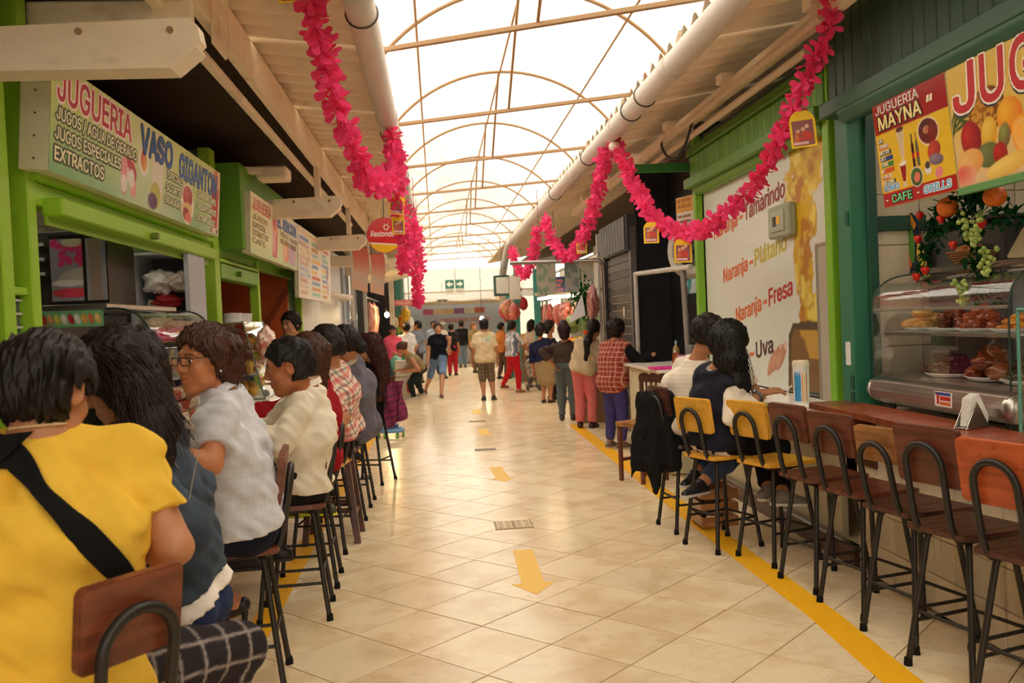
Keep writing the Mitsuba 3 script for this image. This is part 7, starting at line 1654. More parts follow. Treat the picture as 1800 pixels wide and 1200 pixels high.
P = Person('woman in a pink top and dark cap holding green shopping bags', x=-1.02, y=20.6, z=.84, yaw=-60, H=1.56, fat=1.12, h=.016, bust=1, skin=C(196, 130, 100))
P.hand(0, P.pel + P.f * .22 + P.u * .05 - P.r * .05, -P.u).hand(1, P.pel + P.f * .25 + P.u * .08 - P.r * .10, -P.u).stand(.09).body(hd=.008); P.top(C(236, 96, 120), .7, -.08); P.pants(C(70, 90, 100)).shoes(C(60, 50, 50)); P.hair('short', HB, .012, h=.010); P.cap(C(60, 40, 80))
bagp = P.arm[0][2]
for k, (dx, cl, lb) in enumerate(((-.02, C(130, 206, 176), 'pale green'), (.18, C(40, 176, 110), 'bright green'))):
    o = np.array(((-0.917, 20.000, 0.855), (-0.682, 20.200, 0.913))[k])
    put('shopping_bag', lumpy(o + [0, 0, -.13], (.13, .10, .17), cl, 60 + k, 30, .25, cl * .8), 'gloss', label=f'{lb} plastic shopping bag carried by the woman in the pink top', cat='bag'); 
def extra(label, px, py, y, yaw, top, bot, hair, H=1.62, sleeve=.8, cap=None, shoe=C(50, 40, 38), skin=SKIN, face=False, long_=False):
    hd_ = np.array(at_px[(px, py, y)]); P = Person(label, x=hd_[0], y=y, z=.53 * H, yaw=yaw, H=H, h=.02, skin=skin)
    P.hang(0).hang(1).stand(.08, .06).body(face=face, hd=.010 if face else .013); P.top(top, sleeve, -.09, h=.016); P.pants(bot, 1.95, h=.018); P.shoes(shoe, h=.011)
    if cap is not None: P.hair('short', hair, .010, h=.013); P.cap(cap)
    elif long_: P.hair('long', hair, .018, [P.head + P.HF @ np.array([-.06, 0, .0]), P.head + P.HF @ np.array([-.08, 0, -.12])], [(.09, .05), (.07, .04)], low=-.12, h=.013)
    else: P.hair('short', hair, .016, h=.012)
    return P
at_px = {(714, 575, 22.0): (-0.741, 22.000, 1.509), (735, 570, 24.0): (-0.487, 24.000, 1.565), (778, 578, 25.4): (0.168, 25.400, 1.406), (793, 582, 26.5): (0.423, 26.500, 1.320), (811, 578, 31.0): (0.853, 31.000, 1.339), (832, 582, 27.5): (1.120, 27.500, 1.280), (762, 574, 28.0): (-0.095, 28.000, 1.471), (934, 578, 20.5): (2.175, 20.500, 1.350), (880, 582, 24.0): (1.713, 24.000, 1.286)}
extra('man in a white shirt, from behind, next to the woman in the cap', 714, 575, 22.0, 110, C(226, 224, 226), C(60, 60, 70), HB)
extra('man in a grey-blue shirt standing behind the white-shirted man', 735, 570, 24.0, 160, C(120, 130, 150), C(60, 60, 70), HB, 1.66)
extra('man in a pale cap, white shirt and grey trousers, sideways in the distance', 778, 578, 25.4, 150, C(226, 216, 200), C(120, 112, 104), C(130, 120, 110), cap=C(190, 186, 176))
extra('person in a dark top and red trousers behind the man in the pale cap', 793, 582, 26.5, 80, C(40, 34, 40), C(176, 40, 50), HB, 1.55)
extra('man in a black shirt and jeans, farthest away, from behind', 811, 578, 31.0, 90, C(30, 28, 30), C(110, 126, 140), HB, 1.62, 1.9)
extra('man with light brown hair in an olive shirt, beside the man in the cream shirt', 832, 582, 27.5, -40, C(150, 130, 84), C(96, 86, 70), C(120, 76, 46), 1.55, face=True, skin=C(206, 150, 110))
extra('person in a pale blue shirt far behind the woman in denim shorts', 762, 574, 28.0, -90, C(176, 190, 210), C(70, 70, 80), HB, 1.66)
extra('woman with long dark hair standing beside the butcher stall behind the trolley', 934, 578, 20.5, 40, C(206, 180, 150), C(80, 70, 70), HB, 1.56, long_=True)
extra('person in an orange-brown top near the fruit, right of the man in the cream shirt', 880, 582, 24.0, 30, C(196, 120, 60), C(90, 70, 60), HB, 1.52)

# ---- right side further down: dark bar, shutter, butcher stalls ---------------------
put('wall_dark_right', MB().box((3.0, 9.9, 1.7), (.06, 2.6, 3.4), C(22, 24, 30), 0), 'satin', kind='structure')
put('wall_partition_far_right', MB().box((3.8, 8.45, 1.7), (2.5, .05, 3.4), C(60, 66, 60), 0), 'matte', kind='structure')
put('wall_side_right', MB().box((3.9, 11.15, 1.7), (2.7, .05, 3.4), C(40, 42, 46), 0), 'matte', kind='structure')
g = thing('pipe_surround', 'white painted pipe frame around the dark bar opening', 'frame')
y0 = 10.9
put('post', MB().cyl((2.48, y0, 1.02), (2.48, y0, 2.08), .028, None, C(206, 202, 194), 10), 'satin', g)
put('rail', MB().cyl((2.48, y0, 2.08), (2.48, 8.5, 2.02), .028, None, C(206, 202, 194), 10), 'satin', g)
put('post', MB().cyl((2.5, 8.75, 1.0), (2.5, 8.85, 2.02), .03, None, C(150, 140, 136), 10), 'satin', g)
g = thing('wall_fan', 'round white ring fan mounted high in the dark bar opening', 'fan')
o = np.array([2.62, 9.0, 2.22]); M = frame(unit([-.9, -.45, 0]))
put('ring', MB(M, o).lathe([(.21, -.05), (.28, -.05), (.30, 0), (.28, .05), (.21, .05), (.19, 0), (.21, -.05)], (0, 0, 0), C(206, 200, 190), 28), 'satin', g)
for k in range(4):
    a = k * math.pi / 2 + .4; put('blade', MB(M @ rotz(a), o).prism(Polygon([(.03, -.02), (.18, -.07), (.20, .02), (.05, .03)]), -.004, .004, col=C(70, 70, 76)), 'satin', g)
put('hub', MB(M, o).lathe([(0, .04), (.04, .035), (.05, 0), (.05, -.05)], (0, 0, 0), C(90, 88, 88), 14), 'satin', g)
put('bracket', MB().box((2.85, 9.1, 2.22), (.34, .05, .05), C(80, 80, 80), .004), 'satin', g)
g = thing('price_sign', 'small orange and white price sign above the fan', 'sign')
Mx = np.stack([[.35, -.94, 0], [0, 0, 1], unit([-.94, -.35, 0])], 1); o = np.array([2.5, 9.0, 2.42])
put('board', MB(Mx, o).box((.14, .16, -.008), (.30, .34, .014), C(226, 220, 206), .003), 'satin', g)
put('orange_print', MB(Mx, o).box((.14, .25, .0008), (.29, .15, .001), C(232, 170, 60), 0), 'satin', g)
for k, (t, z, h) in enumerate((('LA SELVA', .275, .03), ('JUGOS', .22, .03), ('HELADOS', .12, .025), ('CREMOLADAS', .07, .022))): put('lettering', MB().text(t, h, o + Mx @ [.02, z, .002], Mx, C(150, 80, 40), .001, True, 0, .22), 'satin', g)
g = thing('wall_poster', 'narrow teal poster with pale figures on the dark wall of the bar', 'poster')
Mx = PX; o = np.array([2.968, 10.55, 1.80]); 
put('sheet', MB(Mx, o).box((.30, .08, -.002), (.62, .17, .003), C(70, 150, 160), 0), 'satin', g)
for nm, q, cl in (('white_print', Polygon([(.30, 0), (.42, .16), (.60, .16), (.60, 0)]), C(206, 220, 224)), ('grey_print', Point(.40, .07).buffer(.05), C(120, 140, 150)), ('grey_print', Point(.54, .08).buffer(.055), C(90, 110, 130)), ('tan_print', sbox(.02, .01, .26, .05), C(150, 120, 100))): put(nm, MB(Mx, o).prism(q, .0002, .001, col=cl), 'satin', g)
put('lettering', MB().text('CINE', .05, o + Mx @ [.03, .085, .001], Mx, C(226, 236, 236), .001, True, 0, .22), 'satin', g)
for k, (px, x, h, cl, cp, l) in enumerate(((1150, 2.5, .17, C(150, 70, 40), C(206, 206, 200), 'short brown sauce bottle left of the tall clear bottle'), (1163, 2.52, .27, C(176, 150, 90), C(150, 190, 206), 'tall clear bottle in the middle of the row on the cream counter'), (1176, 2.54, .20, C(176, 60, 36), C(206, 190, 170), 'red sauce bottle right of the tall clear bottle'))):
    bottle(l, x, 9.25 + .04 * k - .0, 1.021, .036, h, cl, cp)
bottle('amber bottle at the near end of the row on the cream counter', 2.44, 8.95, 1.021, .036, .16, C(170, 100, 50), C(180, 90, 50))
g = thing('pink_tray', 'bright pink tray lying on the cream counter', 'tray')
put('tray', MB().prism(sbox(-.20, -.13, .20, .13).buffer(.03), 1.021, 1.04, None, (2.36, 8.85, 0), C(220, 60, 150)), 'satin', g)
put('pink_cup', MB().lathe([(0, 0), (.035, 0), (.045, .12), (.04, .12)], (2.42, 8.72, 1.04), C(206, 150, 190), 14), 'gloss', label='pink plastic cup standing on the pink tray', cat='cup')
put('food_dish', lumpy((2.66, 8.85, 1.05), (.16, .22, .07), C(60, 80, 70), 91, 16, .3, C(110, 70, 50)), 'satin', label='low heap of greens in the shade on the cream counter', cat='food')
put('speaker_box', MB().box((2.55, 8.55, 1.14), (.22, .18, .24), C(110, 106, 110), .01), 'satin', label='grey box standing at the near end of the cream counter beside the lime post', cat='box')
# high wooden chair with a spindle back
g = thing('wooden_chair', 'dark wooden high chair with turned spindles and a scalloped top rail', 'chair')
o = np.array((1.805, 8.300, 0.564)); R = rotz(math.radians(-150)); z = o[2]; o = np.r_[o[:2] + [.1, .05], 0]
put('seat', MB(R, o).box((0, 0, z - .02), (.36, .36, .045), tone=5), 'wood', g)
for sx in (-1, 1):
    for sy in (-1, 1): put('leg', MB(R, o).box((sx * .15, sy * .15, (z - .04) / 2), (.035, .035, z - .04), tone=0, grain=2), 'wood', g)
for sy in (-1, 1): put('back_post', MB(R, o).box((-.17, sy * .17, z + .21), (.03, .035, .44), tone=3, grain=2), 'wood', g)
for k in range(4): put('spindle', MB(R, o).lathe([(.008, 0), (.014, .08), (.008, .12), (.016, .2), (.008, .30), (.010, .36)], (-.17, -.10 + k * .067, z), C(70, 38, 26), 10), 'satin', g)
top = [(-.19, 0), (.19, 0), (.19, .05)] + [(.19 - .38 * t, .06 + .028 * abs(math.sin(t * math.pi * 3))) for t in np.linspace(.05, .95, 24)] + [(-.19, .05)]
put('top_rail', MB(R, o).prism(Polygon(top).buffer(0), -.015, .015, np.stack([[0, 1, 0], [0, 0, 1], [1, 0, 0]], 1).astype(float), (-.17, 0, z + .36), tone=3), 'wood', g)
for sy in (-1, 1): put('stretcher', MB(R, o).box((0, sy * .15, .2), (.3, .025, .03), tone=0), 'wood', g)
g = thing('wooden_crate', 'brown wooden crate stool on the floor beneath the seated man in the white pullover', 'crate')
o = np.array([1.98, 6.45, 0])
for z in (.04, .14, .24): 
    for sx in (-1, 1): put('slat', MB().box(o + [sx * .13, 0, z + .02], (.016, .34, .07), tone=5, grain=1), 'wood', g)
    for sy in (-1, 1): put('slat', MB().box(o + [0, sy * .17, z + .02], (.26, .016, .07), tone=5), 'wood', g)
# roller shutter
g = thing('roller_shutter', 'closed dark roller shutter with pale slat edges and a white paper on it', 'shutter')
for k in range(22): put('slat', MB().box((2.52, 12.0, .12 + k * .105), (.03, 1.62, .098), C(64, 62, 62) if k % 2 else C(84, 80, 76), .012), 'satin', g)
for y in (11.15, 12.86): put('side_rail', MB().box((2.51, y, 1.35), (.08, .10, 2.7), C(40, 40, 42) if y > 12 else C(96, 96, 96), .006), 'satin', g)
put('header', MB().box((2.5, 12.0, 2.62), (.14, 1.8, .45), C(58, 58, 60), .006), 'satin', g)
for k in range(9): put('header_slat', MB().box((2.42, 11.25 + k * .19, 2.62), (.02, .17, .42), C(70, 70, 72), .008), 'satin', g)
put('paper', MB().box((2.498, 11.75, 1.62), (.003, .12, .13), C(206, 190, 170), 0), 'satin', g)
# pipe frame with two hanging price banners
g = thing('pipe_stand', 'grey steel pipe post bending into a long horizontal rail beside the shutter', 'frame')
put('pipe', MB().tube(fillet([(2.27, 11.9, 0), (2.27, 11.9, 2.33), (1.05, 12.3, 2.36)], .10, 6), .028, C(150, 144, 140), 10), 'metal', g)
for k, (px, py, w, h, l) in enumerate(((940, 462, .36, .52, 'pale green and white'), (1000, 462, .26, .40, 'pale blue-grey'))):
    g = thing('hanging_poster', f'{l} hanging price poster on the pipe rail, {("left", "right")[k]} of the two', 'poster')
    o = np.array((1.412, 12.330, 2.385)) if k == 0 else np.array((1.774, 12.100, 2.324))
    Y, Z = np.meshgrid(np.linspace(0, w, 10), np.linspace(0, h, 12), indexing='ij'); P_ = np.stack([o[0] + Y * .8, o[1] + Y * .5 + .015 * np.sin(Z * 9), o[2] - Z + Y * (.18 if k == 0 else .0)], -1)
    n1 = meshkit.fbm(np.stack([Y * 12, Z * 12, Z * 0 + k], -1), 3, k); K_ = np.where((n1 > .55)[..., None], C(170, 196, 170), C(226, 222, 210)) if k == 0 else np.where((n1 > .5)[..., None], C(170, 190, 190), C(220, 222, 216))
    m = MB(); m.sheet(P_, K_); m.sheet((P_ + [0, .003, 0])[:, ::-1], K_[:, ::-1]); put('sheet', m, 'thin_film', g)
    put('strip', MB().cyl(P_[0, 0], P_[-1, 0], .008, None, C(180, 180, 176), 6), 'satin', g)
# butcher and vegetable stalls on the right, y 13..22
g = thing('butcher_counter', 'white tiled butcher counter on the right with hanging rails above', 'counter')
put('body', MB().box((2.75, 17.9, .50), (.6, 7.0, 1.0), C(222, 214, 200), .005), 'gloss', g)
put('top', MB().box((2.70, 17.9, 1.02), (.75, 7.0, .03), C(210, 206, 198), .004), 'gloss', g)
for y in (13.2, 16.4, 19.6, 21.6): put('post', MB().box((2.45, y, 1.4), (.05, .05, 2.8), C(206, 206, 200), .004), 'satin', g)
for z in (1.98, 2.5): put('rail', MB().cyl((2.45, 13.1, z), (2.45, 21.7, z), .02, None, C(196, 196, 190), 8), 'metal', g)
put('wall_butcher_right', MB().box((4.2, 17.2, 1.7), (.05, 12.0, 3.4), C(206, 190, 166), 0), 'satin', kind='structure')
rnd = random.Random(31)
def meat(label, x, y, z, r, col, col2, group):
    g = thing('hanging_meat', label, 'meat', group)
    put('cut', lumpy((x, y, z - r[2]), r, col, rnd.randrange(900), 16, .35, col2), 'gloss', g)
    put('hook', MB().tube(spline([(x, y, z - .02), (x + .01, y, z + .06), (x, y, z + .12)], 8), .006, C(150, 150, 150), 5), 'metal', g)
for k in range(22):
    y = 14.6 + k * .31; w = rnd.random()
    meat('cut of red and pink meat hanging from the rail of the right-hand butcher stall', 2.45 + rnd.uniform(-.05, .05), y, 1.86, (rnd.uniform(.07, .11), rnd.uniform(.06, .10), rnd.uniform(.14, .24)), (C(206, 90, 80), C(226, 140, 120), C(180, 60, 60), C(236, 180, 160))[k % 4], (C(240, 206, 190), C(196, 70, 70), C(236, 190, 170), C(206, 100, 90))[k % 4], 'meat on the right-hand butcher rail')
for k in range(12):
    meat('pink meat hanging from the farther rail, left of the butcher stall', 1.92 + rnd.uniform(-.03, .03), 21.4 + k * .36, 1.98, (.09, .09, rnd.uniform(.14, .24)), (C(216, 110, 100), C(230, 170, 150))[k % 2], C(190, 70, 70), 'meat on the upper butcher rail')
put('meat_rail', MB().cyl((1.92, 21.0, 2.12), (1.92, 26.0, 2.12), .02, None, C(196, 196, 190), 8).cyl((1.92, 21.0, 2.12), (1.92, 21.0, 3.42), .012, None, C(196, 196, 190), 6), 'metal', label='far steel rail on the right with small cuts of pink meat', cat='rail')
meat('dark red marbled cut hanging nearest, beside the green leaves', 2.30, 13.0, 2.02, (.09, .10, .26), C(150, 40, 44), C(226, 180, 170), None)
put('white_cloth', MB().prism(Polygon([(0, 0), (.26, .1), (.22, .42)]), -.01, .01, np.stack([unit([.9, -.4, 0]), [0, 0, 1], unit([-.4, -.9, 0])], 1), (2.0, 13.4, 1.50), C(226, 230, 240)), 'matte', label='white cloth corner hanging beside the marbled cut of meat', cat='cloth')
g = thing('leaf_bunch', 'large dark green bunch of leaves hanging over the vegetable stall', 'vegetables')
o = np.array((2.234, 13.600, 1.831)); m = MB()
for k in range(420):
    q = o + np.array([rnd.gauss(0, .09), rnd.gauss(0, .09), rnd.gauss(0, .17)]); leaf_mesh(m, q, rv() + [0, 0, -.5], rnd.uniform(.06, .11), .04, C(30, 90, 34) * rnd.uniform(.6, 1.5))
put('leaf', m, 'leaf', g, kind='stuff'); put('stem', MB().cyl(o - [0, 0, .2], o + [0, 0, .5], .01, None, C(60, 100, 50), 6), 'satin', g)
for k in range(9):
    o = np.array((2.130, 13.600, 1.450)) + np.array([rnd.uniform(-.16, .3), rnd.uniform(-.2, .2), rnd.uniform(-.05, .10)])
    put('cabbage', lumpy(o, (.10, .10, .09), C(150, 196, 110), 300 + k, 16, .25, C(206, 226, 170)), 'satin', label='pale green cabbage heaped on the vegetable stall behind the standing women', cat='cabbage', group='cabbages on the vegetable stall')
for k in range(16):
    o = np.array([2.55 + rnd.uniform(-.2, .2), 14.2 + k * .22, 1.10 + rnd.uniform(0, .08)])
    put('orange_fruit', lumpy(o, (.065, .065, .06), (C(236, 160, 40), C(226, 90, 40), C(240, 200, 60))[k % 3], 400 + k, 16, .06), 'satin', label='orange or yellow fruit lying on the right-hand stall counter', cat='fruit', group='fruit on the right-hand stall')
put('veg_stand', MB().box((2.35, 13.6, .52), (.6, 1.0, 1.04), C(150, 120, 84), .01), 'satin', label='low brown stand of the vegetable stall behind the standing women', cat='stand')
WARM = {'type': 'area', 'radiance': {'type': 'rgb', 'value': [1.6, 1.25, .75]}}
m = MB().cyl((1.788, 15.600, 1.929), (2.450, 15.500, 1.960), .024, None, WHITE, 10); v, f, k_, u = m.arrays()
g = thing('tube_lamp', 'lit fluorescent tube lamp over the butcher stall', 'lamp')
scene[g + '__tube'] = mikit.ply((v, f), 'satin', smooth=True, emitter=WARM)
put('housing', MB().box((np.array((1.788, 15.600, 1.929)) + np.array((2.450, 15.500, 1.960))) / 2 + [0, 0, .06], (.75, .08, .05), C(226, 216, 190), .005), 'satin', g); put('hanger', MB().cyl(np.array((2.115, 15.550, 1.965)) + [0, 0, .05], [(2.115, 15.550, 1.965)[0], 15.55, 3.5], .008, None, C(150, 150, 146), 6), 'satin', g)
g = thing('blue_poster', 'dark blue poster with orange lettering above the butcher stall lamp', 'poster')
o = np.array((2.033, 16.000, 2.002)); Mx = np.stack([[1, 0, 0], [0, 0, 1], [0, -1, 0]], 1).astype(float)
put('sheet', MB(Mx, o).box((.16, .16, 0), (.34, .32, .006), C(44, 66, 120), 0), 'satin', g)
for k, t in enumerate(('CARNES', 'Y AVES', 'PRECIOS')): put('lettering', MB().text(t, .05, o + Mx @ [.03, .22 - k * .08, .005], Mx, C(206, 110, 70), .001, True, 0, .25), 'satin', g)
def box_sign(key, l, cat, a, size, col, side=C(226, 220, 206)):
    g = thing(key, l, cat); put('box', MB().box(a, size, col, .005), 'satin', g); put('face', MB().box(np.array(a) - [0, size[1] / 2 + .004, 0], (size[0] * .8, .006, size[2] * .8), side, .001), 'satin', g); put('hanger', MB().cyl(a, [a[0], a[1], 3.47], .01, None, C(120, 120, 116), 6), 'satin', g); return g
box_sign('green_sign_box', 'dark green hanging sign box far down on the right', 'sign', (1.534, 20.500, 2.373), (.36, .4, .46), C(40, 80, 70))
box_sign('white_sign_board', 'plain white hanging board next to the dark green sign box', 'sign', (1.745, 19.500, 2.286), (.24, .05, .52), C(222, 214, 200))
for k, (px, y) in enumerate(((918, 20.0), (884, 22.0), (872, 24.5))):
    q = (np.array((1.926, 20.000, 1.595)), np.array((1.639, 22.000, 1.617)), np.array((1.638, 24.500, 1.629)))[k]
    put('teal_post', MB().box((q[0] + .35, q[1], 1.35), (.14, .14, 2.7), C(70, 160, 150), .006), 'satin', label=('nearest teal post of the far right-hand stalls', 'middle teal post of the far right-hand stalls', 'farthest teal post of the far right-hand stalls')[k], cat='post')
g = thing('far_counter', 'far fruit stall counter on the right heaped with yellow and red fruit', 'counter')
put('body', MB().box((2.5, 25.0, .5), (.9, 5.0, 1.0), C(150, 120, 90), .01), 'satin', g)
for k in range(44):
    o = np.array([2.15 + rnd.uniform(0, .5), 22.7 + k * .10, 1.055 + rnd.uniform(0, .03)])
    put('fruit', lumpy(o, (.09, .09, .085), (C(240, 176, 40), C(226, 70, 50), C(150, 190, 60), C(240, 210, 80))[k % 4], 500 + k, 16, .05), 'satin', label='yellow, red or green fruit heaped on the far right-hand fruit stall', cat='fruit', group='fruit on the far right-hand stall')
for k in range(14):
    o = np.array([1.75 + rnd.uniform(0, .6), 22.5 + k * .3, 2.0 + rnd.uniform(-.25, .35)])
    g = thing('hanging_bag', 'pink, red or cream bag of goods hanging at the far right-hand stall', 'bag', 'bags hanging at the far right stall'); put('bag', lumpy(o, (.13, .13, .18), (C(226, 90, 100), C(236, 160, 130), C(226, 206, 190), C(206, 190, 90), C(226, 60, 80))[k % 5], 600 + k, 16, .3), 'satin', g); put('cord', MB().cyl(o, [o[0], o[1], 3.39 + (.106 * (-.3 - o[0]) if o[0] < 0 else .155 * max(o[0] - 1.67, 0))], .006, None, C(150, 140, 120), 5), 'satin', g)
# trolley
g = thing('shopping_trolley', 'wire shopping trolley loaded with a pale bundle, before the woman in red trousers', 'trolley')
o = np.array((2.075, 19.624, -0.000)); 
for sx in (-1, 1):
    for sy in (-1, 1): put('wheel', MB().cyl(o + [sx * .13 - .012, sy * .15, .06], o + [sx * .13 + .012, sy * .15, .06], .06, None, C(60, 56, 54), 14), 'satin', g)
m = MB()
for z in (.12, .3, .5, .62): m.tube([o + [-.17, -.18, z], o + [.17, -.18, z], o + [.17, .18, z], o + [-.17, .18, z], o + [-.17, -.18, z]], .006, C(160, 156, 150), 6)
for a in np.linspace(-.17, .17, 5):
    for sy in (-1, 1): m.cyl(o + [a, sy * .18, .12], o + [a, sy * .18, .62], .004, None, C(160, 156, 150), 5)
put('wire_basket', m, 'metal', g)
put('handle', MB().tube(fillet([o + [-.17, -.15, .5], o + [-.36, -.15, .92], o + [-.36, .15, .92], o + [-.17, .15, .5]], .05), .010, C(150, 150, 150), 7), 'metal', g)
put('bundle', lumpy(o + [0, 0, .52], (.17, .18, .22), C(206, 200, 190), 71, 30, .35, C(150, 130, 110)), 'satin', label='pale plastic bundle heaped in the shopping trolley', cat='bundle')
# ---- left side further down -----------------------------------------------------------
g = thing('aluminium_frame', 'tall aluminium window frame at the end of the white wall panels', 'frame')
for x, y in ((-1.78, 18.5), (-1.72, 19.4), (-1.80, 20.0)): put('bar', MB().box((x, y, 1.7), (.06, .05, 2.5), C(176, 182, 192), .004), 'metal', g)
put('pane', MB().sheet(np.array([[[-1.78, 18.5, .6], [-1.72, 19.4, .6]], [[-1.78, 18.5, 2.8], [-1.72, 19.4, 2.8]]])), 'glass', g)
put('panel', MB().box((-1.95, 19.3, 1.6), (.04, 1.7, 2.9), C(160, 176, 196), .004), 'satin', g)
put('tube_lamp', MB().cyl((-1.55, 17.0, 1.7), (-1.55, 17.0, 3.45), .03, None, C(206, 200, 190), 10), 'gloss', label='pale vertical tube lamp hanging beside the aluminium frame', cat='lamp')
put('air_duct', MB().tube(spline([(-1.80, 14.6, 2.15), (-1.6, 15.2, 2.10), (-1.55, 16.5, 2.12), (-1.80, 17.5, 2.1)], 20), .05, C(216, 206, 190), 10), 'satin', label='pale bent duct along the top of the white wall panels', cat='pipe')
put('wall_shade_end_left', MB().box((-1.75, 29.2, 1.6), (1.5, .05, 3.2), C(36, 32, 30), 0), 'matte', kind='structure')  # dark sheet added to close the stall opening in shade
put('wall_shade_left', MB().box((-2.2, 27.5, 1.6), (.05, 14.0, 3.2), C(36, 32, 30), 0), 'matte', kind='structure')  # near-black side sheet, stands in for the shade inside the far left stall
put('wall_partition_far_left', MB().box((-2.6, 20.4, 1.6), (1.4, .05, 3.2), C(90, 96, 104), 0), 'matte', kind='structure')
g = thing('left_butcher_counter', 'low white counter of the far left butcher stall', 'counter')
put('body', MB().box((-1.75, 24.5, .48), (.5, 7.0, .96), C(222, 216, 204), .005), 'gloss', g)
put('rail', MB().cyl((-1.6, 20.6, 2.25), (-1.6, 25.5, 2.25), .02, None, C(170, 170, 166), 8), 'metal', g)
put('post', MB().box((-1.6, 20.6, 1.4), (.08, .08, 2.8), C(206, 200, 190), .005), 'satin', g)
for k in range(9): meat('long pink cut of meat hanging at the left-hand butcher stall', -1.55 + rnd.uniform(-.06, .06), 20.9 + k * .28, 2.12, (.10, .10, rnd.uniform(.26, .42)), (C(226, 130, 110), C(206, 96, 84), C(236, 170, 150))[k % 3], (C(240, 200, 186), C(220, 140, 120))[k % 2], 'meat on the left-hand rail')
g = thing('hanging_bulb', 'glowing light bulb hanging on a cord in the dark left-hand stall', 'lamp')
o = np.array((-1.196, 22.000, 1.835))
m = MB().ball(o, (.055, .055, .07), WHITE, 14); v, f, k_, u = m.arrays()
scene[g + '__bulb'] = mikit.ply((v, f), 'satin', smooth=True, emitter={'type': 'area', 'radiance': {'type': 'rgb', 'value': [9, 6.2, 2.6]}})
put('socket', MB().cyl(o + [0, 0, .06], o + [0, 0, .14], .022, None, C(60, 50, 40), 10), 'satin', g); put('cord', MB().tube([o + [0, 0, .14], o + [-.03, 0, .7], o + [-.06, 0, 1.3]], .008, C(70, 60, 50), 5), 'satin', g)
g = thing('hanging_bulb', 'small glowing bulb over the fruit on the right, far down the hall', 'lamp')
o = np.array((1.323, 26.000, 1.650))
m = MB().ball(o, (.06, .06, .07), WHITE, 12); v, f, k_, u = m.arrays()
scene[g + '__bulb'] = mikit.ply((v, f), 'satin', smooth=True, emitter={'type': 'area', 'radiance': {'type': 'rgb', 'value': [6, 4.6, 2.4]}})
put('cord', MB().cyl(o + [0, 0, .06], [o[0], o[1], 3.9], .008, None, C(70, 60, 50), 5), 'satin', g)
g = thing('teal_pillar', 'teal painted pillar of the far left-hand stalls', 'pillar')
put('shaft', MB().box((-1.08, 27.0, 1.65), (.24, .3, 3.3), C(60, 140, 130), .008), 'satin', g)
put('pale_post', MB().box((-1.25, 25.8, 1.9), (.14, .12, 2.2), C(226, 216, 196), .006), 'satin', g)
g = thing('shop_sign', 'small pink shop sign on the far left beside the teal column', 'sign')
o = np.array((-1.151, 25.500, 2.107)); put('board', MB(Mx, o).box((.25, .09, 0), (.52, .16, .02), C(222, 110, 120), .004), 'satin', g); put('hanger', MB().cyl(o + [.4, 0, .1], [o[0] + .4, o[1], 3.5], .01, None, C(120, 120, 116), 6), 'satin', g); put('lettering', MB().text('POLLOS', .08, o + Mx @ [.05, .05, .012], Mx, C(240, 220, 206), .002, True, 0, .40), 'satin', g)
for k in range(12):
    o = np.array([-1.25 + rnd.uniform(0, .5), 26.0 + k * .15, 1.75 + rnd.uniform(-.25, .3)])
    g = thing('hanging_goods', 'yellow or white bundle of goods hanging at the far left stall', 'goods', 'goods hanging at the far left stall'); put('bag', lumpy(o, (.12, .12, .2), (C(236, 190, 50), C(226, 206, 170), C(240, 236, 226), C(226, 150, 50), C(170, 196, 90))[k % 5], 700 + k, 16, .3), 'satin', g); put('cord', MB().cyl(o, [o[0], o[1], 3.39 + (.106 * (-.3 - o[0]) if o[0] < 0 else .155 * max(o[0] - 1.67, 0))], .006, None, C(150, 140, 120), 5), 'satin', g)
for k in range(3):
    put('awning_board', MB().box((-1.2, 19.5 + k * 2.2, 2.86 - .03 * k), (1.0, 2.1, .04), C(226, 216, 198), .006, np.stack([unit([1, 0, .22]), [0, 1, 0], unit([-.22, 0, 1])], 1)), 'satin', label=('nearest', 'middle', 'farthest')[k] + ' cream awning board under the far left roof', cat='awning')
# boxes and the baby walker by the left row
g = thing('cardboard_box', 'white printed cardboard boxes stacked by the woman bending forward, lower one', 'box')
o = np.array((-0.729, 18.908, 0.000)); put('carton', MB().box(o + [0, 0, .24], (.36, .32, .48), C(206, 196, 176), .006), 'satin', g); put('red_print', MB().box(o + [.08, -.161, .26], (.06, .004, .22), C(206, 70, 60), 0).box(o + [-.08, -.161, .26], (.06, .004, .18), C(120, 120, 110), 0), 'satin', g)
g = thing('cardboard_box', 'upper white printed cardboard box on the stack by the bending woman', 'box')
put('carton', MB().box(o + [0, 0, .66], (.34, .30, .34), C(216, 206, 190), .006), 'satin', g); put('print', MB().box(o + [.06, -.151, .66], (.08, .004, .14), C(150, 150, 130), 0), 'satin', g)
g = thing('baby_walker', 'blue baby walker ring with green wheels on the floor beside the far left stool', 'baby walker')
o = np.array((-0.704, 12.677, 0.000))
put('ring', MB().tube(arc(o + [0, 0, .10], .17, 0, 2 * math.pi, 26, (1, 0, 0), (0, 1, 0)), .026, C(110, 160, 210), 9), 'satin', g)
put('seat', MB().lathe([(0, .12), (.10, .14), (.12, .18), (.08, .2)], o, C(60, 90, 130), 16), 'satin', g)
for k in range(6):
    a = k * 1.047; q = o + [.17 * math.cos(a), .17 * math.sin(a), .035]; put('wheel', MB().cyl(q - [.015, 0, 0], q + [.015, 0, 0], .034, None, C(110, 180, 80), 10), 'satin', g)
put('green_toy', MB().lathe([(0, .0), (.05, 0), (.06, .1), (.03, .2), (0, .22)], o + [-.16, .05, .14], C(90, 200, 70), 12), 'gloss', g)
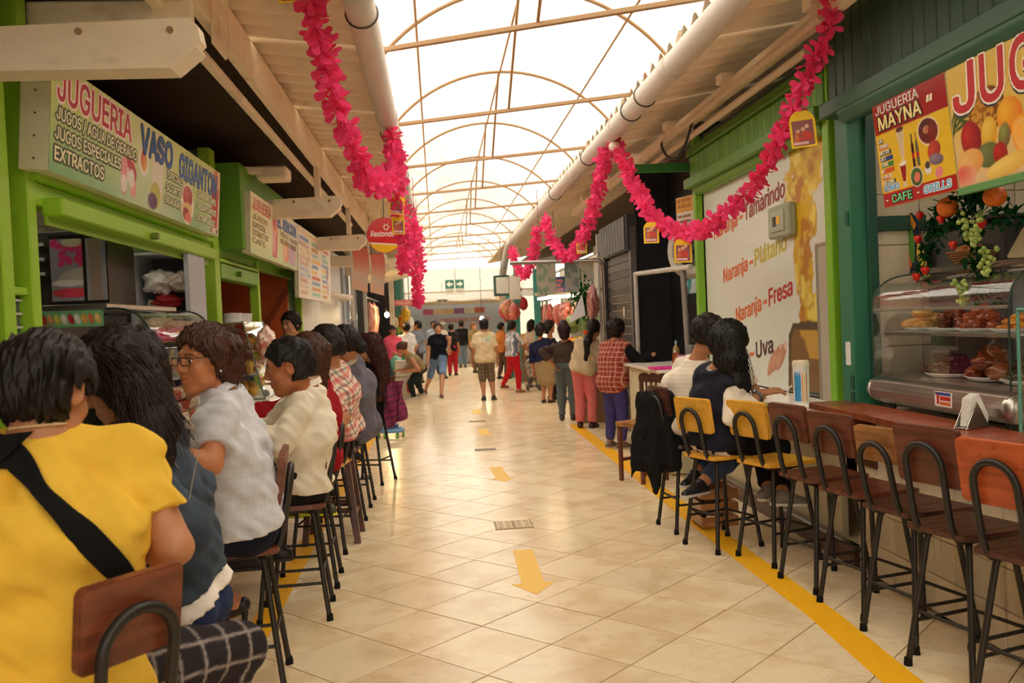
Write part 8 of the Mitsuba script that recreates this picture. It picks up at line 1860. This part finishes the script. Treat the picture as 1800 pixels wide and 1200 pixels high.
put('water_bottle', MB().lathe([(0, 0), (.035, 0), (.035, .16), (.014, .2), (.014, .22), (0, .22)], (-0.648, 9.300, 0.623), C(190, 206, 206), 14), 'gloss', label='clear water bottle on a stool rung behind the far left stool', cat='bottle') if 0 else None
# ---- the cross hall at the far end -------------------------------------------------------
g = thing('exit_sign', 'green sign with white arrows left and right hanging at the end of the hall', 'sign')
for k in (0, 1):
    o = np.array((0.309, 27.000, 2.418)) + [k * .30, 0, 0]
    put('panel', MB(Mx, o).box((.14, .225, 0), (.28, .45, .02), C(226, 222, 206), .004), 'satin', g)
    put('green_print', MB(Mx, o).box((.14, .31, .0115), (.26, .26, .002), C(60, 120, 110), 0), 'satin', g)
    q = Polygon([(.04, .31), (.14, .41), (.14, .345), (.23, .345), (.23, .275), (.14, .275), (.14, .21)])
    if k: q = Polygon([(.28 - a, b) for a, b in list(q.exterior.coords)[::-1]])
    put('arrow_print', MB(Mx, o).prism(q, .013, .015, col=C(240, 240, 230)), 'satin', g)
    put('lettering', MB().text('SALIDA', .06, o + Mx @ [.04, .07, .012], Mx, C(80, 110, 100), .002, True, 0, .20), 'satin', g)
put('hanger', MB().cyl((0.619, 27.000, 2.834), np.r_[(0.619, 27.000, 2.834)[:2], 3.9], .012, None, C(150, 150, 140), 6), 'satin', g)
g = thing('small_sign', 'tiny pale sign with arrows under the far canopy edge', 'sign')
o = np.array((0.067, 31.200, 2.243)); put('hanger', MB().cyl(o + [.17, 0, .16], o + [.17, 0, .75], .01, None, C(120, 120, 116), 6), 'satin', g); put('panel', MB(Mx, o).box((.17, .09, 0), (.36, .17, .02), C(206, 206, 196), .004), 'satin', g); put('arrow_print', MB(Mx, o).prism(unary_union([Polygon([(.04, .09), (.10, .14), (.10, .04)]), Polygon([(.32, .09), (.26, .14), (.26, .04)])]), .011, .013, col=C(120, 130, 130)), 'satin', g)
g = thing('far_stall', 'distant stall with a picture strip and pinkish lettering at the end of the hall', 'stall')
o = np.array([-.55, 35.0, 0]); 
put('wall', MB().box((.75, 35.2, 1.3), (4.6, .1, 2.6), C(186, 196, 206), .004), 'satin', g)
put('counter', MB().box((.9, 34.6, .5), (3.6, .8, 1.0), C(226, 226, 226), .006), 'gloss', g)
for k, (cl) in enumerate((C(206, 110, 150), C(236, 216, 190), C(226, 196, 150), C(150, 110, 160), C(230, 226, 216), C(206, 120, 100))):
    put('picture_panel', MB().box((-.30 + k * .40, 34.9, 2.02), (.39, .02, .22), cl, .003), 'satin', g)
put('lettering', MB().text('TU MARISQUERIA FAVORITA', .14, np.array([-.10, 35.14, 1.60]), Mx, C(206, 110, 110), .004, True, 0, 2.2), 'satin', g)
for k in range(12): put('jar', MB().lathe([(0, 0), (.07, 0), (.07, .2), (.04, .24), (0, .26)], (-.2 + k * .2, 34.7, 1.0), (C(226, 196, 120), C(236, 220, 180), C(220, 170, 90))[k % 3], 10), 'satin', label='cream or yellow jar in the row on the distant stall counter', cat='jar', group='jars on the distant stall')
g = thing('far_canopy', 'white fabric canopy over the distant stall', 'canopy')
P_ = np.stack([np.stack([np.full(20, 0) + np.linspace(-1.6, 3.2, 20), np.full(20, y), z + .03 * np.sin(np.linspace(0, 20, 20))], -1) for y, z in ((33.4, 2.35), (34.0, 2.62), (34.8, 2.75))], 1)
m = MB(); m.sheet(P_, C(236, 226, 210)); m.sheet((P_ + [0, 0, .01])[:, ::-1], C(236, 226, 210)); put('fabric', m, 'thin_film', g)
put('edge', MB().box((.8, 33.4, 2.30), (4.8, .02, .12), C(240, 232, 216), .004), 'satin', g)

# ---- unseen tube lamps added behind the fascias to brighten the stall interiors ----
for lb, c_, rad in (('added tube lamp brightening the inside of the first left-hand stall', (-2.9, 5.6, 2.86), 2.2), ('added tube lamp brightening the inside of the stall with the food display case', (3.5, 3.9, 3.1), 1.6)):
    g = thing('tube_lamp', lb, 'lamp'); c_ = np.array(c_)
    v, f, k_, u = MB().cyl(c_ - [0, .6, 0], c_ + [0, .6, 0], .018, None, WHITE, 10).arrays()
    scene[g + '__tube'] = mikit.ply((v, f), 'satin', smooth=True, emitter={'type': 'area', 'radiance': {'type': 'rgb', 'value': [rad, rad * .88, rad * .70]}})
    put('housing', MB().box(c_ + [0, 0, .04], (.07, 1.3, .04), C(220, 216, 206), .004), 'satin', g)
